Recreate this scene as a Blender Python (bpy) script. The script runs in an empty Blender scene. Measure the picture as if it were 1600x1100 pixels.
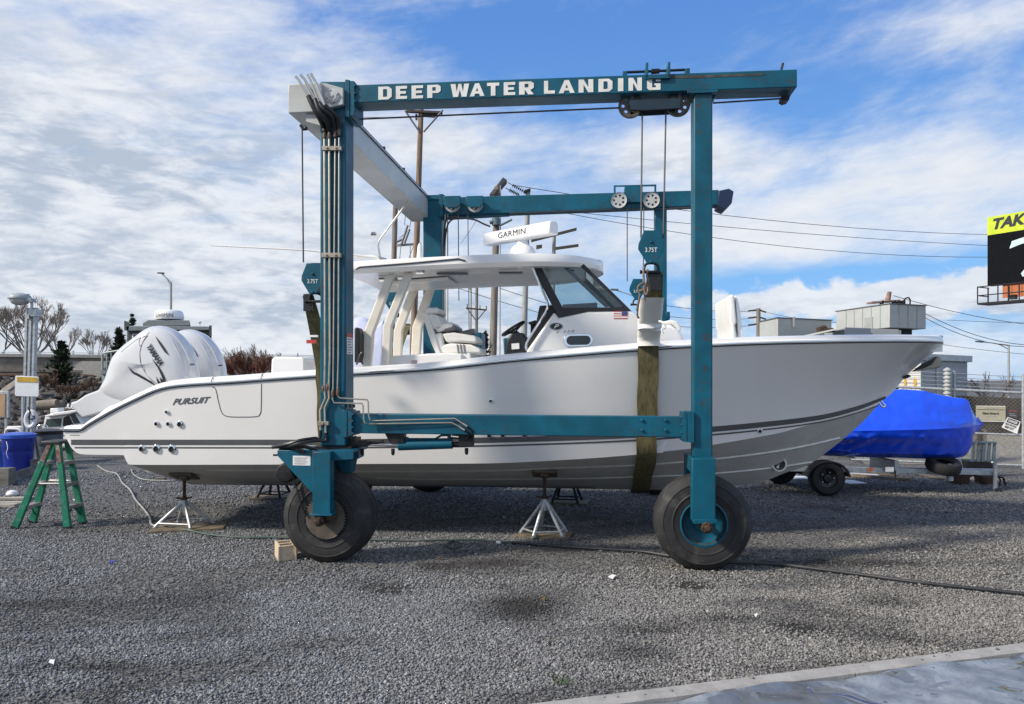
import bpy, bmesh, math, random
import numpy as np
from mathutils import Vector, Matrix
from mathutils.bvhtree import BVHTree
from mathutils import noise as mnoise

random.seed(7); rng = np.random.default_rng(7)
SC = bpy.context.scene
COL = SC.collection
rad = math.radians

# ------------------------------------------------------------------ camera, sky, sun, exposure
CAM_H = 1.92
HZ = 592.0                         # pixel row of the horizon in the photograph (the lens is shifted up)
FPX = 1200.0                      # focal length in pixels of the 1600 px wide photograph
cam_d = bpy.data.cameras.new('camera'); cam = bpy.data.objects.new('camera', cam_d); COL.objects.link(cam)
cam.location = (0, 0, CAM_H); cam.rotation_euler = (rad(90), 0, 0)
cam_d.sensor_width = 36; cam_d.lens = 27; cam_d.shift_y = (HZ-550)/1600; cam_d.clip_start = 0.05; cam_d.clip_end = 3000
SC.camera = cam

SUN_EL = rad(36); SUN_AZ = math.atan2(-0.925, -0.38)          # from the left, a little from the camera's side
sun_dir = Vector((math.sin(SUN_AZ)*math.cos(SUN_EL), math.cos(SUN_AZ)*math.cos(SUN_EL), math.sin(SUN_EL)))
sun_d = bpy.data.lights.new('sun', 'SUN'); sun = bpy.data.objects.new('sun', sun_d); COL.objects.link(sun)
sun_d.energy = 3.7; sun_d.angle = rad(6.0); sun_d.color = (1.0, 0.91, 0.78)
sun.location = sun_dir*60; sun.rotation_euler = sun_dir.to_track_quat('Z', 'Y').to_euler()

SC.view_settings.view_transform = 'Standard'; SC.view_settings.look = 'None'
SC.view_settings.exposure = 0.42; SC.view_settings.gamma = 1.0; SC.view_settings.use_curve_mapping = False
SC.cycles.max_bounces = 8; SC.cycles.transparent_max_bounces = 12
SC.cycles.use_denoising = True

world = bpy.data.worlds.new('World'); SC.world = world; world.use_nodes = True
class NT:
    """small helper to write shader maths"""
    def __init__(s, tree): s.t = tree; s.n = tree.nodes; s.l = tree.links
    def node(s, typ, **kw):
        n = s.n.new(typ)
        for k, v in kw.items(): setattr(n, k, v)
        return n
    def put(s, sock, v):
        if hasattr(v, 'is_output'): s.l.new(v, sock)
        else: sock.default_value = v
    def m(s, op, a, b=None, c=None, clamp=False):
        n = s.n.new('ShaderNodeMath'); n.operation = op; n.use_clamp = clamp
        for i, v in enumerate((a, b, c)):
            if v is not None: s.put(n.inputs[i], v)
        return n.outputs[0]
    def mix(s, f, a, b):
        n = s.n.new('ShaderNodeMix'); n.data_type = 'RGBA'
        s.put(n.inputs[0], f)
        for i, v in ((6, a), (7, b)):
            s.put(n.inputs[i], v if hasattr(v, 'is_output') else (*v, 1))
        return n.outputs[2]
    def noise(s, vec, scale, detail=4, rough=.5, dist=0.0, dim='3D'):
        n = s.n.new('ShaderNodeTexNoise'); n.noise_dimensions = dim
        if vec is not None: s.l.new(vec, n.inputs['Vector'])
        n.inputs['Scale'].default_value = scale; n.inputs['Detail'].default_value = detail
        n.inputs['Roughness'].default_value = rough; n.inputs['Distortion'].default_value = dist
        return n.outputs['Fac']
    def ss(s, v, lo, hi):
        n = s.n.new('ShaderNodeMapRange'); n.interpolation_type = 'SMOOTHSTEP'
        s.put(n.inputs[0], v); n.inputs[1].default_value = lo; n.inputs[2].default_value = hi
        return n.outputs[0]
    def comb(s, x, y, z):
        n = s.n.new('ShaderNodeCombineXYZ')
        for i, v in enumerate((x, y, z)): s.put(n.inputs[i], v)
        return n.outputs[0]

def build_world():
    t = world.node_tree; t.nodes.clear(); N = NT(t)
    out = N.node('ShaderNodeOutputWorld'); bg = N.node('ShaderNodeBackground')
    bg.inputs['Strength'].default_value = 0.1
    N.l.new(bg.outputs[0], out.inputs[0])
    sky = N.node('ShaderNodeTexSky'); sky.sky_type = 'NISHITA'; sky.sun_disc = False
    sky.sun_elevation = SUN_EL; sky.sun_rotation = SUN_AZ; sky.air_density = 1.0; sky.dust_density = 0.3; sky.ozone_density = 3.0
    tc = N.node('ShaderNodeTexCoord'); sep = N.node('ShaderNodeSeparateXYZ'); N.l.new(tc.outputs['Generated'], sep.inputs[0])
    x, y, z = sep.outputs
    az = N.m('ARCTAN2', x, y); el = N.m('ARCSINE', z)
    # soft broken cloud: a coverage field over the sky, broken up by noise
    def blob(a0, e0, sa, se, amp):
        a = N.m('DIVIDE', N.m('SUBTRACT', az, a0), sa); e = N.m('DIVIDE', N.m('SUBTRACT', el, e0), se)
        r = N.m('ADD', N.m('MULTIPLY', a, a), N.m('MULTIPLY', e, e))
        return N.m('MULTIPLY', N.m('EXPONENT', N.m('MULTIPLY', r, -1.0)), amp)
    def total(bl):
        o = None
        for b in bl:
            v = blob(*b); o = v if o is None else N.m('ADD', o, v)
        return o
    e2 = N.m('MULTIPLY', el, 2.0)
    tilt = N.m('ADD', e2, N.m('MULTIPLY', az, -.25))
    n1 = N.noise(N.comb(az, tilt, 0.0), 6.5, 10, 0.62, 0.25)                    # lumps
    n2 = N.noise(N.comb(az, N.m('MULTIPLY', tilt, 2.0), 4.0), 9.0, 9, 0.6, 0.7)   # streaks
    n3 = N.noise(N.comb(az, N.m('MULTIPLY', el, 1.5), 8.7), 16.0, 8, 0.55, 0.2)
    n4 = N.noise(N.comb(az, N.m('MULTIPLY', el, 3.2), 2.2), 4.2, 9, 0.58, 0.35)   # grey bands of the deck
    cov = total([(-0.62, 0.20, 0.40, 0.24, 1.08), (-0.50, 0.44, 0.24, 0.09, 0.46), (-0.15, 0.11, 0.26, 0.12, 0.75), (-0.22, 0.37, 0.12, 0.05, 0.34),
                 (0.50, 0.225, 0.36, 0.075, 0.80), (0.27, 0.165, 0.25, 0.045, 0.6), (0.20, 0.285, 0.11, 0.036, 0.85), (-0.10, 0.30, 0.14, 0.045, 0.62),
                 (0.57, 0.375, 0.17, 0.03, 0.60), (-0.07, 0.477, 0.13, 0.028, 0.55), (0.36, 0.49, 0.09, 0.022, 0.5), (0.40, 0.116, 0.17, 0.017, -0.85), (0.62, 0.14, 0.10, 0.015, -0.35),
                 (0.04, 0.43, 0.30, 0.05, -0.25), (-0.50, 0.395, 0.09, 0.02, -0.40), (0.0, 0.02, 1.5, 0.055, 0.75), (2.6, 0.4, 1.3, 0.7, 0.8), (-2.4, 0.4, 1.4, 0.7, 0.9), (0.0, 1.3, 4.0, 0.5, 0.55)])
    brk = N.m('ADD', N.m('MULTIPLY', N.m('SUBTRACT', n1, 0.5), 1.35), N.m('ADD', N.m('MULTIPLY', N.m('SUBTRACT', n2, 0.5), 0.6), N.m('MULTIPLY', N.m('SUBTRACT', N.noise(N.comb(az, N.m('MULTIPLY', tilt, 1.5), 1.7), 24.0, 7, 0.6, 0.4), 0.5), 0.40)))
    field = N.m('ADD', cov, brk)
    dens = N.ss(field, 0.0, 1.22)
    hc = N.m('ADD', N.m('SUBTRACT', n3, 0.5), N.m('MULTIPLY', N.m('SUBTRACT', total([(0.30, 0.098, 0.10, 0.020, 0.42), (0.50, 0.092, 0.16, 0.034, 0.46), (0.585, 0.155, 0.035, 0.012, 0.45), (0.62, 0.11, 0.10, 0.03, 0.3), (-0.2, 0.06, 0.5, 0.02, 0.2)]), 0.22), 1.0))
    heap = N.ss(hc, -0.02, 0.13)
    dens2 = N.m('MAXIMUM', dens, N.m('MULTIPLY', heap, 0.92))
    # shading: grey undersides where the deck is thick, bright rims
    leftm = total([(-0.50, 0.22, 0.45, 0.14, 1.0), (-0.2, 0.08, 0.5, 0.05, 0.8), (0.2, 0.262, 0.10, 0.02, 0.6), (0.50, 0.072, 0.25, 0.02, 0.75), (0.57, 0.36, 0.17, 0.02, 0.5), (0.5, 0.05, 0.5, 0.03, .5)])
    n5 = N.noise(N.comb(N.m('MULTIPLY', az, 1.0), N.m('MULTIPLY', el, 3.6), 5.9), 11.0, 8, 0.6, 0.5)
    n6 = N.noise(N.comb(az, N.m('MULTIPLY', el, 3.0), 3.3), 26.0, 6, 0.6, 0.4)
    gn = N.m('ADD', N.m('ADD', N.m('MULTIPLY', n4, 0.28), N.m('MULTIPLY', n5, 0.44)), N.m('MULTIPLY', n6, 0.28))
    grey = N.m('MULTIPLY', N.ss(gn, 0.41, 0.60), N.m('ADD', 0.15, N.m('MULTIPLY', leftm, 0.85)))
    white = (6.5, 6.7, 7.0); dull = (3.4, 3.95, 4.75)
    ccol = N.mix(N.m('MINIMUM', grey, 0.9), white, dull)
    blue = N.mix(N.ss(el, 0.05, 0.50), (1.35, 3.6, 7.2), (.78, 2.2, 5.9))
    skyc = N.mix(0.75, sky.outputs[0], blue)
    col = N.mix(N.m('MINIMUM', dens2, 0.94), skyc, ccol)
    low = N.ss(z, -0.06, -0.01)
    N.l.new(N.mix(low, (1.6, 1.65, 1.7), col), bg.inputs['Color'])
build_world()

# ------------------------------------------------------------------ geometry of the view: the yard frame is turned 5.8 degrees
D0 = 7.92; TH = rad(5.8); CT, ST = math.cos(TH), math.sin(TH)
def L2W(x, y, z): return Vector((x*CT + y*ST, D0 - x*ST + y*CT, z))
def PL(px, py, yl):                     # where the view line of a photo pixel meets the yard plane y = yl: (x, z) in the yard frame
    u, v = (px-800)/FPX, (py-HZ)/FPX
    Y = (yl + D0*CT)/(u*ST + CT)
    return (u*Y*CT - (Y-D0)*ST, CAM_H - v*Y)
def PW(px, py, yl):
    x, z = PL(px, py, yl); return L2W(x, yl, z)
def P(px, py, Y): return Vector(((px-800)/FPX*Y, Y, CAM_H-(py-HZ)/FPX*Y))
def G(px, py, z=0.0):
    Y = (CAM_H-z)*FPX/(py-HZ); return Vector(((px-800)/FPX*Y, Y, z))

# ------------------------------------------------------------------ materials
MATS = {}
def mat(name, col, rough=.5, metal=0.0, var=.12, scale=6., bump=0.0, bscale=60., coat=0.0, dirt=None, dirt_amt=0.0, dirt_scale=3., spec=.5, chips=None, chip_amt=.0, chip_scale=14., stretch=(1, 1, 1), trans=0.0, alpha=1.0):
    if name in MATS: return MATS[name]
    m = bpy.data.materials.new(name); m.use_nodes = True; N = NT(m.node_tree); b = N.n['Principled BSDF']
    tc = N.node('ShaderNodeTexCoord'); mp = N.node('ShaderNodeMapping'); N.l.new(tc.outputs['Object'], mp.inputs[0]); mp.inputs['Scale'].default_value = stretch
    v = mp.outputs[0]
    f = N.noise(v, scale, 6, .6)
    lo = tuple(c*(1-var) for c in col); hi = tuple(min(1, c*(1+var)) for c in col)
    c = N.mix(N.ss(f, .3, .7), lo, hi)
    if dirt:
        d = N.noise(v, dirt_scale, 8, .65)
        c = N.mix(N.m('MULTIPLY', N.ss(d, .5, .72), dirt_amt), c, dirt)
    if chips:
        d = N.noise(v, chip_scale, 9, .7, .6); d2 = N.noise(v, 1.6, 3, .5)
        c = N.mix(N.m('MULTIPLY', N.m('MULTIPLY', N.ss(d, .565, .63), N.ss(d2, .44, .58)), chip_amt), c, chips)
    N.put(b.inputs['Base Color'], c)
    r = N.m('ADD', rough-.06, N.m('MULTIPLY', N.noise(v, scale*2.3, 4), .12), clamp=True); N.put(b.inputs['Roughness'], r)
    b.inputs['Metallic'].default_value = metal; b.inputs['Coat Weight'].default_value = coat; b.inputs['Coat Roughness'].default_value = .08
    b.inputs['Specular IOR Level'].default_value = spec; b.inputs['Transmission Weight'].default_value = trans; b.inputs['Alpha'].default_value = alpha
    if bump:
        bp = N.node('ShaderNodeBump'); bp.inputs['Strength'].default_value = bump; bp.inputs['Distance'].default_value = .01
        N.l.new(N.noise(v, bscale, 6, .6), bp.inputs['Height']); N.l.new(bp.outputs[0], b.inputs['Normal'])
    MATS[name] = m; return m

TEAL = mat('teal_paint', (.0, .080, .132), .46, chips=(.055, .032, .02), chip_amt=.85, var=.22, scale=3, dirt=(.03, .06, .07), dirt_amt=.35, dirt_scale=5, bump=.05, bscale=30, spec=.35)
GREYP = mat('pale_grey_paint', (.46, .48, .47), .42, var=.08, scale=2, dirt=(.28, .27, .24), dirt_amt=.4, bump=.03)
WHITEP = mat('sign_white', (.70, .70, .67), .5, var=.08, scale=9, dirt=(.5, .3, .28), dirt_amt=.25, dirt_scale=14)
GEL = mat('white_gelcoat', (.77, .76, .74), .11, var=.02, scale=1.5, coat=.5)
GELC = mat('cap_gelcoat', (.84, .835, .82), .22, var=.02, scale=2, coat=.3)
CREAM = mat('cream_tube', (.70, .66, .58), .3, var=.04, coat=.3)
ANTIF = mat('bottom_paint', (.50, .495, .475), .6, var=.10, scale=5, dirt=(.22, .21, .20), dirt_amt=.35, dirt_scale=2.5, bump=.15, bscale=25)
STRAKE = mat('strake_edge', (.66, .66, .62), .5, var=.1, scale=8)
CHAR = mat('charcoal_stripe', (.085, .09, .095), .3, var=.06, coat=.3)
BLACK = mat('black_plastic', (.012, .012, .014), .4, var=.3)
RUBBER = mat('tyre_rubber', (.016, .0165, .018), .74, var=.3, scale=7, dirt=(.10, .096, .088), dirt_amt=.45, dirt_scale=6, bump=.25, bscale=45)
STEEL = mat('bright_steel', (.62, .60, .55), .25, metal=1., var=.12)
PIPE = mat('zinc_pipe', (.50, .46, .38), .36, metal=.85, var=.2, scale=9, dirt=(.12, .06, .03), dirt_amt=.4, dirt_scale=9)
RUST = mat('rusty_steel', (.06, .034, .022), .75, metal=.3, var=.45, scale=14, bump=.3)
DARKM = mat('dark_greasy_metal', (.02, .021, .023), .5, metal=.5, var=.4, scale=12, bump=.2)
SPROCK = mat('sprocket_plate', (.10, .083, .066), .62, metal=.25, var=.25, scale=8, dirt=(.05, .04, .03), dirt_amt=.6, dirt_scale=6)
GALV = mat('galvanised', (.44, .46, .47), .45, metal=.55, var=.2, scale=14)
OLIVE = mat('olive_webbing', (.115, .102, .046), .85, var=.35, scale=4, bump=.4, bscale=120, dirt=(.05, .035, .02), dirt_amt=.45, stretch=(6, 6, .8))
SLEEVE = mat('white_sleeve', (.88, .86, .80), .7, var=.08, scale=6, bump=.35, bscale=12, dirt=(.55, .50, .42), dirt_amt=.35)
WRAPT = mat('white_tape', (.80, .80, .79), .25, var=.04, bump=.3, bscale=30, coat=.4)
ROPE = mat('brown_rope', (.20, .155, .115), .9, var=.35, scale=40, bump=.5, bscale=150)
VINYL = mat('seat_vinyl', (.78, .765, .72), .45, var=.05, scale=5, bump=.05, bscale=120)
VINYLG = mat('grey_vinyl', (.16, .16, .17), .5, var=.15)
CHROME = mat('chrome', (.8, .8, .8), .08, metal=1., var=.03)
WOOD = mat('weathered_wood', (.15, .125, .095), .85, var=.4, scale=5, bump=.4, bscale=50, stretch=(1, 1, 6))
PLY = mat('plywood_pad', (.155, .125, .085), .85, var=.4, scale=7, bump=.3, dirt=(.05, .04, .03), dirt_amt=.6)
BLOCK = mat('concrete_block', (.52, .43, .31), .9, var=.12, scale=18, bump=.5, bscale=140)
CONC = mat('kerb_concrete', (.32, .308, .29), .85, var=.14, scale=9, bump=.35, bscale=60, dirt=(.2, .19, .17), dirt_amt=.5)
GREEN = mat('ladder_green', (.0, .155, .085), .5, var=.25, scale=8, dirt=(.22, .30, .26), dirt_amt=.35, dirt_scale=12)
LADAL = mat('ladder_step', (.30, .30, .29), .5, metal=.5, var=.25, dirt=(.16, .12, .08), dirt_amt=.5)
HOSEM = mat('dull_green_hose', (.055, .085, .072), .6, var=.25, scale=4, dirt=(.2, .2, .19), dirt_amt=.5, dirt_scale=1.2)
HOSEB = mat('black_hose', (.022, .024, .026), .55, var=.3)
DECALK = mat('dark_decal', (.03, .032, .036), .3, var=.05)
DECALS = mat('silver_decal', (.42, .43, .45), .25, metal=.4, var=.05)
RED = mat('red_print', (.45, .05, .04), .5)
PAPER = mat('white_label', (.72, .72, .71), .55, var=.06, scale=30)
GLASSD = mat('dark_glass', (.012, .014, .016), .05, var=.05, spec=.7)

def glass_mat():
    m = bpy.data.materials.new('tinted_glass'); m.use_nodes = True; N = NT(m.node_tree); o = N.n['Material Output']; N.n.remove(N.n['Principled BSDF'])
    tr = N.node('ShaderNodeBsdfTransparent'); tr.inputs[0].default_value = (.83, .88, .88, 1)
    gl = N.node('ShaderNodeBsdfGlossy'); gl.inputs['Roughness'].default_value = .02
    fr = N.node('ShaderNodeFresnel'); fr.inputs[0].default_value = 1.45
    mx = N.node('ShaderNodeMixShader'); N.l.new(fr.outputs[0], mx.inputs[0]); N.l.new(tr.outputs[0], mx.inputs[1]); N.l.new(gl.outputs[0], mx.inputs[2])
    N.l.new(mx.outputs[0], o.inputs[0]); return m
GLASS = glass_mat()

# ------------------------------------------------------------------ mesh helpers
SKEW = [0.0]
class MB:
    def __init__(s): s.v = []; s.f = []; s.mi = []; s.cur = 0
    def add(s, vs, fs):
        o = len(s.v); s.v += [Vector(p) for p in vs]
        for f in fs: s.f.append([o+i for i in f]); s.mi.append(s.cur)
        return s
    def use(s, i): s.cur = i; return s
    def prism(s, A, B):
        n = len(A); fs = [list(range(n))[::-1], [n+i for i in range(n)]]
        for i in range(n): j = (i+1) % n; fs.append([i, j, n+j, n+i])
        return s.add(list(A)+list(B), fs)
    def box(s, x0, x1, y0, y1, z0, z1, T=None):
        T = T or (lambda a, b, c: Vector((a, b, c)))
        A = [T(x0, y0, z0), T(x1, y0, z0), T(x1, y0, z1), T(x0, y0, z1)]
        B = [T(x0, y1, z0), T(x1, y1, z0), T(x1, y1, z1), T(x0, y1, z1)]
        return s.prism(A, B)
    def slab(s, pts, y0, y1, at=None):       # outline given as photo pixels on the yard plane y=at (default y0), extruded from y0 to y1
        q = [PL(a, b, y0 if at is None else at) for a, b in pts]
        return s.prism([L2W(x, y0, z) for x, z in q], [L2W(x, y1, z) for x, z in q])
    def wslab(s, pts, Y, depth, sx=None):     # same for far things that face the camera; sx: sideways lean of the depth direction
        q = [P(a, b, Y) for a, b in pts]; sx = SKEW[0] if sx is None else sx
        return s.prism(q, [p+Vector((sx*depth, depth, 0)) for p in q])
    def tube(s, pts, r, n=8, caps=True, closed=False):
        pts = [Vector(p) for p in pts]; k = len(pts)
        rs = r if isinstance(r, (list, tuple)) else [r]*k
        up = None; rings = []
        for i, p in enumerate(pts):
            if closed: t = pts[(i+1) % k]-pts[i-1]
            else: t = pts[min(i+1, k-1)]-pts[max(i-1, 0)]
            if t.length < 1e-9: t = Vector((0, 0, 1))
            t.normalize()
            if up is None:
                up = Vector((0, 0, 1)) if abs(t.z) < .9 else Vector((1, 0, 0))
            a = t.cross(up)
            if a.length < 1e-4: a = t.cross(Vector((0, 1, 0)))
            a.normalize(); b = a.cross(t); up = b
            rings.append([p + (a*math.cos(2*math.pi*j/n) + b*math.sin(2*math.pi*j/n))*rs[i] for j in range(n)])
        fs = []
        m = k if closed else k-1
        for i in range(m):
            i2 = (i+1) % k
            for j in range(n):
                j2 = (j+1) % n; fs.append([i*n+j, i*n+j2, i2*n+j2, i2*n+j])
        if caps and not closed: fs += [list(range(n))[::-1], [(k-1)*n+j for j in range(n)]]
        return s.add([p for r_ in rings for p in r_], fs)
    def lathe(s, prof, org, axis, n=32, cap=True):   # prof: (radius, distance along the axis)
        org = Vector(org); ax = Vector(axis).normalized()
        a = ax.cross(Vector((0, 0, 1)) if abs(ax.z) < .9 else Vector((1, 0, 0))).normalized(); b = ax.cross(a)
        vs = []; fs = []; m = len(prof)
        for r, h in prof:
            for j in range(n):
                t = 2*math.pi*j/n; vs.append(org + ax*h + (a*math.cos(t)+b*math.sin(t))*r)
        for i in range(m-1):
            for j in range(n):
                j2 = (j+1) % n; fs.append([i*n+j, i*n+j2, (i+1)*n+j2, (i+1)*n+j])
        if cap:
            if prof[0][0] > 1e-5: fs.append(list(range(n))[::-1])
            if prof[-1][0] > 1e-5: fs.append([(m-1)*n+j for j in range(n)])
        return s.add(vs, fs)
    def build(s, name, material, parent=None, bevel=0.0, seg=2, smooth=32, loc=None):
        me = bpy.data.meshes.new(name)
        root = parent
        while root is not None and root.parent is not None: root = root.parent
        if root is not None: off = Vector(root.location)
        elif loc is not None: off = Vector(loc)
        else:
            xs = [p.x for p in s.v]; ys = [p.y for p in s.v]; zs = [p.z for p in s.v]
            off = Vector(((min(xs)+max(xs))/2, (min(ys)+max(ys))/2, min(zs)))
        me.from_pydata([p-off for p in s.v], [], s.f)
        for mm in (material if isinstance(material, (list, tuple)) else [material]): me.materials.append(mm)
        me.polygons.foreach_set('material_index', s.mi)
        bm = bmesh.new(); bm.from_mesh(me); bmesh.ops.remove_doubles(bm, verts=bm.verts, dist=1e-5)
        bmesh.ops.recalc_face_normals(bm, faces=bm.faces); bm.to_mesh(me); bm.free()
        
        if name.endswith('lettering'): me.shade_flat()
        else: me.shade_smooth(); me.set_sharp_from_angle(angle=rad(smooth))
        o = bpy.data.objects.new(name, me); COL.objects.link(o)
        if parent is not None: o.parent = parent
        else: o.location = off
        if bevel:
            md = o.modifiers.new('bevel', 'BEVEL'); md.width = bevel; md.segments = seg; md.limit_method = 'ANGLE'; md.angle_limit = rad(40)
        return o

def tag(o, label=None, cat=None, group=None, kind=None):
    for k, v in (('label', label), ('category', cat), ('group', group), ('kind', kind)):
        if v: o[k] = v
    return o
def thing(name, loc, label, cat, group=None):
    o = bpy.data.objects.new(name, None); COL.objects.link(o); o.location = loc; o.empty_display_size = .3
    return tag(o, label, cat, group)
def dup(root, loc, label, rotz=0.0, scale=1.0):
    r = root.copy(); COL.objects.link(r); r.location = loc; r.rotation_euler = (0, 0, rotz); r.scale = (scale,)*3; r['label'] = label
    for ch in root.children:
        c = ch.copy(); COL.objects.link(c); c.parent = r
        for g in ch.children:
            d = g.copy(); COL.objects.link(d); d.parent = c
    return r
def bolts(mb, pts, axis, r=.012, h=.012):
    for p in pts: mb.lathe([(r, 0), (r, h*.8), (r*.6, h)], p, axis, 6)
    return mb
def text_verts(body, bold=0.0, shear=0.0, spacing=1.0):
    cu = bpy.data.curves.new('t', 'FONT'); cu.body = body; cu.size = 1; cu.offset = bold; cu.shear = shear; cu.space_character = spacing; cu.resolution_u = 3
    ob = bpy.data.objects.new('t', cu); COL.objects.link(ob)
    dg = bpy.context.evaluated_depsgraph_get(); me = bpy.data.meshes.new_from_object(ob.evaluated_get(dg))
    vs = [v.co.copy() for v in me.vertices]; fs = [list(p.vertices) for p in me.polygons]
    bpy.data.objects.remove(ob); bpy.data.meshes.remove(me); bpy.data.curves.remove(cu)
    x0 = min(v.x for v in vs); x1 = max(v.x for v in vs); y0 = min(v.y for v in vs); y1 = max(v.y for v in vs)
    return [((v.x-x0)/(x1-x0), (v.y-y0)/(y1-y0)) for v in vs], fs
def lettering(mb, body, A, B, C, bold=0.0, shear=0.0, spacing=1.0, proj=None):
    """flat letters: A bottom left, B bottom right, C top left"""
    A, B, C = Vector(A), Vector(B), Vector(C)
    st, fs = text_verts(body, bold, shear, spacing)
    vs = [A + (B-A)*s_ + (C-A)*t_ for s_, t_ in st]
    if proj: vs = [proj(p) for p in vs]
    return mb.add(vs, fs)
def poly_letter(ch):
    R = lambda a, b, c, d: [(a, b), (c, b), (c, d), (a, d)]
    def ring(o, i, closed=True): n = len(o); return [[o[k], o[(k+1) % n], i[(k+1) % n], i[k]] for k in range(n if closed else n-1)]
    bowl = ring([(.38, .36), (.8, .36), (1, .5), (1, .86), (.8, 1), (.38, 1)], [(.38, .54), (.6, .54), (.64, .58), (.64, .78), (.6, .82), (.38, .82)], False)
    mir = lambda q: [(1-x, y) for x, y in q]
    a1 = [(0, 0), (.3, 0), (.5, .68), (.5, 1), (.36, 1)]; w1 = [(0, 1), (.27, 1), (.33, .38), (.40, 0), (.14, 0)]; w2 = [(.33, .38), (.42, 1), (.5, 1), (.5, .55), (.40, 0)]
    return {'D': ring([(0, 0), (.75, 0), (1, .2), (1, .8), (.75, 1), (0, 1)], [(.36, .2), (.6, .2), (.66, .27), (.66, .73), (.6, .8), (.36, .8)]),
            'E': [R(0, 0, .38, 1), R(.38, 0, 1, .22), R(.38, .4, .9, .6), R(.38, .78, 1, 1)], 'P': [R(0, 0, .38, 1)]+bowl, 'W': [w1, w2, mir(w1), mir(w2)],
            'A': [a1, mir(a1), [(.36, .2), (.64, .2), (.58, .4), (.42, .4)]], 'T': [R(0, .76, 1, 1), R(.31, 0, .69, .76)], 'R': [R(0, 0, .38, 1)]+bowl+[[(.40, .36), (.74, .36), (1, 0), (.62, 0)]],
            'L': [R(0, 0, .38, 1), R(.38, 0, 1, .24)], 'N': [R(0, 0, .34, 1), R(.66, 0, 1, 1), [(.34, 1), (.34, .6), (.66, 0), (.66, .4)]], 'I': [R(0, 0, 1, 1)],
            'G': [[(0, .15), (.15, 0), (.38, 0), (.38, 1), (.15, 1), (0, .85)], R(.38, .8, 1, 1), R(.38, 0, 1, .2), R(.66, .2, 1, .5), R(.54, .36, .66, .5), R(.66, .66, 1, .8)]}[ch]
def smooth_path(pts, n=8):
    pts = [Vector(p) for p in pts]; out = []
    for i in range(len(pts)-1):
        p0, p1, p2, p3 = pts[max(i-1, 0)], pts[i], pts[i+1], pts[min(i+2, len(pts)-1)]
        for k in range(n):
            t = k/n; out.append(.5*((2*p1)+(p2-p0)*t+(2*p0-5*p1+4*p2-p3)*t*t+(3*p1-p0-3*p2+p3)*t**3))
    out.append(pts[-1]); return out
def sag(a, b, d, n=14):
    a, b = Vector(a), Vector(b)
    return [a.lerp(b, i/n) - Vector((0, 0, d*4*(i/n)*(1-i/n))) for i in range(n+1)]
# ------------------------------------------------------------------ the ground
# bare dark patches where the stones are thin, and two painted cast shadows, given where they lie on the ground
PATCH = [(600, 922, 45, 14, .9), (690, 884, 45, 10, .7), (820, 950, 60, 22, .85), (1250, 983, 55, 12, .9), (1080, 915, 40, 9, .8), (760, 880, 110, 12, .55), (1000, 1020, 60, 14, .5), (160, 1042, 60, 9, .6), (60, 945, 110, 13, .5), (1380, 940, 60, 12, .5),  # the left-edge entry paints the shadow of something out of view
         (1320, 880, 220, 9, .6), (880, 860, 80, 9, .5), (500, 830, 60, 10, .4), (300, 890, 80, 8, .3), (1010, 985, 70, 10, .5), (1450, 860, 120, 8, .4), (1150, 965, 45, 7, .5)]  # first entry here paints the shadow band right of the second wheel
def ground_mat():
    m = bpy.data.materials.new('gravel_ground'); m.use_nodes = True; N = NT(m.node_tree); b = N.n['Principled BSDF']
    tc = N.node('ShaderNodeTexCoord'); v = tc.outputs['Object']
    n1 = N.noise(v, 55, 5, .7); n2 = N.noise(v, .55, 6, .6); n3 = N.noise(v, 190, 3, .6)
    vo = N.node('ShaderNodeTexVoronoi'); N.l.new(v, vo.inputs['Vector']); vo.inputs['Scale'].default_value = 42
    vcol = N.node('ShaderNodeSeparateColor'); N.l.new(vo.outputs['Color'], vcol.inputs[0])
    c = N.mix(N.ss(vcol.outputs[0], .1, 1.0), (.055, .055, .056), (.235, .232, .225))
    c = N.mix(N.m('MULTIPLY', N.ss(n1, .35, .7), .4), c, (.05, .052, .056))
    c = N.mix(N.m('MULTIPLY', N.ss(n2, .52, .68), .75), c, (.026, .025, .024))
    so = N.node('ShaderNodeSeparateXYZ'); N.l.new(v, so.inputs[0]); tot = None       # damp patches of fines and the painted cast shadows
    wob = N.m('MULTIPLY', N.m('SUBTRACT', N.noise(v, 3.5, 5, .65), .5), 1.6)
    for cx, cy, sx, sy, a in PATCH:
        g = G(cx, cy); wx = sx/FPX*g.y; wy = g.y-G(cx, cy+sy).y
        ex = N.m('DIVIDE', N.m('SUBTRACT', so.outputs[0], g.x), wx); ey = N.m('DIVIDE', N.m('SUBTRACT', so.outputs[1], g.y), wy)
        r = N.m('MULTIPLY', N.m('EXPONENT', N.m('MULTIPLY', N.m('ADD', N.m('MULTIPLY', ex, ex), N.m('MULTIPLY', ey, ey)), -1.0)), a)
        tot = r if tot is None else N.m('MAXIMUM', tot, r)
    c = N.mix(N.m('MULTIPLY', N.ss(N.m('ADD', tot, N.m('MULTIPLY', wob, tot)), .15, .6), .9), c, (.030, .028, .026))
    N.put(b.inputs['Base Color'], c); b.inputs['Roughness'].default_value = .85; b.inputs['Specular IOR Level'].default_value = .25
    bp = N.node('ShaderNodeBump'); bp.inputs['Strength'].default_value = .8; bp.inputs['Distance'].default_value = .02
    h = N.m('ADD', N.m('MULTIPLY', vo.outputs['Distance'], -1.0), N.m('MULTIPLY', n3, .3)); N.l.new(h, bp.inputs['Height']); N.l.new(bp.outputs[0], b.inputs['Normal'])
    return m
gx = [-700, -60, -25, -14, -8, -4, 0, 4, 8, 14, 25, 60, 700]; gy = [-30, 0, 3, 4.5, 6, 8, 10, 12, 15, 20, 35, 80, 900]
vs = [(x, y, 0) for y in gy for x in gx]; n = len(gx)
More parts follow.
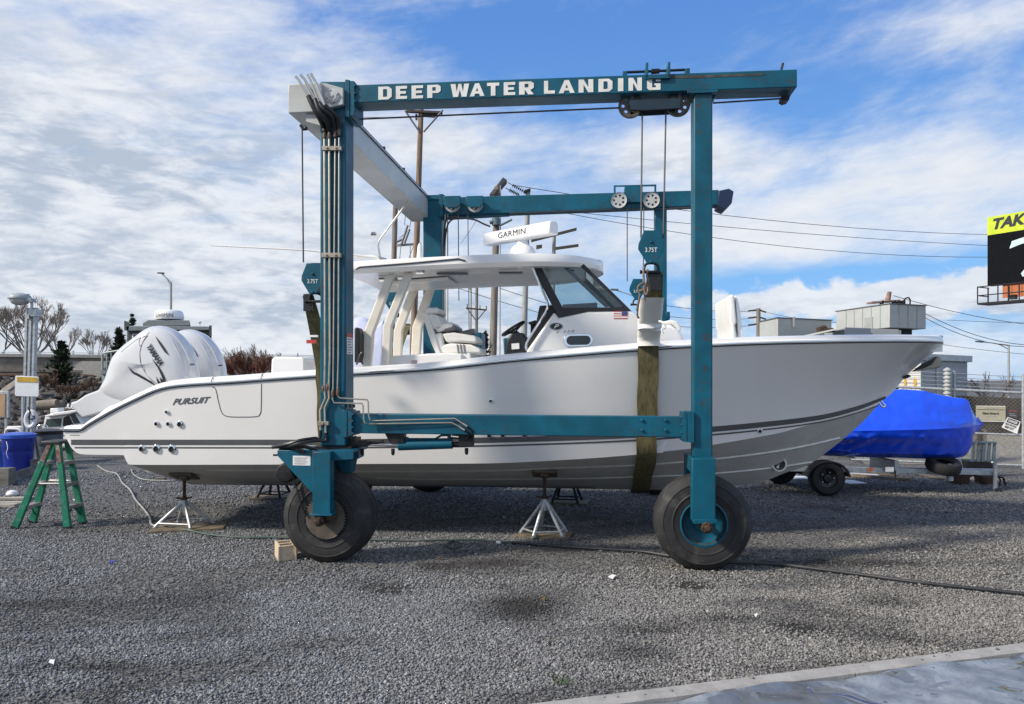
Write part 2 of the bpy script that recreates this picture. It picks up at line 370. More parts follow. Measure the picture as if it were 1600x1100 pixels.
fs = [[j*n+i, j*n+i+1, (j+1)*n+i+1, (j+1)*n+i] for j in range(len(gy)-1) for i in range(n-1)]
tag(MB().add(vs, fs).build('ground', ground_mat(), loc=(0, 0, 0)), kind='structure')

K_A, K_B = G(860, 1104), G(1640, 1006)             # line of the kerb's outer (gravel side) edge
kd = (K_B-K_A); kd.z = 0; kd.normalize(); kn = Vector((kd.y, -kd.x, 0))      # towards the camera
_ph = rng.uniform(0, 6.28, (40, 2)); _dr = rng.uniform(0, 6.28, 40); _fq = np.geomspace(.9, 13, 40)
def rough(X, Y): return sum(np.sin(_fq[k]*1.6*(X*np.cos(_dr[k])*.7+Y*np.sin(_dr[k])*1.2)+_ph[k, 1])*_fq[k]**-.45 for k in range(40))*.4
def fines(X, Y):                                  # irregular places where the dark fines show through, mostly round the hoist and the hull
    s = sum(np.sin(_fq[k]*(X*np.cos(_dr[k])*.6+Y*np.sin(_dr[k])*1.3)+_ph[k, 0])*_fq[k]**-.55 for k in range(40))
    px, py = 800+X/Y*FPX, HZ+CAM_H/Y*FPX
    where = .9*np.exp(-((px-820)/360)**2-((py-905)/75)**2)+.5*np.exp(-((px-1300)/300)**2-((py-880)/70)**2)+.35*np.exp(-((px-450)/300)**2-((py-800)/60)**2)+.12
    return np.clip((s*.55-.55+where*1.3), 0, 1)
def stones(name, n, y0, y1, r0, r1):
    Y = (rng.uniform(0, 1, n)*(y1**2-y0**2)+y0**2)**.5; X = rng.uniform(-.74, .74, n)*Y
    keep = np.ones(n, bool); px = 800+X/Y*FPX; py = HZ+CAM_H/Y*FPX
    den = np.ones(n)
    for cx, cy, sx, sy, a in PATCH: den *= 1-a*np.exp(-((px-cx)/sx)**2-((py-cy)/sy)**2)
    wob = np.sin(X*2.1+np.sin(Y*1.7)*1.3)*np.sin(Y*3.3+X*.8)+.6*np.sin(X*5.3+2)*np.sin(Y*6.1)
    den *= 1-.30*np.clip(wob, 0, 1)
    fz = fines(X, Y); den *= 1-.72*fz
    keep &= rng.uniform(0, 1, n) < den
    side = (X-K_A.x)*kn.x+(Y-K_A.y)*kn.y; onk = (side > .02) & (side < .12) & (rng.uniform(0, 1, n) < .012); keep &= (side < -.015) | onk; zk = np.where(onk, .036, 0.0)
    X, Y, zk = X[keep], Y[keep], zk[keep]; n = len(X)
    r = rng.uniform(r0, r1, n)*(1+.5*(rng.uniform(0, 1, n) > .93))
    base = np.array([[1, 0, 0], [0, 1, 0], [-1, 0, 0], [0, -1, 0], [0, 0, 1], [0, 0, -1]], float)
    V = base[None]*np.ones((n, 1, 1)); V += rng.uniform(-.32, .32, (n, 6, 3)); V *= np.stack([rng.uniform(.75, 1.35, n), rng.uniform(.65, 1.1, n), rng.uniform(.5, .85, n)], 1)[:, None, :]
    a = rng.uniform(0, 6.28, n); t = rng.uniform(-.6, .6, n)
    y_, z_ = V[:, :, 1].copy(), V[:, :, 2].copy(); V[:, :, 1] = y_*np.cos(t)[:, None]-z_*np.sin(t)[:, None]; V[:, :, 2] = y_*np.sin(t)[:, None]+z_*np.cos(t)[:, None]
    x_, y_ = V[:, :, 0].copy(), V[:, :, 1].copy(); V[:, :, 0] = x_*np.cos(a)[:, None]-y_*np.sin(a)[:, None]; V[:, :, 1] = x_*np.sin(a)[:, None]+y_*np.cos(a)[:, None]
    V *= r[:, None, None]; V[:, :, 0] += X[:, None]; V[:, :, 1] += Y[:, None]; V[:, :, 2] += (r*rng.uniform(.05, .6, n)+zk)[:, None]
    T = np.array([[0, 1, 4], [1, 2, 4], [2, 3, 4], [3, 0, 4], [1, 0, 5], [2, 1, 5], [3, 2, 5], [0, 3, 5]])
    F = (T[None]+(np.arange(n)*6)[:, None, None]).reshape(-1, 3)
    me = bpy.data.meshes.new(name); me.vertices.add(n*6); me.vertices.foreach_set('co', V.reshape(-1).astype(np.float32))
    me.loops.add(len(F)*3); me.loops.foreach_set('vertex_index', F.reshape(-1).astype(np.int32)); me.polygons.add(len(F))
    me.polygons.foreach_set('loop_start', np.arange(0, len(F)*3, 3, dtype=np.int32)); me.update()
    c = np.clip(rng.normal(.205, .062, n), .05, .40); c = np.where(rng.uniform(0, 1, n) > .995, c+.2, c)
    wet = np.zeros(n); px, py = 800+X/Y*FPX, HZ+CAM_H/Y*FPX  # wet: damp tone, plus the cast shadows painted through PATCH
    for cx, cy, sx, sy, a in PATCH: wet = np.maximum(wet, a*np.exp(-((px-cx)/(sx*1.35))**2-((py-cy)/(sy*1.25))**2))
    wet = wet*np.clip(.62+.55*rough(X, Y), 0, 1.25)
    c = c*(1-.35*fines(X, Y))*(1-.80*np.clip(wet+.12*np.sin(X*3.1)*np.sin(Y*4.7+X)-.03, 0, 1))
    warm = 1/(1+np.exp(-(X-.3)*1.1))              # the stones are bluish on the left and browner to the right
    colr = np.stack([c*(.925+.09*warm), c*(.965+.01*warm), c*(1.03-.115*warm), np.ones(n)], 1)
    at = me.color_attributes.new('tone', 'FLOAT_COLOR', 'POINT'); at.data.foreach_set('color', np.repeat(colr, 6, axis=0).reshape(-1).astype(np.float32))
    me.materials.append(STONE); o = bpy.data.objects.new(name, me); COL.objects.link(o); return tag(o, kind='stuff')
STONE = bpy.data.materials.new('crushed_stone'); STONE.use_nodes = True
_N = NT(STONE.node_tree); _a = _N.node('ShaderNodeAttribute'); _a.attribute_name = 'tone'; _N.l.new(_a.outputs['Color'], _N.n['Principled BSDF'].inputs['Base Color']); _N.n['Principled BSDF'].inputs['Roughness'].default_value = .75; _N.n['Principled BSDF'].inputs['Specular IOR Level'].default_value = .3
stones('gravel', 140000, 4.5, 7.0, .005, .0130); stones('gravel', 96000, 7.0, 10.5, .007, .0150); stones('gravel', 56000, 10.5, 16, .010, .020)

# ------------------------------------------------------------------ kerb and wet tarp in the near corner
def kp(t, o, z): return Vector((K_A.x, K_A.y, 0))+kd*t+kn*o+Vector((0, 0, z))
Lk = (K_B-K_A).length
ks = MB()
for a, b in ((-.6, 2.02), (2.03, Lk+.8)):
    A = []
    rows = []
    for i in range(25):
        t = a+(b-a)*i/24; w = .004*math.sin(i*1.9)+.003*math.sin(i*4.1)
        rows.append([kp(t, -.01+w, -.03), kp(t, w, .028+w*.6), kp(t, .012+w, .036+w*.5), kp(t, .125+w, .036-w*.5), kp(t, .137-w*.6, .028), kp(t, .14-w*.6, -.03)])
    vs = [p for r in rows for p in r]; fs = [[i*6+j, i*6+j+1, (i+1)*6+j+1, (i+1)*6+j] for i in range(24) for j in range(5)]+[[0, 1, 2, 3, 4, 5], [24*6+j for j in range(6)]]
    ks.add(vs, fs)
tag(ks.build('kerb', CONC, smooth=30), kind='structure')
def tarp_mat():
    m = bpy.data.materials.new('wet_tarp'); m.use_nodes = True; N = NT(m.node_tree); b = N.n['Principled BSDF']
    tc = N.node('ShaderNodeTexCoord'); v = tc.outputs['Object']
    wet = N.ss(N.noise(v, 2.1, 4, .5, .6), .53, .57); st = N.noise(v, 5, 8, .65)
    c = N.mix(N.ss(st, .3, .7), (.13, .15, .175), (.27, .30, .335)); leaf = N.ss(N.noise(v, 16, 3, .6), .68, .70)
    c = N.mix(leaf, c, (.035, .04, .02)); c = N.mix(N.m('MULTIPLY', wet, .55), c, (.06, .065, .07))
    N.put(b.inputs['Base Color'], c); N.put(b.inputs['Roughness'], N.m('SUBTRACT', .42, N.m('MULTIPLY', wet, .40)))
    bp = N.node('ShaderNodeBump'); bp.inputs['Distance'].default_value = .03
    N.put(bp.inputs['Strength'], N.m('MULTIPLY', N.m('SUBTRACT', 1.0, wet), .8)); N.l.new(N.noise(v, 3.2, 5, .55, 1.5), bp.inputs['Height']); N.l.new(bp.outputs[0], b.inputs['Normal'])
    return m
vs = []; fs = []; nu, nv = 160, 44
for j in range(nv):
    for i in range(nu):
        t = -.6+(Lk+1.6)*i/(nu-1); o = .145+1.3*j/(nv-1)
        z = .016+.014*math.sin(t*5+o*3+math.sin(o*9))+.011*abs(math.sin(t*9-o*7+math.sin(t*3)))+.006*math.sin(o*21+t*4+math.sin(t*7)); vs.append(kp(t, o, max(z, .002)))
for j in range(nv-1):
    for i in range(nu-1): fs.append([j*nu+i, j*nu+i+1, (j+1)*nu+i+1, (j+1)*nu+i])
tag(MB().add(vs, fs).build('tarp', tarp_mat(), smooth=180), 'grey plastic tarp with puddles beside the concrete kerb', 'tarp')
# ------------------------------------------------------------------ the travel lift (boat hoist)
LG = 5.07                           # distance between its two side frames
lift = thing('travel_lift', L2W(-1.6, 0, 0), 'tall teal four-wheeled boat hoist straddling the white boat, DEEP WATER LANDING on its beam', 'boat hoist')
YV = L2W(0, 1, 0)-L2W(0, 0, 0); XV = L2W(1, 0, 0)-L2W(0, 0, 0)

def tyre_wheel(px_c, yl, Rw=.48, kind='rim', ext=.0):
    x, _ = PL(px_c, 810, yl-.17)
    c = L2W(x, yl, Rw); w = .17; ax = -YV                 # axis towards the camera
    prof = [(.20, w-.03), (.23, w), (.26, w+.003), (.30, w+.010), (.305, w+.016), (.312, w+.016), (.318, w+.010), (.36, w+.012), (.395, w+.008), (.400, w+.012), (.408, w+.010), (.415, w+.002), (.452, w-.024), (.472, w-.052), (.478, w-.060), (.466, w-.066), (.466, w-.074), (.480, w-.080),
            (.481, w-.108), (.468, w-.114), (.468, w-.124), (.4815, w-.130), (.482, 0)]
    prof = prof + [(r, -h) for r, h in prof[-2::-1]]
    wl = MB().lathe(prof, c, ax, 64, cap=False).build('tyre', RUBBER, wheel_parent)
    s = 1 if yl < 2 else -1                               # outer side
    axo = ax*s
    if kind == 'rim':
        rm = MB().lathe([(.232, .155), (.236, .172), (.222, .176), (.214, .15), (.205, .06), (.17, .045), (.10, .05), (.09, .07), (.0, .07)], c, axo, 48, cap=False)
        rm.lathe([(.225, -.16), (.0, -.12)], c, axo, 32, cap=False); rm.build('rim', TEAL, wheel_parent)
    else:
        sp = MB(); n = 44; pr = []
        for k in range(n*4):
            a = 2*math.pi*k/(n*4); r = .226 if (k % 4) in (0, 1) else .206
            pr.append((r*math.cos(a), r*math.sin(a)))
        A = [c + axo*.195 + XV*u + Vector((0, 0, v)) for u, v in pr]; B = [p-axo*.018 for p in A]
        sp.prism(A, B); sp.lathe([(.20, .12), (.20, .03), (.0, .03)], c, axo, 32, cap=False)
        sp.build('sprocket', SPROCK, wheel_parent)
    hb = MB().lathe([(.055, .17), (.055, .29+ext), (.048, .30+ext), (.03, .302+ext), (.03, .33+ext), (.022, .335+ext)], c, axo, 20)
    bolts(hb, [c + axo*(.30+ext) + XV*.04*math.cos(a)+Vector((0, 0, .04*math.sin(a))) for a in [k*math.pi/3 for k in range(6)]], axo, .008, .012)
    hb.build('hub', RUST, wheel_parent)
    return c

def frame_side(near):
    """posts, beams, forks and wheels of one side; near side measured from the photograph, far side carries its own outline"""
    pass

# --- near posts
po = MB().slab([(500, 127), (540, 127), (540, 697), (500, 697)], -.14, .14).build('post', TEAL, lift, bevel=.014, seg=3)
pr_ = MB().slab([(1084, 140), (1113.5, 140), (1113.5, 724), (1084, 724)], -.12, .115).build('post', TEAL, lift, bevel=.014, seg=3)
sk = MB()                               # warning sticker on the right face of the first post
xs, z0 = PL(540, 553, -.13); _, z1 = PL(540, 519.5, -.13); zm = z1-.045
def face(y, z): return L2W(PL(540, 500, -.14)[0]+.003, y, z)
sk.use(0).add([face(-.11, z0), face(.09, z0), face(.09, zm), face(-.11, zm)], [[0, 1, 2, 3]])
sk.use(1).add([face(-.11, zm), face(.09, zm), face(.09, z1), face(-.11, z1)], [[0, 1, 2, 3]])
for k in range(6):
    zz = zm-.02-k*.028
    sk.use(2).add([face(-.09, zz-.005), face(.06-.02*(k % 3), zz-.005), face(.06-.02*(k % 3), zz+.004), face(-.09, zz+.004)], [[0, 1, 2, 3]])
    for q in range(-4, 0): sk.v[q] += XV*.002
sk.build('warning_sticker', [PAPER, RED, DECALK], po)
# --- top beam of the near side
bm_ = MB().slab([(553, 132.5), (1245.5, 108), (1245.5, 136), (553, 160.5)], -.14, .13).build('top_beam', TEAL, lift, bevel=.008)
def on_beam(px, py): return PW(px, py, -.145)
for word in ([('D', 591, 612), ('E', 618.5, 636), ('E', 643, 661), ('P', 667.5, 688.5)], [('W', 704, 733), ('A', 734, 757), ('T', 761, 780), ('E', 787, 805), ('R', 811, 834)], [('L', 850, 867), ('A', 873, 898), ('N', 904, 927), ('D', 935, 957), ('I', 965.5, 974), ('N', 982, 1003), ('G', 1011, 1032)]):
    mb = MB()
    for ch, xa, xb in word:
        f = lambda x: 132.5+(x-553)*(-24.5/692.5)
        for poly in poly_letter(ch):
            q = [(xa+(xb-xa)*u, f(xa+(xb-xa)*u)+24.6-20.2*v) for u, v in poly]; mb.add([on_beam(*p) for p in q], [list(range(len(q)))])
    mb.build('lettering', WHITEP, bm_)
ru = MB()                               # rust stain along the top edge is a scraped strip of bare metal
ru.slab([(1034, 119.4), (1196, 114.5), (1192, 117.6), (1100, 121.5), (1034, 122.5)], -.143, -.1405).build('scraped_strip', mat('scraped_paint', (.045, .05, .042), .7, var=.5, scale=9, dirt=(.12, .05, .03), dirt_amt=.7, dirt_scale=8), bm_)
MB().slab([(539, 124), (546, 124.6), (546, 183), (539, 182)], -.17, .165).build('flange', TEAL, lift, bevel=.003)
fl = MB().slab([(547, 126), (553.5, 126.5), (553.5, 180), (547, 181)], -.165, .16)
bolts(fl, [PW(553.5, y, yy) for y in (134, 146, 158, 172) for yy in (-.155,)]+[PW(553.5, y, .15) for y in (134, 172)], XV, .014, .02)
fl.build('flange', TEAL, lift, bevel=.003)
br = MB().slab([(1074, 141.2), (1122, 139.6), (1122, 143.6), (1115, 144.4), (1081, 145.6), (1074, 144.6)], -.15, .14)
br.slab([(1113, 146), (1121, 146), (1113, 158)], -.05, .05); br.build('beam_seat', TEAL, lift, bevel=.004)
ec = MB().slab([(1222, 149), (1235, 149), (1233, 156), (1226, 158), (1221, 155)], .0, .12); ec.tube([PW(1221, 108.5, .0), PW(1223.5, 98.5, .0)], .012, 6); ec.build('beam_end_bracket', DARKM, bm_)
# --- pale grey cross beam at the closed end
x0, zt = PL(450, 131.5, -.24); _, zb = PL(450, 176.5, -.24); x1 = x0+.36
_, ztf = PL(640, 308, LG); _, zbf = PL(640, 343, LG)
A = [L2W(x0, -.24, zb), L2W(x1, -.24, zb), L2W(x1, -.24, zt), L2W(x0, -.24, zt)]
B = [L2W(x0, LG+.2, zbf), L2W(x1, LG+.2, zbf), L2W(x1, LG+.2, ztf), L2W(x0, LG+.2, ztf)]
cb = MB().prism(A, B).build('cross_beam', GREYP, lift, bevel=.01)
rib = MB()
def cbp(xo, t, zo): return L2W(x0+xo, -.24+(LG+.44)*t, zt+(ztf-zt)*t+zo)
rib.tube([cbp(.37, .02, -.05), cbp(.37, .98, -.05)], .008, 6); rib.tube([cbp(.33, .02, .018), cbp(.33, .98, .018)], .014, 6)
for t in (.25, .45, .65, .85): rib.box(-.02, .02, -.02, .02, 0, .05, lambda a, b, c, t=t: cbp(.33+a, t, c)+YV*b)
rib.build('hydraulic_pipe', DARKM, cb)
gp = MB().slab([(488, 129), (509, 130), (536, 137.5), (536, 163), (512, 169.5), (495, 160)], -.205, -.145).build('gusset_plate', GREYP, lift, bevel=.006)
fc = PW(519.3, 150.5, -.205); gf = MB().lathe([(.072, 0), (.072, .012), (.05, .016), (.05, .02), (.02, .022), (.014, .03)], fc, -YV, 28)
bolts(gf, [fc-YV*.012+XV*.06*math.cos(a)+Vector((0, 0, .06*math.sin(a))) for a in [.3+k*math.pi/2 for k in range(4)]], -YV, .011, .016)
gf.build('pivot_flange', GREYP, gp)
MB().slab([(478, 177), (501, 177), (501, 197), (478, 190)], -.2, .1).build('under_bracket', GREYP, lift, bevel=.006)
MB().tube([PW(470, 195, .22), PW(474, 202, .22), PW(480, 201, .22)], .02, 8).build('cable_guide', DARKM, lift)
# --- knee brace mast on the far end of the cross beam
# --- near side beam low down
sb = MB().slab([(549, 646.5), (1074, 651.5), (1074, 684), (549, 677)], -.10, .10).build('side_beam', TEAL, lift, bevel=.008)
for pts, w_, bx in (([(535, 641), (542, 641), (542, 683), (535, 683)], .155, None), ([(543, 643), (549.5, 643), (549.5, 681), (543, 681)], .15, (549.5, (648, 658, 668, 677), 0)),
                    ([(1067, 644), (1073.5, 644.5), (1073.5, 691), (1067, 690)], .15, (1067, (652, 664, 676, 686), -.02)), ([(1074.5, 643.5), (1085, 644), (1085, 692), (1074.5, 691)], .16, None)):
    sf = MB().slab(pts, -w_, min(w_, .15))
    if bx: bolts(sf, [PW(bx[0], y, -.14)+XV*bx[2] for y in bx[1]], XV, .013, .02)
    sf.build('flange', TEAL, lift, bevel=.003)
bolts(MB(), [PW(x, y, -.101) for x in (1003, 1040) for y in (656.5, 672)], -YV, .018, .02).build('beam_bolts', TEAL, sb)
fbm = MB()
for k, (x, y) in enumerate([(541, 637), (547, 637), (553, 637), (541, 686), (548, 686), (555, 686)]): fbm.lathe([(.014, 0), (.014, .03), (.01, .034)], PW(x, y, -.12), (0, 0, 1), 6)
fbm.build('flange_bolts', DARKM, lift)
# --- hydraulic lines on the first post
def tubeL(pts, r, name, m, parent, n=8, sm=0):
    q = [PW(a, b, c) for a, b, c in pts]
    if sm: q = smooth_path(q, sm)
    return MB().tube(q, r, n).build(name, m, parent)
YP = -.175
tubeL([(507, 217, YP), (508, 560, YP), (507, 610, YP), (508.5, 622, YP), (500.5, 641, YP), (501, 672, YP)], .0125, 'hydraulic_pipe', PIPE, lift)
tubeL([(514.5, 217, YP), (515.5, 560, YP), (513.5, 610, YP), (514.5, 622, YP), (507.5, 637, YP), (509, 676, YP)], .0125, 'hydraulic_pipe', PIPE, lift)
tubeL([(523.8, 217, YP), (520.5, 600, YP), (519.5, 624, YP), (522, 629.5, YP), (566, 630.5, YP), (567.5, 634, YP), (568, 655, YP), (570, 661, YP), (576, 662.5, YP+.03), (706, 660.5, YP+.05), (718, 667, YP+.05)], .008, 'hydraulic_pipe', PIPE, lift)
tubeL([(529.8, 215, YP), (528.5, 560, YP), (527, 612, YP), (528, 619, YP), (531, 622, YP), (574, 624.5, YP), (575.5, 628, YP), (576, 650, YP), (578, 656, YP), (582, 657.5, YP+.03), (711, 654, YP+.05), (723, 662, YP+.05)], .008, 'hydraulic_pipe', PIPE, lift)
for y0, y1, xa, xb in ((228, 234.5, 503, 533), (395, 402, 502, 532), (658.5, 664.5, 496, 513)):
    cl = MB().slab([(xa, y0), (xb, y0), (xb, y1), (xa, y1)], -.20, -.15)
    for x in ((xa+8, xb-8) if xb-xa > 20 else ((xa+xb)/2,)): bolts(cl, [PW(x, (y0+y1)/2, -.20)], -YV, .012, .014)
    cl.build('pipe_clamp', mat('clamp_steel', (.30, .27, .23), .55, metal=.5, var=.25), lift, bevel=.002)
FITM = mat('rusty_fitting', (.16, .11, .08), .55, metal=.5, var=.5, scale=20)
for x, y0, y1 in ((507, 204, 217), (514.5, 202, 217), (523.8, 201, 214), (529.8, 198, 212)): MB().lathe([(.016, 0), (.019, .02), (.019, .05), (.015, .055), (.015, .09)], PW(x, y1, YP), (0, 0, 1), 10).build('pipe_fitting', FITM, lift)
for x, y in ((505.5, 604), (512, 602), (520, 612), (528, 610)): MB().lathe([(.015, 0), (.019, .01), (.019, .05), (.015, .055), (.015, .07)], PW(x, y+8, YP), (0, 0, 1), 10).build('pipe_fitting', FITM, lift)
for pts in ([(462, 119.5, -.31), (466, 124, -.31), (482, 150, -.30)], [(469.5, 117, -.33), (476, 124, -.33), (492, 155, -.30)], [(480, 116.5, -.31), (485, 126, -.31), (498, 161, -.29)], [(485.5, 115, -.29), (494, 130, -.29), (507, 165, -.29)]):
    tubeL(pts, .014, 'hydraulic_pipe', STEEL, lift)
for pts in ([(482, 150, -.30), (490, 168, -.30), (500, 186, -.27), (505, 198, YP), (507, 206, YP)], [(492, 155, -.30), (500, 176, -.31), (511, 190, -.25), (514.5, 204, YP)],
            [(498, 161, -.29), (506, 172, -.30), (519, 184, -.24), (523.8, 203, YP)], [(507, 165, -.29), (515, 172, -.27), (527, 184, -.22), (529.8, 200, YP)]):
    tubeL(pts, .026, 'hydraulic_hose', BLACK, lift, sm=5, n=10)
# hoses at the foot of the post
for pts in ([(501, 672, YP), (499, 684, YP), (490, 685, -.2), (470, 688, -.3), (448, 694, -.3), (426, 699, -.2)], [(509, 676, YP), (509, 688, YP), (496, 688, -.22), (472, 692, -.34), (452, 697, -.3), (432, 698, -.1)],
            [(432, 698, -.1), (455, 700, -.25), (470, 697, -.3), (488, 701, -.24), (496, 704, -.2)], [(446, 692, -.2), (462, 701, -.28), (476, 706, -.28)]):
    tubeL(pts, .018, 'hydraulic_hose', BLACK, lift, sm=6)
for pts in ([(718, 667, -.125), (727, 671, -.12), (733, 678, -.1), (728, 686, -.06), (716, 685, -.04), (705, 684, -.03)], [(723, 662, -.125), (733, 668, -.12), (738, 676, -.1), (735, 684, -.06), (722, 681, -.04), (706, 679.5, -.03)]):
    tubeL(pts, .010, 'hydraulic_hose', BLACK, lift, sm=6)
for a, b in (((723, 662), (730, 666.5)), ((718, 667.5), (726, 672.5))): MB().tube([PW(*a, -.125), PW(*b, -.125)], .014, 8).build('pipe_fitting', STEEL, lift)
# steering cylinder
cyl = MB().tube([PW(623, 696, -.0), PW(707, 693, -.0)], .054, 20).slab([(633, 683), (637, 683), (637, 690), (633, 690)], -.02, .02).slab([(699, 678), (704, 678), (704, 690), (699, 690)], -.02, .02)
cyl.tube([PW(634, 686, -.0), PW(680, 686, 0), PW(690, 680, 0), PW(702, 680, 0)], .012, 8); cyl = cyl.build('hydraulic_cylinder', TEAL, lift)
MB().tube([PW(570, 694.5, 0), PW(623, 695.5, 0)], .014, 12).build('piston_rod', CHROME, cyl)
for k, (bk, p) in enumerate(((MB().slab([(601, 677), (631, 677), (631, 692), (609, 692)], -.06, .06), (614, 701)), (MB().slab([(716, 677), (739, 677), (739, 698), (717, 698)], -.05, .05).tube([PW(707, 694.5, 0), PW(728, 694.5, 0)], .03, 8), (729, 700)),
                             (MB().slab([(557, 689), (573, 687), (576, 692), (573, 698), (560, 699)], -.07, .03).tube([PW(572, 692, -.03), PW(600, 690, -.03)], .016, 8), (566, 701)))):
    bk.lathe([(.02, 0), (.02, .05), (.012, .07)], PW(*p, 0), (0, 0, -1), 8).build('cylinder_bracket', DARKM, lift, bevel=.003)
# --- first wheel fork
fk = MB().slab([(433, 706.5), (552, 706.5), (552, 718), (520, 720), (488, 771), (433, 712)], -.27, -.245)
fk.slab([(433, 703.5), (552, 703.5), (552, 708), (433, 708)], -.27, .26, at=-.27)
fk.slab([(488, 706), (516, 706), (516, 803), (488, 803)], -.36, -.23, at=-.36)
fk.slab([(488, 706), (516, 706), (516, 803), (488, 803)], .24, .34, at=-.36)
fk.slab([(520, 708), (556, 695), (556, 717), (545, 722), (541, 742), (527, 742)], .0, .20, at=-.1)
fk.build('wheel_fork', TEAL, lift, bevel=.006)
MB().slab([(485, 802.5), (519, 802.5), (519, 806), (485, 806)], -.38, .36, at=-.36).build('fork_foot', TEAL, lift, bevel=.004)
MB().slab([(490, 697), (549, 697), (549, 703), (490, 703)], -.12, .12).slab([(541, 684), (555, 684), (555, 708), (541, 708)], -.05, .16).build('slewing_bearing', DARKM, lift, bevel=.004)
MB().slab([(488, 806), (521, 806), (521, 815), (488, 815)], -.31, -.25, at=-.36).build('axle_block', RUST, lift, bevel=.004)
lb = MB().slab([(457.5, 712), (485, 712.5), (485, 727.5), (457.5, 727)], -.273, -.2715)
lb = lb.use(1)
for k in range(4): lb.slab([(460, 715+k*3), (480-3*(k % 2), 715.2+k*3), (480-3*(k % 2), 716.2+k*3), (460, 716+k*3)], -.2755, -.2745)
lb.build('notice_label', [PAPER, DECALS], lift)
mo = MB().lathe([(.0, -.12), (.10, -.12), (.105, .05), (.085, .07), (.03, .075)], PW(449, 738, -.1), -YV, 24).slab([(437, 699), (463, 699), (467, 706), (434, 706)], -.2, .1)
mo.tube([PW(444, 701, -.15), PW(444, 693, -.15)], .02, 8); mo.tube([PW(433, 711, -.24), PW(427, 711, -.24)], .012, 6); mo.build('drive_motor', DARKM, lift)
wheel_parent = MB().lathe([(.045, -.36), (.045, .36)], L2W(PL(503, 815, -.3)[0], .02, .48), YV, 16).build('wheel', DARKM, lift)
c1 = tyre_wheel(509, .02, kind='sprocket', ext=.09)
ch = MB()                            # drive chain, link by link
pa = [PW(451, 728, -.19), PW(460, 752, -.19), PW(470, 785, -.19), PW(478, 806, -.19)]
pa = smooth_path(pa, 12)
for i in range(0, len(pa)-1):
    a, b = pa[i], pa[i+1]; ch.tube([a, a.lerp(b, .8)], .013 if i % 2 else .009, 6)
for k in range(26):
    a = math.radians(168+k*6.2); ch.tube([c1-YV*.19+XV*.218*math.cos(a)+Vector((0, 0, .218*math.sin(a))), c1-YV*.19+XV*.218*math.cos(a+.08)+Vector((0, 0, .218*math.sin(a+.08)))], .012 if k % 2 else .009, 6)
ch.build('drive_chain', DARKM, lift)
# --- second wheel, leg in front of it
f2 = MB().slab([(1081, 716), (1118.5, 716), (1118.5, 815), (1081, 815)], -.27, -.15, at=-.27)
f2.slab([(1081, 716), (1118.5, 716), (1118.5, 740), (1081, 740)], -.15, .36, at=-.27); f2.slab([(1081, 716), (1118.5, 716), (1118.5, 815), (1081, 815)], .29, .38, at=-.27)
f2.build('wheel_fork', TEAL, lift, bevel=.012, seg=3)
MB().slab([(1083, 811.5), (1120.5, 811.5), (1120.5, 818), (1083, 818)], -.29, -.145, at=-.27).build('fork_foot', TEAL, lift, bevel=.004)
wheel_parent = MB().lathe([(.03, -.3), (.03, .36)], L2W(PL(1101, 823, -.1)[0], .07, .48), YV, 16).build('wheel', DARKM, lift)
tyre_wheel(1100, .075, ext=.08)
# --- far side
far = MB().slab([(661, 309), (690, 308), (690, 700), (661, 700)], LG-.14, LG+.14).build('post', TEAL, lift, bevel=.012)
MB().slab([(1023, 318), (1042, 318), (1042, 700), (1023, 700)], LG-.1, LG+.1).slab([(1040, 487), (1047, 487), (1047, 499), (1040, 499)], LG-.12, LG+.08).build('post', TEAL, lift, bevel=.012)
bf = MB().slab([(690, 308.5), (1123, 296.5), (1123, 320), (690, 336.5)], LG-.13, LG+.13).build('top_beam', TEAL, lift, bevel=.008)
MB().slab([(1123, 298), (1139, 294.5), (1146.5, 299), (1143.5, 317), (1133, 327), (1122, 322)], LG-.2, LG+.2).build('beam_end_cap', mat('navy_cap', (.006, .016, .055), .4, var=.1), lift, bevel=.008)
fl2 = MB().slab([(686, 303), (692, 303), (692, 338), (686, 338)], LG-.18, LG+.18).slab([(655, 305), (694, 304), (694, 311), (655, 312)], LG-.17, LG+.17); fl2.build('flange', TEAL, lift, bevel=.003)
MB().slab([(690, 336), (795, 331), (795, 336), (690, 342)], LG-.08, LG+.05).build('cable_tray', TEAL, lift)
MB().slab([(548, 650), (1060, 650), (1060, 672), (548, 672)], LG-.1, LG+.1, at=LG).build('side_beam', TEAL, lift, bevel=.008)
MB().slab([(699, 521), (752, 519), (752, 600), (699, 600)], LG-.35, LG+.15).build('power_unit', TEAL, lift, bevel=.02)
MB().slab([(786, 528), (826, 527), (826, 600), (790, 600)], LG-.35, LG+.15).build('hydraulic_tank', TEAL, lift, bevel=.02)
for px in (668, 1033):
    f = MB().slab([(px-12, 690), (px+13, 690), (px+13, 745), (px-12, 745)], LG-.3, LG-.19, at=LG); f.slab([(px-12, 690), (px+13, 690), (px+13, 745), (px-12, 745)], LG+.19, LG+.3, at=LG)
    f.slab([(px-12, 690), (px+13, 690), (px+13, 706), (px-12, 706)], LG-.19, LG+.19, at=LG); f.build('wheel_fork', TEAL, lift, bevel=.006)
    wheel_parent = MB().lathe([(.03, -.3), (.03, .3)], L2W(PL(px, 740, LG)[0], LG, .48), YV, 12).build('wheel', DARKM, lift)
    tyre_wheel(px, LG)
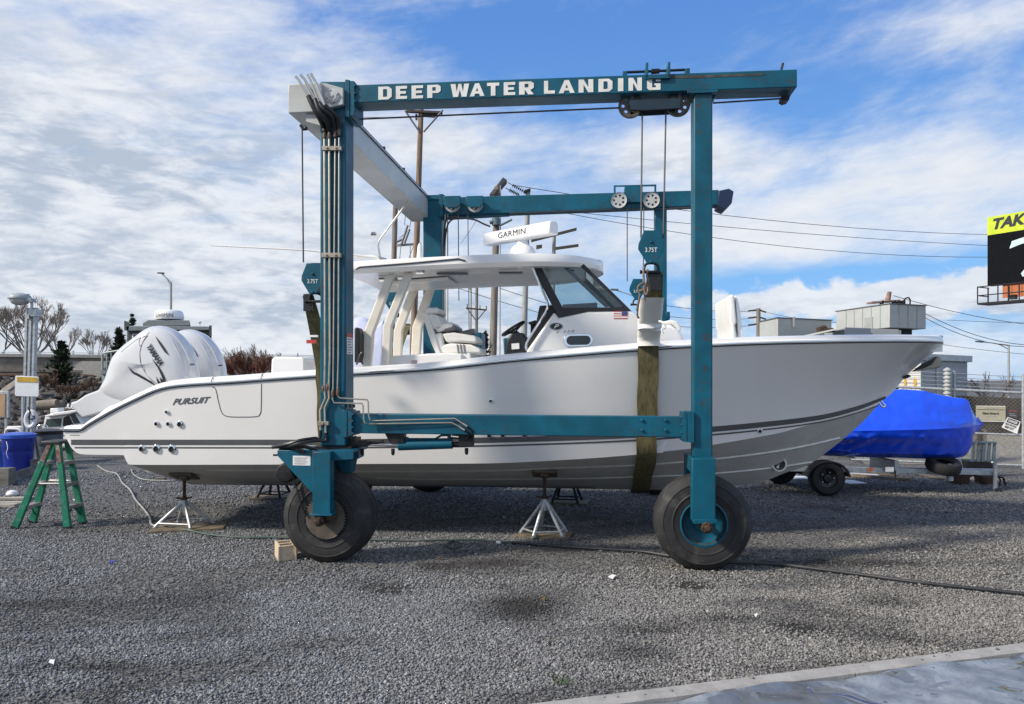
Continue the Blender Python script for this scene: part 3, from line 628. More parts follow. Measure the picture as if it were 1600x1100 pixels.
# loose hoses on the far post
for pts in ([(692, 420, LG-.2), (693, 380, LG-.2), (697, 345, LG-.2), (708, 338, LG-.2), (722, 342, LG-.2)], [(694, 400, LG-.2), (697, 362, LG-.2), (703, 346, LG-.2), (716, 341, LG-.2), (740, 343, LG-.2), (756, 350, LG-.2), (766, 354, LG-.2)]):
    tubeL(pts, .014, 'hydraulic_hose', BLACK, lift, sm=6)
for x in (695.5, 699.5): tubeL([(x, 335, LG-.16), (x, 560, LG-.16)], .011, 'hydraulic_pipe', PIPE, lift)

def sheave(mb, c, r, holes=7, th=.03):
    rings = [(r*.80, th*.5), (r*.86, th*.7), (r, th*.75)]
    pr = [(r*.74, th*.4), (r*.92, th*.5), (r, th*.9), (r*.94, th*.1), (r, -th*.9), (r*.92, -th*.5), (r*.74, -th*.4), (r*.74, th*.4)]
    mb.lathe(pr, c, -YV, 40, cap=False); mb.lathe([(0, th*.5), (r*.45, th*.4), (r*.45, -th*.4), (0, -th*.5)], c, -YV, 30, cap=False)
    for k in range(holes):                            # webs between the round holes
        a0 = 2*math.pi*k/holes; w0, w1 = .62*math.pi/holes, .40*math.pi/holes
        q = []
        for rr, w in ((r*.43, w0*1.5), (r*.59, w1), (r*.76, w0)):
            q.append((rr, w))
        poly = [(rr, a0-w) for rr, w in q]+[(rr, a0+w) for rr, w in q[::-1]]
        A = [c - YV*th*.38 + XV*rr*math.cos(a)+Vector((0, 0, rr*math.sin(a))) for rr, a in poly]
        mb.prism(A, [p+YV*th*.76 for p in A])
    return mb
GREYS = mat('sheave_steel', (.085, .08, .075), .55, metal=.4, var=.3, scale=14); PALES = mat('painted_sheave', (.42, .42, .41), .5, var=.12, dirt=(.25, .22, .2), dirt_amt=.4)
# near trolley
tr = MB().slab([(973, 111), (980, 110.8), (980, 120), (973, 120)], -.08, .08).slab([(1071, 106.5), (1078, 106.2), (1078, 116), (1071, 116)], -.08, .08)
tr.slab([(1009, 97.5), (1013, 97.5), (1013, 122), (1009, 122)], -.17, .16).slab([(1043.5, 96.5), (1047.5, 96.5), (1047.5, 121), (1043.5, 121)], -.17, .16).slab([(1009, 116.5), (1047, 115.5), (1047, 122), (1009, 123)], -.17, -.145)
trl = tr.build('trolley', TEAL, lift, bevel=.003)
MB().tube([PW(979, 113, 0), PW(1073, 109, 0)], .014, 8).slab([(1018, 107.5), (1031, 107), (1031, 111.5), (1018, 112.5)], -.03, .03).build('trolley_rod', DARKM, trl)
MB().slab([(983, 157), (1064, 154), (1062, 169), (1003, 172), (985, 171)], -.11, -.09, at=-.1).slab([(983, 157), (1064, 154), (1062, 169), (1003, 172), (985, 171)], .06, .08, at=-.1).slab([(1009, 120), (1013, 120), (1013, 160), (1009, 160)], .145, .16).slab([(1043, 119), (1047, 119), (1047, 158), (1043, 158)], .145, .16).build('trolley_frame', mat('dark_teal', (.004, .02, .035), .5, var=.3), trl)
for px, py in ((985, 165.5), (1059.5, 163)): sheave(MB(), PW(px, py, -.02), .121).build('sheave', GREYS, trl)
# far trolley and the two sheaves by the far post
tr = MB().slab([(969, 301), (1029, 300), (1029, 315), (969, 316)], LG-.2, LG-.16).slab([(976, 291), (1004, 291), (1004, 301), (976, 302)], LG-.2, LG+.1)
tr.slab([(959, 290), (962, 290), (962, 305), (959, 305)], LG-.2, LG-.17).slab([(1022.5, 288.5), (1025.5, 288.5), (1025.5, 304), (1022.5, 304)], LG-.2, LG-.17).slab([(959, 289.5), (1025.5, 288), (1025.5, 290.5), (959, 291.5)], LG-.2, LG-.17)
tf = tr.build('trolley', TEAL, lift, bevel=.003)
for px in (967, 1018): sheave(MB(), PW(px, 313, LG-.22), .128).build('sheave', PALES, tf)
for px in (706.5, 742):
    s = sheave(MB(), PW(px, 319, LG-.22), .135).build('sheave', PALES, lift)
    MB().slab([(px-14, 306), (px+13, 305.5), (px+13, 318), (px+8, 324), (px-8, 324), (px-14, 319)], LG-.30, LG-.26).build('sheave_cover', TEAL, s, bevel=.01)
# cables
def cable(pts, r=.009): return MB().tube([PW(*p) for p in pts], r, 6).build('hoist_cable', mat('cable_steel', (.09, .09, .095), .5, metal=.6), lift)
cable([(1003.5, 172, -.02), (1001.5, 372, -.02)]); cable([(1040.5, 170, -.02), (1036.5, 372, -.02)])
cable([(555, 186.5, .1), (968, 168.5, .0)]); cable([(1114, 161, .0), (1222, 154, .05)]); cable([(472, 197, .30), (474, 410, .30)]); cable([(980, 325, LG-.2), (980, 440, LG-.15)]); cable([(1006, 325, LG-.2), (1005, 440, LG-.15)])
cable([(716, 330, LG-.2), (717, 470, LG-.2)]); cable([(731, 330, LG-.2), (733, 520, LG-.2)], .008); cable([(795, 333, LG-.15), (962, 327, LG-.15)], .008); cable([(1026, 327, LG-.15), (1122, 322, LG-.1)], .008)

# ------------------------------------------------------------------ hook blocks (3.75T) and slings
hb0 = PW(1017.5, 412, .02)
blk = thing('hook_block', hb0, 'teal 3.75T hook block above the white-sleeved sling', 'hook block', 'hook blocks hanging from the boat hoist')
out = [(1006.3, 359.7), (1031, 359.7), (1038, 381), (1036.4, 391), (1023.3, 411.7), (1011.3, 411.7), (997, 389), (997.6, 381)]
bp = MB().slab(out, -.05, -.035).slab(out, .06, .075).slab([(1007.5, 362), (1030, 362), (1036, 382), (1035, 390), (1022.5, 410), (1012, 410), (999, 388), (999.5, 382)], -.035, .06)
bolts(bp, [PW(1017.5, 378, -.05), PW(1017.5, 409, -.05)], -YV, .016, .018); bp = bp.build('side_plate', TEAL, blk, bevel=.004)
mb = MB(); lettering(mb, '3.75T', PW(1008, 393.8, -.053), PW(1027, 393.8, -.053), PW(1008, 386.8, -.053), bold=.004); mb.build('lettering', PAPER, bp)
MB().tube(smooth_path([PW(1006.5, 427, .02), PW(1007, 417, .02), PW(1011.5, 412, .02), PW(1023, 412, .02), PW(1028.5, 417, .02), PW(1029, 427, .02)], 5), .013, 10).build('shackle', DARKM, blk)
MB().tube([PW(1003, 425, .02), PW(1031.5, 425, .02)], .016, 10).lathe([(.02, 0), (.02, .02)], PW(1003, 425, .02), -XV, 8).build('pin', DARKM, blk)
b2 = dup(blk, PW(493, 459, .33), 'teal 3.75T hook block half hidden behind the piped hoist post')
b3 = dup(blk, PW(996, 468, LG-.1), 'small far 3.75T hook block between windshield and white sleeve'); b4 = dup(blk, PW(616, 487, LG-.1), 'far hook block seen between the leaning hardtop legs')
# ------------------------------------------------------------------ the white fishing boat
YC = 2.5
boat = thing('fishing_boat', L2W(0, YC, 0.38), 'long white centre-console fishing boat with hardtop and twin outboards, PURSUIT on its side', 'motorboat')
def pchip(xs, ys):
    xs, ys = np.array(xs, float), np.array(ys, float); o = np.argsort(xs); xs, ys = xs[o], ys[o]
    h = np.diff(xs); d = np.diff(ys)/h; m = np.zeros_like(ys); m[0], m[-1] = d[0], d[-1]
    for i in range(1, len(xs)-1):
        if d[i-1]*d[i] > 0:
            w1, w2 = 2*h[i]+h[i-1], h[i]+2*h[i-1]; m[i] = (w1+w2)/(w1/d[i-1]+w2/d[i])
    def f(x):
        x = min(max(x, xs[0]), xs[-1]); i = min(max(int(np.searchsorted(xs, x))-1, 0), len(h)-1); t = (x-xs[i])/h[i]
        return float((2*t**3-3*t**2+1)*ys[i]+(t**3-2*t**2+t)*h[i]*m[i]+(-2*t**3+3*t**2)*ys[i+1]+(t**3-t**2)*h[i]*m[i+1])
    return f
X_ST = PL(98, 674, YC-1.55)[0]; X_BOW = PL(1473, 537, YC)[0]; X_CH = PL(1370, 635, YC)[0]
def b_sheer(x):
    t = (x-X_ST)/(X_BOW-X_ST)
    if t < .5: return 1.54+.06*min(1, t/.3)
    return max(0.0, 1.6*(1-min(1, ((t-.5)/.5))**2.5)**.72)
def b_chine(x):
    t = (x-X_ST)/(X_CH-X_ST)
    if t < .42: return 1.53
    return max(0.0, 1.53*(1-min(1, (t-.42)/.58)**2.1)**.85)
def conv(px, b):
    out = []
    for a, c in px:
        x = PL(a, c, YC-1.2)[0]
        for _ in range(12): x, z = PL(a, c, YC-b(x))
        out.append((x, z))
    o = [out[0]]
    for q in out[1:]:
        if q[0] > o[-1][0]+.004: o.append(q)
    return pchip([q[0] for q in o], [q[1] for q in o])
SHEER = [(98, 674.5), (112, 674.8), (124, 674.5), (129, 672.8), (134.5, 669), (150, 659.5), (189, 638), (216, 625), (243.6, 612.7), (262, 607.6), (298, 603.6), (360, 600), (420, 595.5), (551, 587), (671, 579.5), (800, 566), (900, 557), (1000, 549), (1036, 546.3), (1114, 542.3), (1180, 539.5), (1280, 537), (1396, 535.5), (1440, 535.6), (1473, 537)]
CHINE = [(98, 676.5), (101, 680), (112, 700), (118, 706), (126, 709.5), (150, 710.6), (193, 711), (199.9, 725), (202, 726), (360, 726), (480, 725.6), (553, 725), (640, 724.6), (760, 724), (875, 719), (998, 710), (1032, 706), (1079, 701), (1114, 695), (1180, 683.7), (1220, 676), (1256, 666), (1322, 651), (1369, 637)]
KEEL = [(288, 757), (400, 758), (500, 759), (760, 761), (990, 765), (1100, 763.5), (1150, 759), (1202, 749), (1226, 739), (1264, 726.5), (1289, 708.6), (1322.5, 682), (1358, 649), (1373, 631), (1396, 612), (1414, 589), (1434, 571), (1457, 552), (1473, 538.5)]
z_sheer = conv(SHEER, b_sheer); z_ch0 = conv(CHINE, b_chine); z_keel0 = conv(KEEL, lambda x: 0.0)
X_STEP = PL(199, 722, YC-1.53)[0]
def z_keel(x): return z_keel0(x)
def z_chine(x):
    if x >= X_CH: return z_keel(x)
    zc = z_ch0(x); k = max(0, min(1, (x-(X_CH-.25))/.25))
    return max(z_keel(x), zc*(1-k**3)+z_keel(X_CH)*k**3) if x > X_STEP else zc
def flare(x):
    t = max(0, min(1, (x-(-.5))/(X_BOW-(-.5)))); return .9+.75*t
def b_hull(x, z):
    zc, zs = z_chine(x), z_sheer(x); bc = b_chine(x)
    if z >= zc or x < X_STEP:
        s = max(0, min(1, (z-zc)/max(1e-4, zs-zc))); return bc+(b_sheer(x)-bc)*s**flare(x)
    zk = z_keel(x); s = max(0, min(1, (z-zk)/max(1e-4, zc-zk))); return bc*s**.95
def on_hull(px, py, off=0.0):           # yard x and z of the near hull side behind a photo pixel
    x, z = PL(px, py, YC-1.2)
    for _ in range(25):
        b = b_hull(x, z)+off; x2, z2 = PL(px, py, YC-b); x, z = x*.3+x2*.7, z*.3+z2*.7
    return x, z
def H(px, py, off=.003):
    x, z = on_hull(px, py, off); return L2W(x, YC-(b_hull(x, z)+off), z)

xs_ = sorted(set([X_ST+.0015]+list(np.linspace(X_ST+.02, X_BOW-.02, 130))+[X_STEP-.01, X_STEP+.01]+list(np.linspace(X_ST, X_ST+.4, 14))+list(np.linspace(X_BOW-.25, X_BOW-.002, 10))))
NT_ = 18; NB_ = 7
def loft(rows, flip=False):
    n = len(rows[0]); fs = []
    for i in range(len(rows)-1):
        for j in range(n-1): fs.append([i*n+j, i*n+j+1, (i+1)*n+j+1, (i+1)*n+j])
    return [p for r in rows for p in r], fs
top_rows = {1: [], -1: []}; bot = []
for x in xs_:
    zc, zs = z_chine(x), z_sheer(x)
    for s in (1, -1):
        top_rows[s].append([L2W(x, YC-s*b_hull(x, zc+(zs-zc)*j/NT_), zc+(zs-zc)*j/NT_) for j in range(NT_+1)])
    zk = z_keel(x) if x > X_STEP else zc+.0
    zk = min(zk, zc)
    row = []
    for j in range(-NB_, NB_+1):
        t = abs(j)/NB_; bc = b_chine(x)
        row.append(L2W(x, YC-math.copysign(bc*t**.95 if t else 0, j), zk+(zc-zk)*t))
    bot.append(row)
hm = MB()
for s in (1, -1): hm.add(*loft(top_rows[s]))
a, b = top_rows[1][0], top_rows[-1][0]; hm.add(a+b[::-1], [[i, i+1, len(a)*2-2-i, len(a)*2-1-i] for i in range(len(a)-1)])     # stern face
nplat = len([x for x in xs_ if x < X_STEP])
hm.add(*loft(bot[:nplat]))               # white underside of the swim platform
hull = hm.build('hull', GEL, boat, smooth=24)
bt_ = MB().add(*loft(bot[nplat-1:])); bt_.build('bottom', ANTIF, boat, smooth=40)
# strakes on the bottom
st = MB()
for line, w in (([(512, 738), (640, 738), (760, 737), (875, 733), (996, 728.5), (1079, 722.5), (1180, 711.7), (1251, 700), (1312, 686)], .030), ([(590, 748.5), (700, 750), (760, 750), (900, 749), (996, 746.5), (1079, 743.6), (1119, 741), (1204, 732.7), (1268, 723.5)], .026), ([(325, 736), (420, 736), (512, 738)], .024)):
    q = [];  n = 60
    f = pchip([p[0] for p in line], [p[1] for p in line])
    for i in range(n+1):
        px = line[0][0]+(line[-1][0]-line[0][0])*i/n; q.append(on_hull(px, f(px), .004))
    for s in (1, -1):
        A = []
        for x, z in q:
            A.append([L2W(x, YC-s*(b_hull(x, z+w)), z+w), L2W(x, YC-s*(b_hull(x, z+w*.3)+.028), z+w*.35), L2W(x, YC-s*(b_hull(x, z-w*.5)+.022), z-w*.15), L2W(x, YC-s*b_hull(x, z-w), z-w*.6)])
        st.add(*loft(A))
st.build('strake', STRAKE, boat)
# gunwale cap, inner sides and sole
CAPH = .098
def caph(x):
    t = (x-X_ST)/.5; return CAPH*(.68+.32*min(1, max(0, t)))
X_TR = PL(405, 590, YC-1.4)[0]; X_CON = PL(1040, 530, YC-1.3)[0]
rows = []
def solez(x):
    zp = z_sheer(X_ST+.2)+.03
    if x < X_TR: return zp
    if x < X_CON: return 1.05
    return 1.05+(z_sheer(x)-.10-1.05)*min(1, (x-X_CON)/.3)
for x in xs_:
    bs, zs, h = b_sheer(x), z_sheer(x), caph(x); cw = min(.30, bs*.75); iw = bs-cw; sz = min(solez(x), zs+h-.004)
    pr = [(bs+.006, zs+.012), (bs+.012, zs+.022), (bs+.012, zs+h*.45), (bs-.012, zs+h*.55), (bs-.022, zs+h*.9), (bs-.05, zs+h), (bs-cw*.5, zs+h+.008), (iw+.02, zs+h), (iw, zs+h-.02), (iw-.01*(iw > .05), sz), (0, sz)]
    pr = [(max(0, b_), z_) for b_, z_ in pr]
    rows.append([L2W(x, YC-b_, z_) for b_, z_ in pr]+[L2W(x, YC+b_, z_) for b_, z_ in pr[-2::-1]])
dk = MB().add(*loft(rows)); n0 = len(rows[0])
dk.add(rows[0], [list(range(n0))]); dk.add(rows[-1], [list(range(n0))])
deck = dk.build('deck', GELC, boat, smooth=38)
rr = MB(); rc = MB()
for s in (1, -1):
    A = []; C_ = []
    for x in xs_:
        bs, zs = b_sheer(x), z_sheer(x); B_ = lambda b_, z_: L2W(x, YC-s*max(0, b_), z_)
        A.append([B_(bs-.004, zs-.001), B_(bs+.014, zs+.001), B_(bs+.016, zs+.012), B_(bs+.004, zs+.015)])
        C_.append([B_(bs+.013, zs+.0225), B_(bs+.021, zs+.026), B_(bs+.021, zs+.034), B_(bs+.011, zs+.038)])
    rr.add(*loft(A)); rc.add(*loft(C_))
rr.build('rub_rail', BLACK, boat); rc.build('rub_rail_insert', CHROME, boat)
sm = MB()                                   # seams in the cap and the side door
for px in (331, 408.5):
    x = on_hull(px, 600)[0]
    sm.tube([L2W(x, YC-(b_sheer(x)+.0135), z_sheer(x)+.03), L2W(x, YC-(b_sheer(x)+.0135), z_sheer(x)+.05), L2W(x, YC-(b_sheer(x)-.02), z_sheer(x)+.09), L2W(x, YC-(b_sheer(x)-.1), z_sheer(x)+.104)], .005, 5)
sm.build('cap_seam', CHAR, deck)
dr = smooth_path([H(332, 605, .0), H(337, 608, .0), H(341.5, 628, .0), H(346, 643, .0), H(352, 649.5, .0), H(366, 651.5, .0), H(399, 651, .0), H(406, 647, .0), H(408, 638, .0), H(408.5, 600, .0)], 5)
MB().tube(dr, .0055, 5).build('side_door_seam', CHAR, hull)
# painted stripes, laid 3 mm proud of the hull
def stripe(up, lo, name, m, n=90):
    fu, fl_ = pchip(*zip(*up)), pchip(*zip(*lo)); mb = MB(); x0, x1 = max(up[0][0], lo[0][0]), min(up[-1][0], lo[-1][0])
    R1 = []
    for i in range(n+1):
        px = x0+(x1-x0)*i/n; r = []
        for k in range(4):
            py = fu(px)+(fl_(px)-fu(px))*k/3; r.append(on_hull(px, py, .008))
        R1.append(r)
    for s in (1, -1): mb.add(*loft([[L2W(x, YC-s*(b_hull(x, z)+.003+.007*max(0, min(1, x-3.2))), z) for x, z in r] for r in R1]))
    mb.build(name, m, hull)
stripe([(106, 687), (480, 687), (600, 685.5), (760, 683.5), (875, 680.5), (1000, 675), (1114, 666.5), (1180, 660.5), (1282, 648.5), (1343, 633.5), (1384, 619)],
       [(110.5, 695.3), (480, 695.5), (600, 694.2), (760, 692), (875, 689), (1000, 683.5), (1114, 675), (1180, 669), (1282, 656), (1343, 640), (1384, 623)], 'boot_stripe', CHAR)
stripe([(115, 698.4), (480, 698.5), (600, 697.5), (760, 695.3), (875, 692), (1000, 686.3), (1114, 678), (1180, 671.8), (1282, 658.4), (1343, 643), (1372, 633)],
       [(116, 700.6), (480, 700.8), (600, 700), (760, 697.9), (875, 694.6), (1000, 689), (1114, 680.6), (1180, 674.2), (1282, 660.6), (1343, 645), (1372, 635)], 'pin_stripe', CHAR)
def hull_proj(p):
    r = p-Vector((0, D0, 0)); x = r.x*CT-r.y*ST; z = p.z; return L2W(x, YC-(b_hull(x, z)+.004), z)
mb = MB(); lettering(mb, 'PURSUIT', H(269.5, 633), H(328, 629.6), H(271, 623), bold=.03, shear=.35, spacing=1.02, proj=hull_proj); mb.build('lettering', CHAR, hull)
mb = MB()
for q in ((109, 679.2, 124, 680.6),):
    mb.add([H(q[0], q[1]), H(q[2], q[1]), H(q[2], q[3]), H(q[0], q[3])], [[0, 1, 2, 3]])
mb.build('small_decal', DECALS, hull)
for px, py, r in ((261, 643.5, .019), (245, 662, .024), (263.5, 662, .024), (281.5, 662.5, .033), (222, 701, .034), (245, 701, .041), (269, 701.5, .041), (767, 626, .018), (765, 680.5, .026), (786, 680.5, .026), (820, 680, .026), (1187, 673, .026)):
    c = H(px, py, 0.0); t = MB().lathe([(r*1.25, 0), (r*1.3, .008), (r*1.05, .02), (r*.8, .022), (r*.72, .01)], c, -YV, 20, cap=False).build('through_hull_fitting', CHROME, hull)
    MB().lathe([(r*.85, .004), (0, .012)], c, -YV, 16, cap=False).build('hole', BLACK, t)
# bow thruster tunnel, bow eye, anchor
x, z = on_hull(1217, 725); c = L2W(x, YC-b_hull(x, z), z); nrm = (L2W(x, -1, 0)-L2W(x, 0, 0))
thr = MB().lathe([(.075, .03), (.095, .03), (.098, -.02), (.075, -.06), (.07, .02)], c, nrm, 28, cap=False).build('thruster_tunnel', STRAKE, boat)
MB().lathe([(.072, .012), (0, .006)], c, nrm, 24, cap=False).build('tunnel_mouth', BLACK, thr)
pp = MB()
for k in range(1):
    a = 3.9; d1 = XV*math.cos(a)+Vector((0, 0, math.sin(a))); d2 = XV*math.cos(a+.7)+Vector((0, 0, math.sin(a+.7)))
    pp.prism([c+nrm*.018, c+nrm*.022+d1*.062, c+nrm*.022+d2*.055], [c+nrm*.024, c+nrm*.030+d1*.062, c+nrm*.030+d2*.055])
pp.build('propeller_blade', STRAKE, thr)
eye = [PW(*p, YC) for p in ((1372, 628), (1379, 636), (1383, 634), (1379.5, 630), (1375, 624.5))]
MB().tube(smooth_path(eye, 4), .012, 8).build('bow_eye', CHROME, boat)
an = MB().slab([(1462, 557), (1469, 557), (1472, 563), (1471, 571), (1467, 575), (1452, 577), (1436, 580), (1444, 574), (1456, 568)], YC-.13, YC+.10).build('anchor', mat('stained_anchor', (.30, .28, .22), .4, metal=.6, var=.3, dirt=(.06, .05, .04), dirt_amt=.6), boat, bevel=.012)
MB().slab([(1428, 581), (1455, 569), (1466, 557), (1449, 566), (1436, 575)], YC-.16, YC-.06).build('anchor_shank', BLACK, an, bevel=.01)
MB().slab([(1411, 588), (1420, 585), (1424, 588), (1415, 592)], YC-.05, YC+.05).build('anchor_roller_shoe', DARKM, boat)
# fore deck seat, bow cushion, aft box
MB().slab([(1139, 461.5), (1147, 459), (1151.5, 503), (1149, 508), (1152, 530), (1143, 530), (1142.5, 508), (1140, 503)], YC-.55, YC+.55).build('bow_backrest', VINYL, boat, bevel=.025, seg=3)
MB().slab([(1149, 461), (1153, 468), (1157, 485), (1162, 530), (1154, 530)], YC-.5, YC+.5).build('bow_backrest_shell', GELC, boat, bevel=.01)
MB().slab([(1030, 503), (1050, 500), (1058, 502), (1064, 511), (1064, 518), (1060, 520), (1056, 512), (1048, 507), (1030, 508)], YC-.6, YC+.6).build('bow_cushion', VINYL, boat, bevel=.02, seg=3)
MB().slab([(1020, 508), (1048, 507), (1058, 514), (1066, 522), (1074, 545), (1020, 548)], YC-.65, YC+.65).build('bow_seat_base', GELC, boat, bevel=.04, seg=3)
MB().slab([(424, 562), (428, 557), (472, 558), (476, 562), (476, 600), (422, 600)], YC-.7, YC+.7).build('bait_station', GELC, boat, bevel=.03, seg=3)
MB().slab([(322, 600), (345, 600), (345, 640), (322, 640)], YC-1.2, YC+1.2).build('transom', GELC, boat)
MB().slab([(553, 512), (558, 511), (561.5, 516), (562, 555), (559, 566), (553, 567)], YC-1.05, YC-.85).build('dark_cushion', BLACK, boat, bevel=.02, seg=3)
# cleat and dark cable loops by the leg
MB().tube(smooth_path([PW(557, 570, YC-1.25), PW(562, 556, YC-1.25), PW(566, 551, YC-1.25), PW(564, 562, YC-1.25), PW(567, 569, YC-1.25)], 5), .012, 6).build('cable_loop', BLACK, boat)
# hardtop
def pl2(px, py, yl): return Vector((*PL(px, py, yl), yl))
yN, yF = YC-1.08, YC+1.08
zt_near = PL(727, 402, yN)[1]
HT0 = PL(600, 420, yN)[1]-.045
xa_, xf_ = PL(530, 421, yN)[0], PL(943, 404, YC)[0]
def ht_plan(x):                             # half width along the roof
    t = (x-xa_)/(xf_-xa_)
    if t < .66: return 1.08
    return 1.08*(1-max(0, (t-.66)/.34)**2.3)**.5 if t < 1 else 0
def ht_z(x): t = (x-xa_)/(xf_-xa_); return HT0+.075*math.sin(min(1, t*1.1)*math.pi*.55)
rows = []
for i in range(41):
    t = i/40; t = 1-(1-t)**1.7 if t > .5 else t*(1-.5**1.7)/.5
    x = xa_+(xf_-xa_)*min(t, .9995); b_ = ht_plan(x); z = ht_z(x); th = .14; lift_ = .06*max(0, (t-.72)/.28)**2
    row = []
    pr = [(0, z+.02+lift_*.3), (b_*.86, z+lift_*.3), (b_*.93, z-.01+lift_*.7), (b_, z+.035+lift_*.6), (b_, z+.075), (b_*.97, z+th), (b_*.8, z+th+.025), (0, z+th+.055)]
    rows.append([L2W(x, YC-q, zz) for q, zz in pr]+[L2W(x, YC+q, zz) for q, zz in pr[-2:0:-1]])
n = len(rows[0]); vs = [p for r in rows for p in r]; fs = []
for i in range(40):
    for j in range(n): j2 = (j+1) % n; fs.append([i*n+j, i*n+j2, (i+1)*n+j2, (i+1)*n+j])
fs.append(list(range(n))); fs.append([40*n+j for j in range(n)])
ht = MB().add(vs, fs).build('hardtop', GELC, boat, smooth=38)
trm = MB().tube([PW(556, 421, yN-.005), PW(562, 417.5, yN-.005), PW(640, 411.5, yN-.005), PW(716, 404.5, yN-.005), PW(727, 407.5, yN-.005)], .011, 6)
trm.build('awning_track', CHAR, ht)
uz = lambda x: ht_z(x)+.004
ul = MB()
def under(px, py, yl):
    x, _ = PL(px, py, yl); return x
for (xa, xb, ya, yb) in ((-1.15, -.75, YC-.72, YC-.60), (-.35, -.05, YC-.72, YC-.6)):
    ul.box(xa, xb, ya, yb, HT0+.02, HT0+.04, L2W)
ul.build('hardtop_speaker', CHAR, ht)
for px, py, yl in ((656, 422, YC-.9), (598, 434, YC-.6), (627, 431, YC-.6), (700, 444, YC+.75)):
    c = PW(px, py, yl); q = MB().lathe([(.03, -.05), (.05, -.04), (.05, .05), (.03, .06)], c, XV, 14).tube([c, c+Vector((0, 0, .06))], .012, 6); q.build('spotlight', CHROME, ht)
MB().slab([(600, 440), (700, 432), (700, 437), (600, 446)], YC-.4, YC+.4).build('hardtop_beam', GELC, ht, bevel=.01)
MB().slab([(640, 428), (760, 419), (830, 433), (640, 446)], YC-.45, YC+.45, at=YC+.3).build('hardtop_console', GELC, ht, bevel=.03)
# leaning hardtop legs
def leg(pts, yl):
    A = [PL(a, b, yl) for a, b in pts]
    return MB().prism([L2W(x, yl-.045, z) for x, z in A], [L2W(x, yl+.045, z) for x, z in A]).build('hardtop_leg', CREAM, boat, bevel=.018, seg=3)
leg([(604, 430), (618, 428), (584.5, 521), (581, 575), (566, 575), (569.5, 519)], YC-.82); leg([(632.5, 427), (646.5, 425), (613.5, 510), (610, 575), (596.5, 575), (599.5, 509)], YC-.82)
leg([(643.5, 444), (656.5, 442), (629.5, 517), (628, 560), (614.5, 560), (616, 516)], YC+.82); leg([(669.5, 441), (682.5, 440), (660, 513), (656, 560), (642.5, 560), (645, 511)], YC+.82)
# console with windshield: side panels lean in towards the roof
yS, yS2 = YC-.72, YC+.72
CZ = [(866, 487), (873, 496), (918, 486), (986, 485), (1001, 497), (1012, 545), (1012, 575), (815, 580), (823.5, 547)]
MB().slab(CZ, yS, yS2).build('console', GEL, boat, bevel=.03, seg=3)
for yl, o in ((yS-.004, 0), (yS2+.004, 1)):
    q0 = [(826, 408), (891, 402), (905, 405.5), (986, 485), (918, 486.5), (873, 496.5)]; g = [(846.5, 419), (856, 410.5), (897, 407), (975.5, 480), (879.5, 481)]
    Q = [PL(a, b, yS) for a, b in q0]; Gq = [PL(a, b, yS) for a, b in g]
    th = .02 if not o else -.02
    # frame as a ring of quads between the outer outline and the glass
    mb = MB(); outer = [Q[0], Q[1], Q[2], Q[3], Q[4], Q[5]]; inner = [Gq[0], Gq[1], Gq[2], Gq[3], ((Gq[3][0]+Gq[4][0])/2, (Gq[3][1]+Gq[4][1])/2), Gq[4]]
    n = 6
    for yy in (yl, yl+th):
        mb.add([L2W(x, yy, z) for x, z in outer]+[L2W(x, yy, z) for x, z in inner], [[i, (i+1) % n, n+(i+1) % n, n+i] for i in range(n)])
    mb.add([L2W(x, yl, z) for x, z in outer]+[L2W(x, yl+th, z) for x, z in outer], [[i, (i+1) % n, n+(i+1) % n, n+i] for i in range(n)])
    mb.add([L2W(x, yl, z) for x, z in inner]+[L2W(x, yl+th, z) for x, z in inner], [[i, (i+1) % n, n+(i+1) % n, n+i] for i in range(n)])
    fr = mb.build('side_window_frame', BLACK, boat)
    MB().prism([L2W(x, yl+th*.3, z) for x, z in Gq], [L2W(x, yl+th*.5, z) for x, z in Gq]).build('side_window', GLASS, fr)
# front glass between the sides, with its dark edge posts
a0, a1 = PL(905, 405.5, yS), PL(986, 485, yS)
def wf(t, y, o=0): return L2W(a0[0]+(a1[0]-a0[0])*t+o, y, a0[1]+(a1[1]-a0[1])*t)
fw = MB()
for y0, y1 in ((yS+.02, yS+.05), (yS2-.05, yS2-.02)):
    fw.prism([wf(0, y0), wf(1, y0), wf(1, y0, -.03), wf(0, y0, -.03)], [wf(0, y1), wf(1, y1), wf(1, y1, -.03), wf(0, y1, -.03)])
fw.prism([wf(.93, yS+.07), wf(1, yS+.07), wf(1, yS+.07, -.03), wf(.93, yS+.07, -.03)], [wf(.93, yS2-.07), wf(1, yS2-.07), wf(1, yS2-.07, -.03), wf(.93, yS2-.07, -.03)])
fw = fw.build('windshield_frame', BLACK, boat)
MB().slab([(873, 411), (880, 410.5), (953, 479), (945, 479.5)], yS+.06, yS+.10, at=yS+.06).build('window_pillar', mat('pillar_grey', (.20, .22, .24), .4), boat, bevel=.008)
MB().prism([wf(0, yS+.07, -.012), wf(.93, yS+.07, -.012), wf(.93, yS+.07, -.018), wf(0, yS+.07, -.018)], [wf(0, yS2-.07, -.012), wf(.93, yS2-.07, -.012), wf(.93, yS2-.07, -.018), wf(0, yS2-.07, -.018)]).build('windshield', GLASS, fw)
wp = MB().tube([wf(.95, YC-.35, .02), wf(.55, YC-.45, .02), wf(.45, YC-.46, .02)], .01, 6).build('wiper', BLACK, fw)
MB().slab([(933, 485.5), (880, 487), (880, 479), (933, 476)], YC-.3, YC+.3, at=YC).build('dash_top', mat('dash_grey', (.22, .23, .24), .55, var=.1), boat, bevel=.01)
MB().slab([(855, 418), (892, 413), (900, 424), (868, 428)], YC-.35, YC+.3, at=YC).build('overhead_box', GELC, ht, bevel=.02)
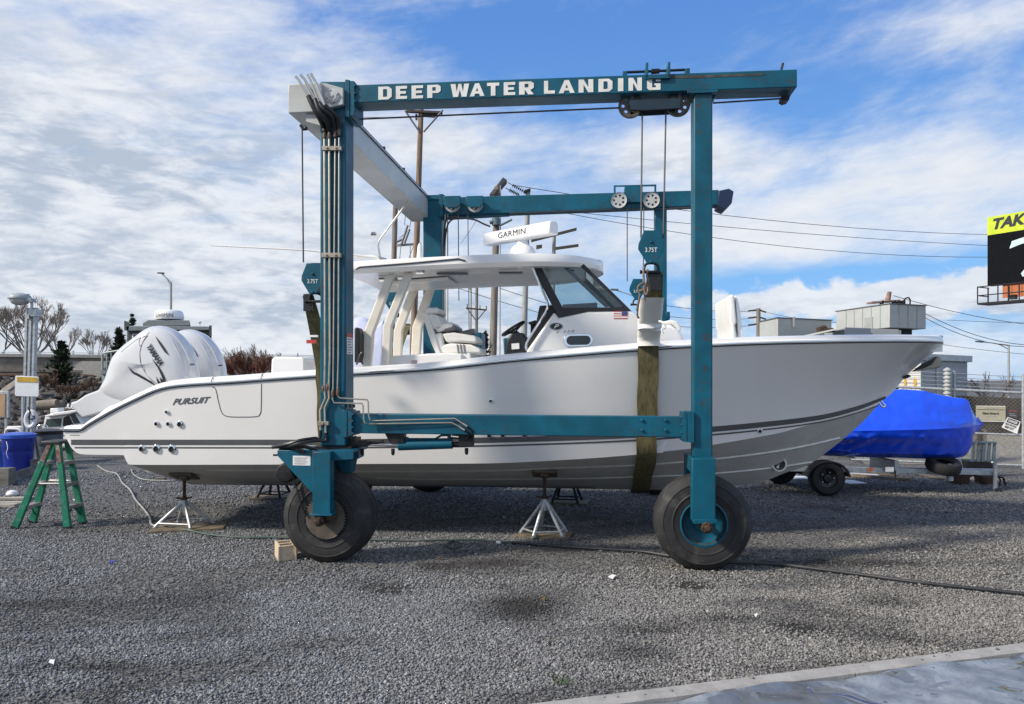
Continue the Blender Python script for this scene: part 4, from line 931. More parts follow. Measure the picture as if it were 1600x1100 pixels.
MB().slab([(885, 415), (897, 414), (898, 424), (890, 424)], YC-.45, YC-.38, at=YC-.4).build('compass', BLACK, ht, bevel=.01)
# helm side
MB().slab([(842, 476), (864, 475), (869, 488), (826, 553), (812, 553), (836, 505)], YC-.55, YC+.6, at=yS+.05).build('helm_console', BLACK, boat, bevel=.015)
MB().slab([(792, 530), (800, 520), (818, 520), (826, 540), (826, 560), (788, 560)], YC-.55, YC-.1, at=YC-.55).build('helm_box', BLACK, boat, bevel=.02)
MB().slab([(799, 537), (811, 536), (811.5, 545), (799.5, 546)], YC-.57, YC-.555, at=YC-.57).build('helm_label', PAPER, boat)
MB().slab([(824, 504), (837, 500), (840, 504), (832, 508)], YC-.3, YC+.1, at=YC-.3).slab([(828, 507), (836, 506), (834, 520), (828, 520)], YC-.2, YC-.1, at=YC-.3).build('throttle', BLACK, boat, bevel=.006)
wc = PW(802, 513.5, YC-.35); e1 = PW(818.5, 503, YC-.35)-wc; e2 = YV*e1.length*.98
whl = MB().tube([wc+e1*math.cos(2*math.pi*k/36)+e2*math.sin(2*math.pi*k/36) for k in range(36)], .017, 8, closed=True).build('steering_wheel', BLACK, boat)
hc = wc+(e1.cross(YV)).normalized()*-.05
spk = MB()
for k in range(3):
    a = 2*math.pi*k/3+.5; spk.tube([hc, wc+e1*math.cos(a)+e2*math.sin(a)], .009, 6)
spk.tube([hc, PW(812, 524, YC-.35)], .028, 10); spk.build('wheel_spokes', DARKM, whl)
MB().tube(smooth_path([PW(829, 410, yS-.06), PW(848, 455, yS-.06), PW(855, 472, yS-.06), PW(854.5, 483, yS-.06), PW(848, 495, yS-.06), PW(826, 530, yS-.06), PW(822, 540, yS-.06), PW(823, 548, yS-.06)], 6), .016, 10).build('grab_rail', CHROME, boat)
# emblem, model letters, porthole, flag on the console side
def on_con(px, py, o=.005): return PW(px, py, yS-o)
em = MB()
def ell(cx, cy, rx, ry, n=28): return [(cx+rx*math.cos(2*math.pi*k/n), cy+ry*math.sin(2*math.pi*k/n)) for k in range(n)]
em = MB().slab(ell(869, 510, 11, 6), yS-.008, yS-.002).build('emblem', DECALS, boat)
MB().slab(ell(869, 510, 9.2, 4.8), yS-.011, yS-.008).build('emblem_field', BLACK, em)
mb = MB(); lettering(mb, 'P', on_con(865.5, 513.2, .0125), on_con(873, 513, .0125), on_con(866.3, 506.8, .0125), bold=.01, shear=.3); mb.build('lettering', PAPER, em)
mb = MB(); lettering(mb, 'S 358', on_con(868.5, 521), on_con(898, 519.4), on_con(868.5, 517), bold=.02, shear=.3, spacing=1.25); mb.build('model_lettering', DECALS, boat)
def stad(cx, cy, rx, ry, tilt=0.0, n=10):
    pts = []
    for k in range(n+1): a = -math.pi/2+math.pi*k/n; pts.append((cx+rx-ry+ry*math.cos(a), cy+ry*math.sin(a)))
    for k in range(n+1): a = math.pi/2+math.pi*k/n; pts.append((cx-rx+ry+ry*math.cos(a), cy+ry*math.sin(a)))
    return [(x, y-(x-cx)*tilt) for x, y in pts]
ph = MB().slab(stad(903, 531.7, 23.5, 10.3, .02), yS-.022, yS+.01).build('porthole_frame', CHROME, boat, bevel=.008)
MB().slab(stad(904, 531.7, 19, 7.2, .02), yS-.026, yS-.022).build('porthole_glass', GLASSD, ph)
fg = MB()
for k in range(7):
    y0 = 486+k*1.75; fg.use(k % 2).slab([(959, y0), (980.5, y0-.1), (980.5, y0+1.65), (959, y0+1.75)], yS-.005, yS-.003)
fg.use(2).slab([(971.5, 486), (980.5, 485.9), (980.5, 492.9), (971.5, 493)], yS-.007, yS-.005)
fg.build('flag_decal', [mat('flag_red', (.42, .09, .10), .5), PAPER, mat('flag_blue', (.05, .07, .17), .5)], boat)
# helm seats: a pair side by side
for yl in (YC-.62, YC+.08):
    sh = MB().slab([(658.5, 489), (662, 485), (668, 490), (676, 512), (688, 548), (690, 553), (681, 553), (673, 535)], yl, yl+.07, at=yl).build('seat_shell', VINYL, boat, bevel=.02, seg=3)
    for pts, nm, m in (([(661, 484), (668, 480.5), (684, 480), (686, 489), (664, 491)], 'headrest', VINYL), ([(664, 492), (672, 489.5), (684, 492), (693, 512), (684, 518), (676, 514)], 'back_cushion', VINYL),
                       ([(676, 508), (706, 502.5), (709, 512), (680, 520)], 'arm_bolster', VINYL), ([(671, 513), (684, 511.5), (685, 519), (674, 522)], 'bolster_bracket', VINYLG), ([(690, 512), (711, 507), (713, 515), (694, 519)], 'bolster_bracket', VINYLG),
                       ([(674, 522), (690, 519), (694, 545), (682, 550)], 'lower_back_cushion', VINYL), ([(689, 521), (708, 519), (740, 524), (746, 530), (744, 537), (720, 535), (697, 535)], 'front_bolster', VINYL),
                       ([(684, 545), (690, 539), (704, 536), (735, 538), (750, 545), (753, 553), (684, 552.5)], 'seat_cushion', VINYL)):
        MB().slab(pts, yl+.02, yl+.56, at=yl).build(nm, m, sh, bevel=.03, seg=3)
    gs = MB()
    for x in (713, 718, 723): gs.slab([(x, 538), (x+2.2, 538), (x+4.2, 552), (x+2, 552)], yl+.012, yl+.02, at=yl)
    gs.build('piping_strip', VINYLG, sh)
MB().slab([(664, 552), (735, 551), (740, 580), (660, 585)], YC-.6, YC+.62).build('seat_box', GELC, boat, bevel=.02)
MB().slab([(612, 556), (700, 551), (722, 553), (722, 585), (600, 590)], YC-.7, YC+.8, at=YC-.7).build('livewell_box', GELC, boat, bevel=.02)
MB().slab([(714, 519), (740, 513), (741, 521), (722, 525)], YC+.35, YC+.6, at=YC+.35).build('armrest', mat('grey_armrest', (.3, .3, .29), .5), boat, bevel=.01)
MB().slab([(642, 563), (652, 562.4), (652, 568.4), (642, 569)], YC-1.6165, YC-1.61, at=YC-1.61).build('warning_decal', mat('faded_red_decal', (.68, .52, .50), .5), boat)
# radar on the roof
L, R_ = P(761, 374.5, 10.85), P(866, 355.5, 9.95)
d = (R_-L); up = Vector((0, 0, 1)); sd = d.normalized().cross(up).normalized()
sec = [(-.085, -.06), (-.075, -.09), (.075, -.09), (.09, -.06), (.085, .05), (.06, .085), (-.05, .085), (-.085, .05)]
rb = MB().prism([L+sd*a+up*b for a, b in sec], [R_+sd*a+up*b for a, b in sec]).build('radar_bar', GELC, boat, bevel=.02, seg=3)
q = sd*.0905 if sd.y < 0 else -sd*.0905
pA, pB = L.lerp(R_, .25), L.lerp(R_, .66)
mb = MB(); lettering(mb, 'GARMIN', pA+q*1.02-up*.035, pB+q*1.02-up*.035, pA+q*1.02+up*.045, bold=.0, spacing=1.05); mb.build('lettering', DECALK, rb)
pc = PW(816, 398, YC); MB().lathe([(.20, 0), (.195, .03), (.18, .09), (.14, .15), (.08, .19), (.07, .25), (.0, .26)], pc-Vector((0, 0, .05)), (0, 0, 1), 28).build('radar_pedestal', GELC, boat)
# aerials and rails on the roof
MB().tube([PW(330, 383.5, YC-1.0), PW(480, 391, YC-1.0), PW(592, 403, YC-1.0)], [.008, .011, .015], 8).build('whip_antenna', PAPER, boat)
MB().tube(smooth_path([PW(594, 404, YC-.95), PW(592, 392, YC-.95), PW(591, 381, YC-.95), PW(595, 372, YC-.95), PW(604, 360, YC-.95), PW(638, 314, YC-.95)], 5), .013, 8).lathe([(.02, 0), (.03, .02), (.03, .06), (.015, .07)], PW(588, 366, YC-.95), -XV, 10).tube([PW(590, 402, YC-.95), PW(604, 406, YC-.95)], .02, 6).build('outrigger_pole', STEEL, boat)
MB().tube(smooth_path([PW(540, 402.5, YC-.9), PW(580, 400.5, YC-.9), PW(586, 401.5, YC-.9), PW(596, 406, YC-.9)], 4), .02, 8).build('roof_rail', GELC, boat)
MB().lathe([(.04, 0), (.045, .05), (.03, .2), (.01, .24)], PW(656, 408, YC-.3), (0, 0, 1), 12).build('plastic_wrap', WRAPT, boat)

# ------------------------------------------------------------------ twin outboards
def outboard(yc):
    rel = 1.84                                 # outline measured on the near engine's mid plane
    base = thing
    prof = [(163, 612), (168, 598), (174, 581), (180.5, 562), (188, 551), (200, 539), (217, 526), (233, 514), (242, 510), (252, 509), (265, 512), (279, 520), (291, 533), (301, 549.5), (306.5, 566), (309, 580), (309, 596), (300, 614), (270, 628), (238, 634), (210, 634), (188, 630), (170, 622)]
    Y0 = YC-.38
    p2 = [PL(a, b, Y0) for a, b in prof]
    cx = sum(p[0] for p in p2)/len(p2); cz = sum(p[1] for p in p2)/len(p2)
    # smooth closed outline
    pts = []
    n = len(p2)
    for i in range(n):
        p0, p1, p2_, p3 = [Vector((*p2[(i+k-1) % n], 0)) for k in range(4)]
        for k in range(3):
            t = k/3; pts.append(.5*((2*p1)+(p2_-p0)*t+(2*p0-5*p1+4*p2_-p3)*t*t+(3*p1-p0-3*p2_+p3)*t**3))
    m = len(pts); rings = []
    for sgn, lv in ((1, None),):
        pass
    lay = [(-.285, .0), (-.283, .30), (-.272, .55), (-.252, .72), (-.215, .845), (-.165, .925), (-.09, .98), (0, 1.0), (.09, .98), (.165, .925), (.215, .845), (.252, .72), (.272, .55), (.283, .30), (.285, 0)]
    mb = MB(); vs = []; fs = []
    for yy, s in lay:
        for p in pts: vs.append(L2W(cx+(p.x-cx)*max(s, .001), yc+yy*(1.0-.28*max(0, (cz+.1-p.y))*.6), cz+(p.y-cz)*max(s, .001)))
    for i in range(len(lay)-1):
        for j in range(m): j2 = (j+1) % m; fs.append([i*m+j, i*m+j2, (i+1)*m+j2, (i+1)*m+j])
    cow = mb.add(vs, fs).build('outboard_engine', mat('pearl_white', (.60, .61, .625), .10, var=.015, coat=.8), boat, smooth=60)
    dx = L2W(0, yc, 0)-L2W(0, Y0, 0)
    bvh = BVHTree.FromPolygons(vs, fs)
    def cp(px, py, o=.004):                   # a point of the cowl's near face
        p = PW(px, py, Y0-.27)+dx; hit = bvh.ray_cast(p-YV*.6, YV)[0]
        return (hit if hit is not None else p)-YV*o
    def cproj(p):
        hit = bvh.ray_cast(p-YV*.6, YV)[0]; return (hit if hit is not None else p)-YV*.008
    # seams
    sm = MB()
    for line in ([(233, 514), (228, 524), (222, 538), (219.5, 552), (221, 568), (226, 582), (234, 592), (242, 599), (250, 604)], [(226, 525), (219, 528), (217, 534), (219, 540.5), (222, 538), (226, 530), (230, 524.5)], [(188, 550), (205, 536), (218, 527.5), (229, 524.5)]):
        sm.tube(smooth_path([cp(a, b, .0) for a, b in line], 5), .004, 5)
    sm.build('cowl_seam', CHAR, cow)
    de = MB()
    for poly in ([(200, 571), (207, 580), (222, 589), (236, 596), (243, 604), (238, 601), (222, 592), (206, 583)], [(210, 581), (226, 590), (236, 597), (234, 599), (222, 591)], [(238, 560), (246, 569), (252, 579), (257, 590), (259.5, 604), (255, 600), (252, 588), (247, 575)],
                 [(243, 588), (247, 595), (251, 601), (254, 604), (250, 604), (245, 598)], [(249, 589), (250, 597), (255, 602), (256, 598)], [(241, 524.5), (250, 534), (258, 545), (264, 556), (257, 550), (249, 538)]):
        q = []
        
        cxp, cyp = sum(p[0] for p in poly)/len(poly), sum(p[1] for p in poly)/len(poly); fine_ = []
        for k in range(len(poly)):
            a0_, b0_ = poly[k], poly[(k+1) % len(poly)]; fine_ += [(a0_[0]+(b0_[0]-a0_[0])*t/3, a0_[1]+(b0_[1]-a0_[1])*t/3) for t in range(3)]
        de.add([cp(a, b, .007) for a, b in fine_], [list(range(len(fine_)))])
    de.build('cowl_decal', DECALK, cow)
    mb = MB(); A_, B_, C_ = PW(228.5, 541, Y0-.27)+dx, PW(250, 573, Y0-.27)+dx, PW(236.5, 536.5, Y0-.27)+dx
    lettering(mb, 'YAMAHA', A_, B_, C_, bold=.05, proj=cproj); mb.build('lettering', DECALK, cow)
    rd_ = MB()
    for line in ([(254, 512), (270, 523), (285, 541), (296, 565), (301, 590)], [(246, 513), (262, 530), (275, 552), (284, 580), (287, 604)]):
        q = [cp(a, b, -.004) for a, b in line]; n_ = len(smooth_path(q, 5)); rd_.tube(smooth_path(q, 5), [.001+.007*math.sin(math.pi*k/(n_-1)) for k in range(n_)], 8)
    rd_.build('cowl_ridge', MATS['pearl_white'], cow, smooth=80)
    MB().tube([cp(297, 569.5, .0), cp(303.5, 569, .0)], .012, 8).build('cowl_latch', BLACK, cow)
    v = [(178, 585), (165, 609), (146, 616), (131, 626), (121, 628.5), (128, 640), (141, 653), (160, 648), (200, 634), (215, 600)]
    q = [PL(a, b, Y0) for a, b in v]
    MB().prism([L2W(x, yc-.17, z) for x, z in q], [L2W(x, yc+.17, z) for x, z in q]).build('midsection', MATS['pearl_white'], cow, bevel=.03, seg=3)
    v = [(141, 653), (133, 646), (121, 629), (112, 634), (98, 646), (104, 660), (125, 668), (160, 660)]
    q = [PL(a, b, Y0) for a, b in v]
    MB().prism([L2W(x, yc-.07, z) for x, z in q[:1]+q[3:]], [L2W(x, yc+.07, z) for x, z in q[:1]+q[3:]])
    v = [(160, 646), (190, 628), (290, 612), (330, 612), (330, 640), (200, 660)]
    q = [PL(a, b, Y0) for a, b in v]
    MB().prism([L2W(x, yc-.1, z) for x, z in q], [L2W(x, yc+.1, z) for x, z in q]).build('mounting_bracket', GELC, cow, bevel=.02)
    tb = MB().tube(smooth_path([PW(146, 658, Y0-.2)+dx, PW(160, 645, Y0-.2)+dx, PW(172, 637, Y0-.2)+dx, PW(182, 634, Y0-.2)+dx], 4), .018, 8); tb.build('tilt_tube', GELC, cow)
outboard(YC-.38); outboard(YC+.40)

# ------------------------------------------------------------------ slings under the hull
def sling(name, pxc, wpx, ztop_px, yt, mats_, label):
    x0 = PL(pxc, 600, .55)[0]; w = wpx/FPX*8.2/2
    zt = PL(pxc, ztop_px, yt)[1]
    pts = []
    bs = b_sheer(x0)+.03
    zs = z_sheer(x0)+.11
    pts += [(yt, zt), (yt+(YC-bs-yt)*.5, (zt+zs)/2+.02), (YC-bs-.004, zs), (YC-bs-.004, zs-.14)]
    zc = z_chine(x0); zk = z_keel(x0)
    for k in range(1, 9):
        z = zs-.14+(zc-zs+.14)*k/8; pts.append((YC-max(b_hull(xx, max(z, z_chine(xx))) for xx in (x0-w, x0, x0+w))-.014-.012*math.sin(k/8*math.pi), z))
    for k in range(1, 7): z = zc+(zk-zc)*k/6; pts.append((YC-max(b_hull(xx, max(z, z_keel(xx)+.002)) for xx in (x0-w, x0, x0+w))*(1 if k < 6 else 0)-.004, z-.035))
    mir = [(2*YC-y, z) for y, z in pts[::-1][1:]]; mir[-1] = (LG-.1, mir[-1][1])
    full = pts+mir; mb = MB(); rows = []; n = len(full)
    for i, (y, z) in enumerate(full):
        a = full[max(0, i-1)]; b = full[min(n-1, i+1)]; t = Vector((b[0]-a[0], b[1]-a[1])).normalized(); nr = Vector((-t.y, t.x))*.010
        wob = .006*math.sin(i*1.7); ww = w*(.66 if i in (0, n-1) else .9 if i in (1, n-2) else 1)
        rows.append([L2W(x0-ww+wob, y-nr.x, z-nr.y), L2W(x0+ww+wob, y-nr.x, z-nr.y), L2W(x0+ww+wob, y+nr.x, z+nr.y), L2W(x0-ww+wob, y+nr.x, z+nr.y)])
    vs = [p for r in rows for p in r]; fs = []
    for i in range(n-1):
        for j in range(4): j2 = (j+1) % 4; fs.append([i*4+j, i*4+j2, (i+1)*4+j2, (i+1)*4+j])
    fs += [[0, 1, 2, 3], [(n-1)*4+j for j in range(4)]]
    root = thing('lifting_sling', L2W(x0, YC, zk-.03), label, 'sling', 'lifting slings under the boat')
    mb.add(vs, fs).build('webbing', OLIVE, root, smooth=50)
    for yy, sg in ((yt, -1), (LG-.1, 1)):
        MB().box(x0-w*.55, x0+w*.55, yy-.016, yy+.016, zt-.17, zt+.02, L2W).build('black_end_loop', BLACK, root, bevel=.004)
    return root, x0, w
s1, sx1, sw1 = sling('a', 491, 27, 462, .36, None, 'olive webbing sling half hidden behind the piped hoist post')
x = sx1; z = PL(490, 526, .4)[1]
MB().box(x-sw1*1.06, x+sw1*1.0, .40, .43, z-.005, z+.018, L2W).build('sling_buckle', GELC, s1); MB().box(x-sw1*.4, x+sw1*.8, .405, .42, z-.075, z-.035, L2W).build('red_tag', RED, s1)
s2, sx2, sw2 = sling('b', 1017.5, 34, 428, .05, None, 'olive webbing sling with white padded sleeve near the windshield')
zz0, zz1 = PL(1017, 537, .3)[1], PL(1017, 464, .2)[1]
y0s, y1s = .60, .42
sv = MB(); rows = []
for k in range(15):
    t = k/14; z = zz0+(zz1-zz0)*t
    bs = YC-b_sheer(sx2)-.03-.004; zs_ = z_sheer(sx2)+.11; ztp = PL(1017.5, 428, .05)[1]
    y = bs+(.05-bs)*max(0, (z-zs_)/(ztp-zs_)) if z > zs_ else bs
    wv = sw2*1.10+.0025*math.sin(k*1.9); cxs = sx2-.012*t
    rows.append([L2W(cxs+wv*math.cos(a)*1.0, y-.008+.095*math.sin(a), z) for a in [2*math.pi*j/20 for j in range(20)]])
vs = [p for r in rows for p in r]; fs = []
for i in range(14):
    for j in range(20): j2 = (j+1) % 20; fs.append([i*20+j, i*20+j2, (i+1)*20+j2, (i+1)*20+j])
sv.add(vs, fs).build('padded_sleeve', SLEEVE, s2, smooth=60)
tp = MB()
for zc_, zw, tl in ((.47, .085, .012), (.40, .05, -.02)):
    zz = zz0+(zz1-zz0)*zc_; rows = []
    for h in (-1, -.3, .4, 1):
        t = (zz-zz0)/(zz1-zz0); y = bs+(.05-bs)*max(0, (zz-zs_)/(ztp-zs_)) if zz > zs_ else bs
        rows.append([L2W(sx2-.012*t+(sw2*1.10+.006)*math.cos(a), y-.008+.100*math.sin(a), zz+h*zw*.5+tl*math.cos(a)+.006*math.sin(a*3+h*4)) for a in [2*math.pi*j/20 for j in range(20)]])
    vs = [p for r in rows for p in r]; tp.add(vs, [[i*20+j, i*20+(j+1) % 20, i*20+20+(j+1) % 20, i*20+20+j] for i in range(3) for j in range(20)])
tp.tube(smooth_path([PW(1030, 502, .3), PW(1036, 504, .25), PW(1040, 511, .25), PW(1034, 514, .25), PW(1036, 522, .25)], 4), .012, 5)
tp.build('tape_wrap', WRAPT, s2)
rp = MB()
for pts in ([(1006, 416, -.06), (1005.5, 424, -.1), (1006, 440, -.1), (1008, 470, -.05)], [(1012, 421, -.06), (1011, 432, -.08), (1015, 450, -.06), (1013, 462, -.04)], [(1010, 445, -.08), (1003, 443, -.1), (997, 448, -.1), (998, 455, -.1), (1006, 452, -.1), (1013, 448, -.08)],
            [(1003, 450, -.08), (1000, 462, -.06), (997, 478, -.02), (996, 492, .0), (998, 497, .02)], [(1001, 455, -.08), (998, 470, -.05), (995, 485, -.02)], [(1010, 440, -.06), (1012, 455, -.1), (1009, 460, -.1), (1006, 448, -.1), (1012, 444, -.08)]):
    rp.tube(smooth_path([PW(*p) for p in pts], 5), .011, 6)
tag(rp.build('rope_tie', ROPE), 'frayed brown rope knotted round the white-sleeved sling shackle', 'rope')
# ------------------------------------------------------------------ boat stands, hose, small things on the gravel
def hull_bottom(x, y): return z_keel(x)+(z_chine(x)-z_keel(x))*(min(1, abs(YC-y)/b_chine(x)))**(1/.95)
def boat_stand(px, foot_y, top_y, label, spread=.36, nlegs=4, m=GALV, pad=None):
    g = G(px, foot_y); x = (g.x)*CT-(g.y-D0)*ST; y = g.x*ST+(g.y-D0)*CT
    zt = hull_bottom(x, y)
    r = thing('boat_stand', (g.x, g.y, 0), label, 'boat stand', 'stands propping up the white boat')
    z_ap = zt-.36 if zt > .6 else zt-.2
    fz = .035
    for k in range(nlegs):
        a = 2*math.pi*(k+.35)/nlegs; f = g+Vector((math.cos(a)*spread, math.sin(a)*spread*.85, fz))
        MB().tube([g+Vector((0, 0, z_ap+.02)), f], .021, 10).lathe([(.03, 0), (.03, .012)], f-Vector((0, 0, .012)), (0, 0, 1), 10).build('leg', m, r)
    br_ = MB()
    for k in range(nlegs):
        a, b = [2*math.pi*(k+q+.35)/nlegs for q in (0, 1)]
        br_.tube([g+Vector((math.cos(a)*spread*.9, math.sin(a)*spread*.77, fz+.045)), g+Vector((math.cos(b)*spread*.9, math.sin(b)*spread*.77, fz+.045))], .012, 8)
    br_.build('brace', m, r)
    MB().lathe([(.036, -.12), (.036, .02)], g+Vector((0, 0, z_ap)), (0, 0, 1), 14).build('collar', m, r)
    MB().lathe([(.02, 0), (.02, zt-z_ap-.05)], g+Vector((0, 0, z_ap)), (0, 0, 1), 12).build('screw', RUST, r)
    hd = MB().lathe([(.04, 0), (.04, .03)], g+Vector((0, 0, z_ap+.03)), (0, 0, 1), 6); hd.tube([g+Vector((-.10, -.02, z_ap+.055)), g+Vector((-.02, 0, z_ap+.035)), g+Vector((.02, 0, z_ap+.035)), g+Vector((.09, .02, z_ap+.06))], .010, 6); hd.build('handle', RUST, r)
    sl = .36; T = lambda a, b, c: L2W(x+a, y+b, zt-.045+c+ (-sl*b*.0)-b*sl)
    MB().box(-.15, .15, -.12, .12, 0, .03, T).box(-.05, .05, -.05, .05, -.03, 0, T).build('pad', mat('stand_pad', (.10, .08, .06), .8, var=.4), r, bevel=.004)
    return r
def pad_board(px, py, w, d, rz, label, h=.028, m=PLY):
    g = G(px, py); c, s = math.cos(rz), math.sin(rz)
    o = MB().box(-w/2, w/2, -d/2, d/2, .004, h, lambda a, b, q: Vector((g.x+a*c-b*s, g.y+a*s+b*c, q))).build('plywood_pad', m, bevel=.003); return tag(o, label, 'board', 'plywood boards under the boat stands')
boat_stand(288, 824, 730, 'galvanised boat stand near the stern, on the hose-crossed board', .36)
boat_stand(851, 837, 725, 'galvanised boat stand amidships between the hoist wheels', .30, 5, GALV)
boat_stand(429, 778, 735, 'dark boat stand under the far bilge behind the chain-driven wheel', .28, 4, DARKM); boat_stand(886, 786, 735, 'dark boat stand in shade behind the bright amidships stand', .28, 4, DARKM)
pad_board(296, 825, .88, .55, .25, 'worn plywood board under the stern boat stand'); pad_board(851, 837, .64, .42, -.2, 'worn plywood board under the amidships boat stand')
pad_board(429, 778, .7, .4, .1, 'shaded board under the dark stand behind the chain wheel'); pad_board(888, 786, .62, .4, -.15, 'shaded board under the dark stand behind amidships')
def hose(pts, r, m, name, label, cat='hose', n=9):
    q = [G(a, b, r*1.1) + Vector((0, 0, .012)) for a, b in pts]
    return tag(MB().tube(smooth_path(q, n), r, 8).build(name, m), label, cat)
hose([(152, 728), (166, 737), (182, 741), (191, 755), (203, 766), (212, 782), (225, 797), (234, 810), (236, 820), (244, 823)], .0135, mat('pale_hose', (.27, .28, .265), .6, var=.2), 'water_hose', 'pale grey hose snaking from the stern to the stern boat stand')
hose([(244, 823), (275, 826), (300, 831), (330, 837), (380, 841), (425, 841), (470, 842), (585, 845), (640, 846), (700, 845), (716, 848), (717, 855), (708, 858), (699, 855), (702, 849), (716, 845), (760, 846), (800, 849)], .0125, HOSEM, 'garden_hose', 'dull green hose from the stern boat stand past the chain-driven wheel')
hose([(800, 849), (850, 853), (920, 858), (1000, 863), (1040, 869), (1110, 880), (1160, 881), (1220, 884), (1280, 891), (1350, 900), (1430, 911), (1520, 921), (1640, 934)], .016, HOSEB, 'rubber_hose', 'black rubber hose running right past the teal-rimmed wheel')
hose([(205, 734), (208, 741), (218, 748), (232, 751), (262, 752), (281, 751)], .011, MATS['pale_hose'], 'water_hose', 'short pale hose curling under the swim platform')
MB_ = MB(); g = G(251, 751); MB_.box(-.09, .09, -.05, .05, 0, .06, lambda a, b, c: Vector((g.x+a, g.y+b, c))); tag(MB_.build('wood_offcut', WOOD, bevel=.004), 'small dark wood offcut beside the short pale hose', 'offcut')
g = G(238, 738); tag(MB().box(-.12, .12, -.03, .03, 0, .03, lambda a, b, c: Vector((g.x+a, g.y+b, c))).build('pale_batten', mat('pale_timber', (.38, .33, .25), .8), bevel=.003), 'pale timber batten lying under the hull near the stern', 'batten')
c_ = MB().tube([G(776, 847.5, .02), G(782, 848, .02)], .02, 10); tag(c_.build('hose_coupling', PAPER), 'white coupling joining the green and black hoses', 'coupling')
# hollow block against the wheel
g = G(446, 872); bl = MB(); rz = .42; c, s = math.cos(rz), math.sin(rz)
T = lambda a, b, q: Vector((g.x+a*c-b*s, g.y+a*s+b*c, q))
L_, W_, Hh = .32, .185, .165; w = .026
bl.box(-W_/2, -W_/2+w, -L_/2, L_/2, .0, Hh, T).box(W_/2-w, W_/2, -L_/2, L_/2, .0, Hh, T)
for y in (-L_/2+.012, -w/2, L_/2-w-.012): bl.box(-W_/2+w, W_/2-w, y, y+w, .0, Hh-.002, T)
bl.box(-W_/2-.004, -W_/2+.012, -L_/2-.008, -L_/2+.02, 0, Hh-.003, T).box(W_/2-.012, W_/2+.004, -L_/2-.008, -L_/2+.02, 0, Hh-.003, T)
g = G(448, 868)
tag(bl.build('concrete_block', BLOCK, bevel=.004), 'tan hollow concrete block chocking the chain-driven wheel', 'concrete block')
# litter
def scrap(px, py, w, d, m, label, name='paper_scrap', cat='scrap', h=.02):
    g = G(px, py); rz = random.uniform(0, 3); c, s = math.cos(rz), math.sin(rz)
    vs = [Vector((g.x+a*c-b*s, g.y+a*s+b*c, z)) for a, b, z in ((-w/2, -d/2, .012), (w/2, -d/2, .02+h*.3), (w/2, d/2, .012+h), (0, d/2, .016), (-w/2, d/2, .03), (0, -d/2, .03))]
    up = [v+Vector((0, 0, .004)) for v in vs]
    tag(MB().prism([vs[i] for i in (0, 5, 1, 2, 3, 4)], [up[i] for i in (0, 5, 1, 2, 3, 4)]).build(name, m, smooth=10), label, cat)
scrap(957, 905, .085, .05, PAPER, 'crumpled white paper scrap on gravel below the boat')
scrap(1182, 966, .03, .02, PAPER, 'tiny white scrap on gravel near the kerb'); scrap(81, 1040, .05, .03, PAPER, 'white flake on gravel in the near left corner')
scrap(175, 882, .045, .03, mat('blue_plastic', (.01, .03, .5), .4), 'small bright blue plastic bit on the gravel', 'plastic_bit', 'litter'); scrap(117, 783, .07, .03, PAPER, 'white scrap between the green stepladder legs')
scrap(850, 940, .05, .03, mat('dry_leaf', (.12, .08, .03), .8), 'small brown leaf on the dark gravel patch', 'dry_leaf', 'leaf'); scrap(688, 875, .06, .02, mat('dry_leaf', (.4, .35, .2), .8), 'pale leaf near the loop of green hose', 'dry_leaf', 'leaf')
tuft = MB(); g = G(878, 1068)
for k in range(36):
    a = random.uniform(0, 6.28); l = random.uniform(.03, .07); b = g+Vector((random.uniform(-.05, .05), random.uniform(-.03, .03), .005)); e = b+Vector((math.cos(a)*l*.7, math.sin(a)*l*.7, l)); sd = Vector((-math.sin(a), math.cos(a), 0))*.003
    tuft.add([b-sd, b+sd, e], [[0, 1, 2]])
tag(tuft.build('grass_tuft', mat('grass_green', (.04, .09, .02), .7, var=.4)), 'little green grass tuft in the gravel near the kerb', 'plant')
for k, (px, py, l) in enumerate(((8, 787, .55), (20, 781, .6), (4, 793, .4))):
    g = G(px, py); o = MB().box(-l/2, l/2, -.06, .06, .006, .03+.012*k, lambda a, b, c, g=g: Vector((g.x+a, g.y+b+a*.12, c))).build('wood_plank', mat('silver_plank', (.36, .33, .28), .85, var=.25, scale=6, stretch=(.5, 4, 4)), bevel=.003)
    tag(o, ['frontmost grey plank lying left of the stepladder', 'longer grey plank behind, left of the stepladder', 'lowest grey plank at the photo edge by the stepladder'][k], 'plank', 'planks on the gravel by the stepladder')
g = G(19, 776); tag(MB().lathe([(.0, .0), (.085, .0), (.09, .02), (.07, .055), (.03, .075), (0, .08)], g+Vector((0, 0, .03)), (0, 0, 1), 20).build('white_cap', PAPER), 'small white plastic cap on the grey planks', 'cap')

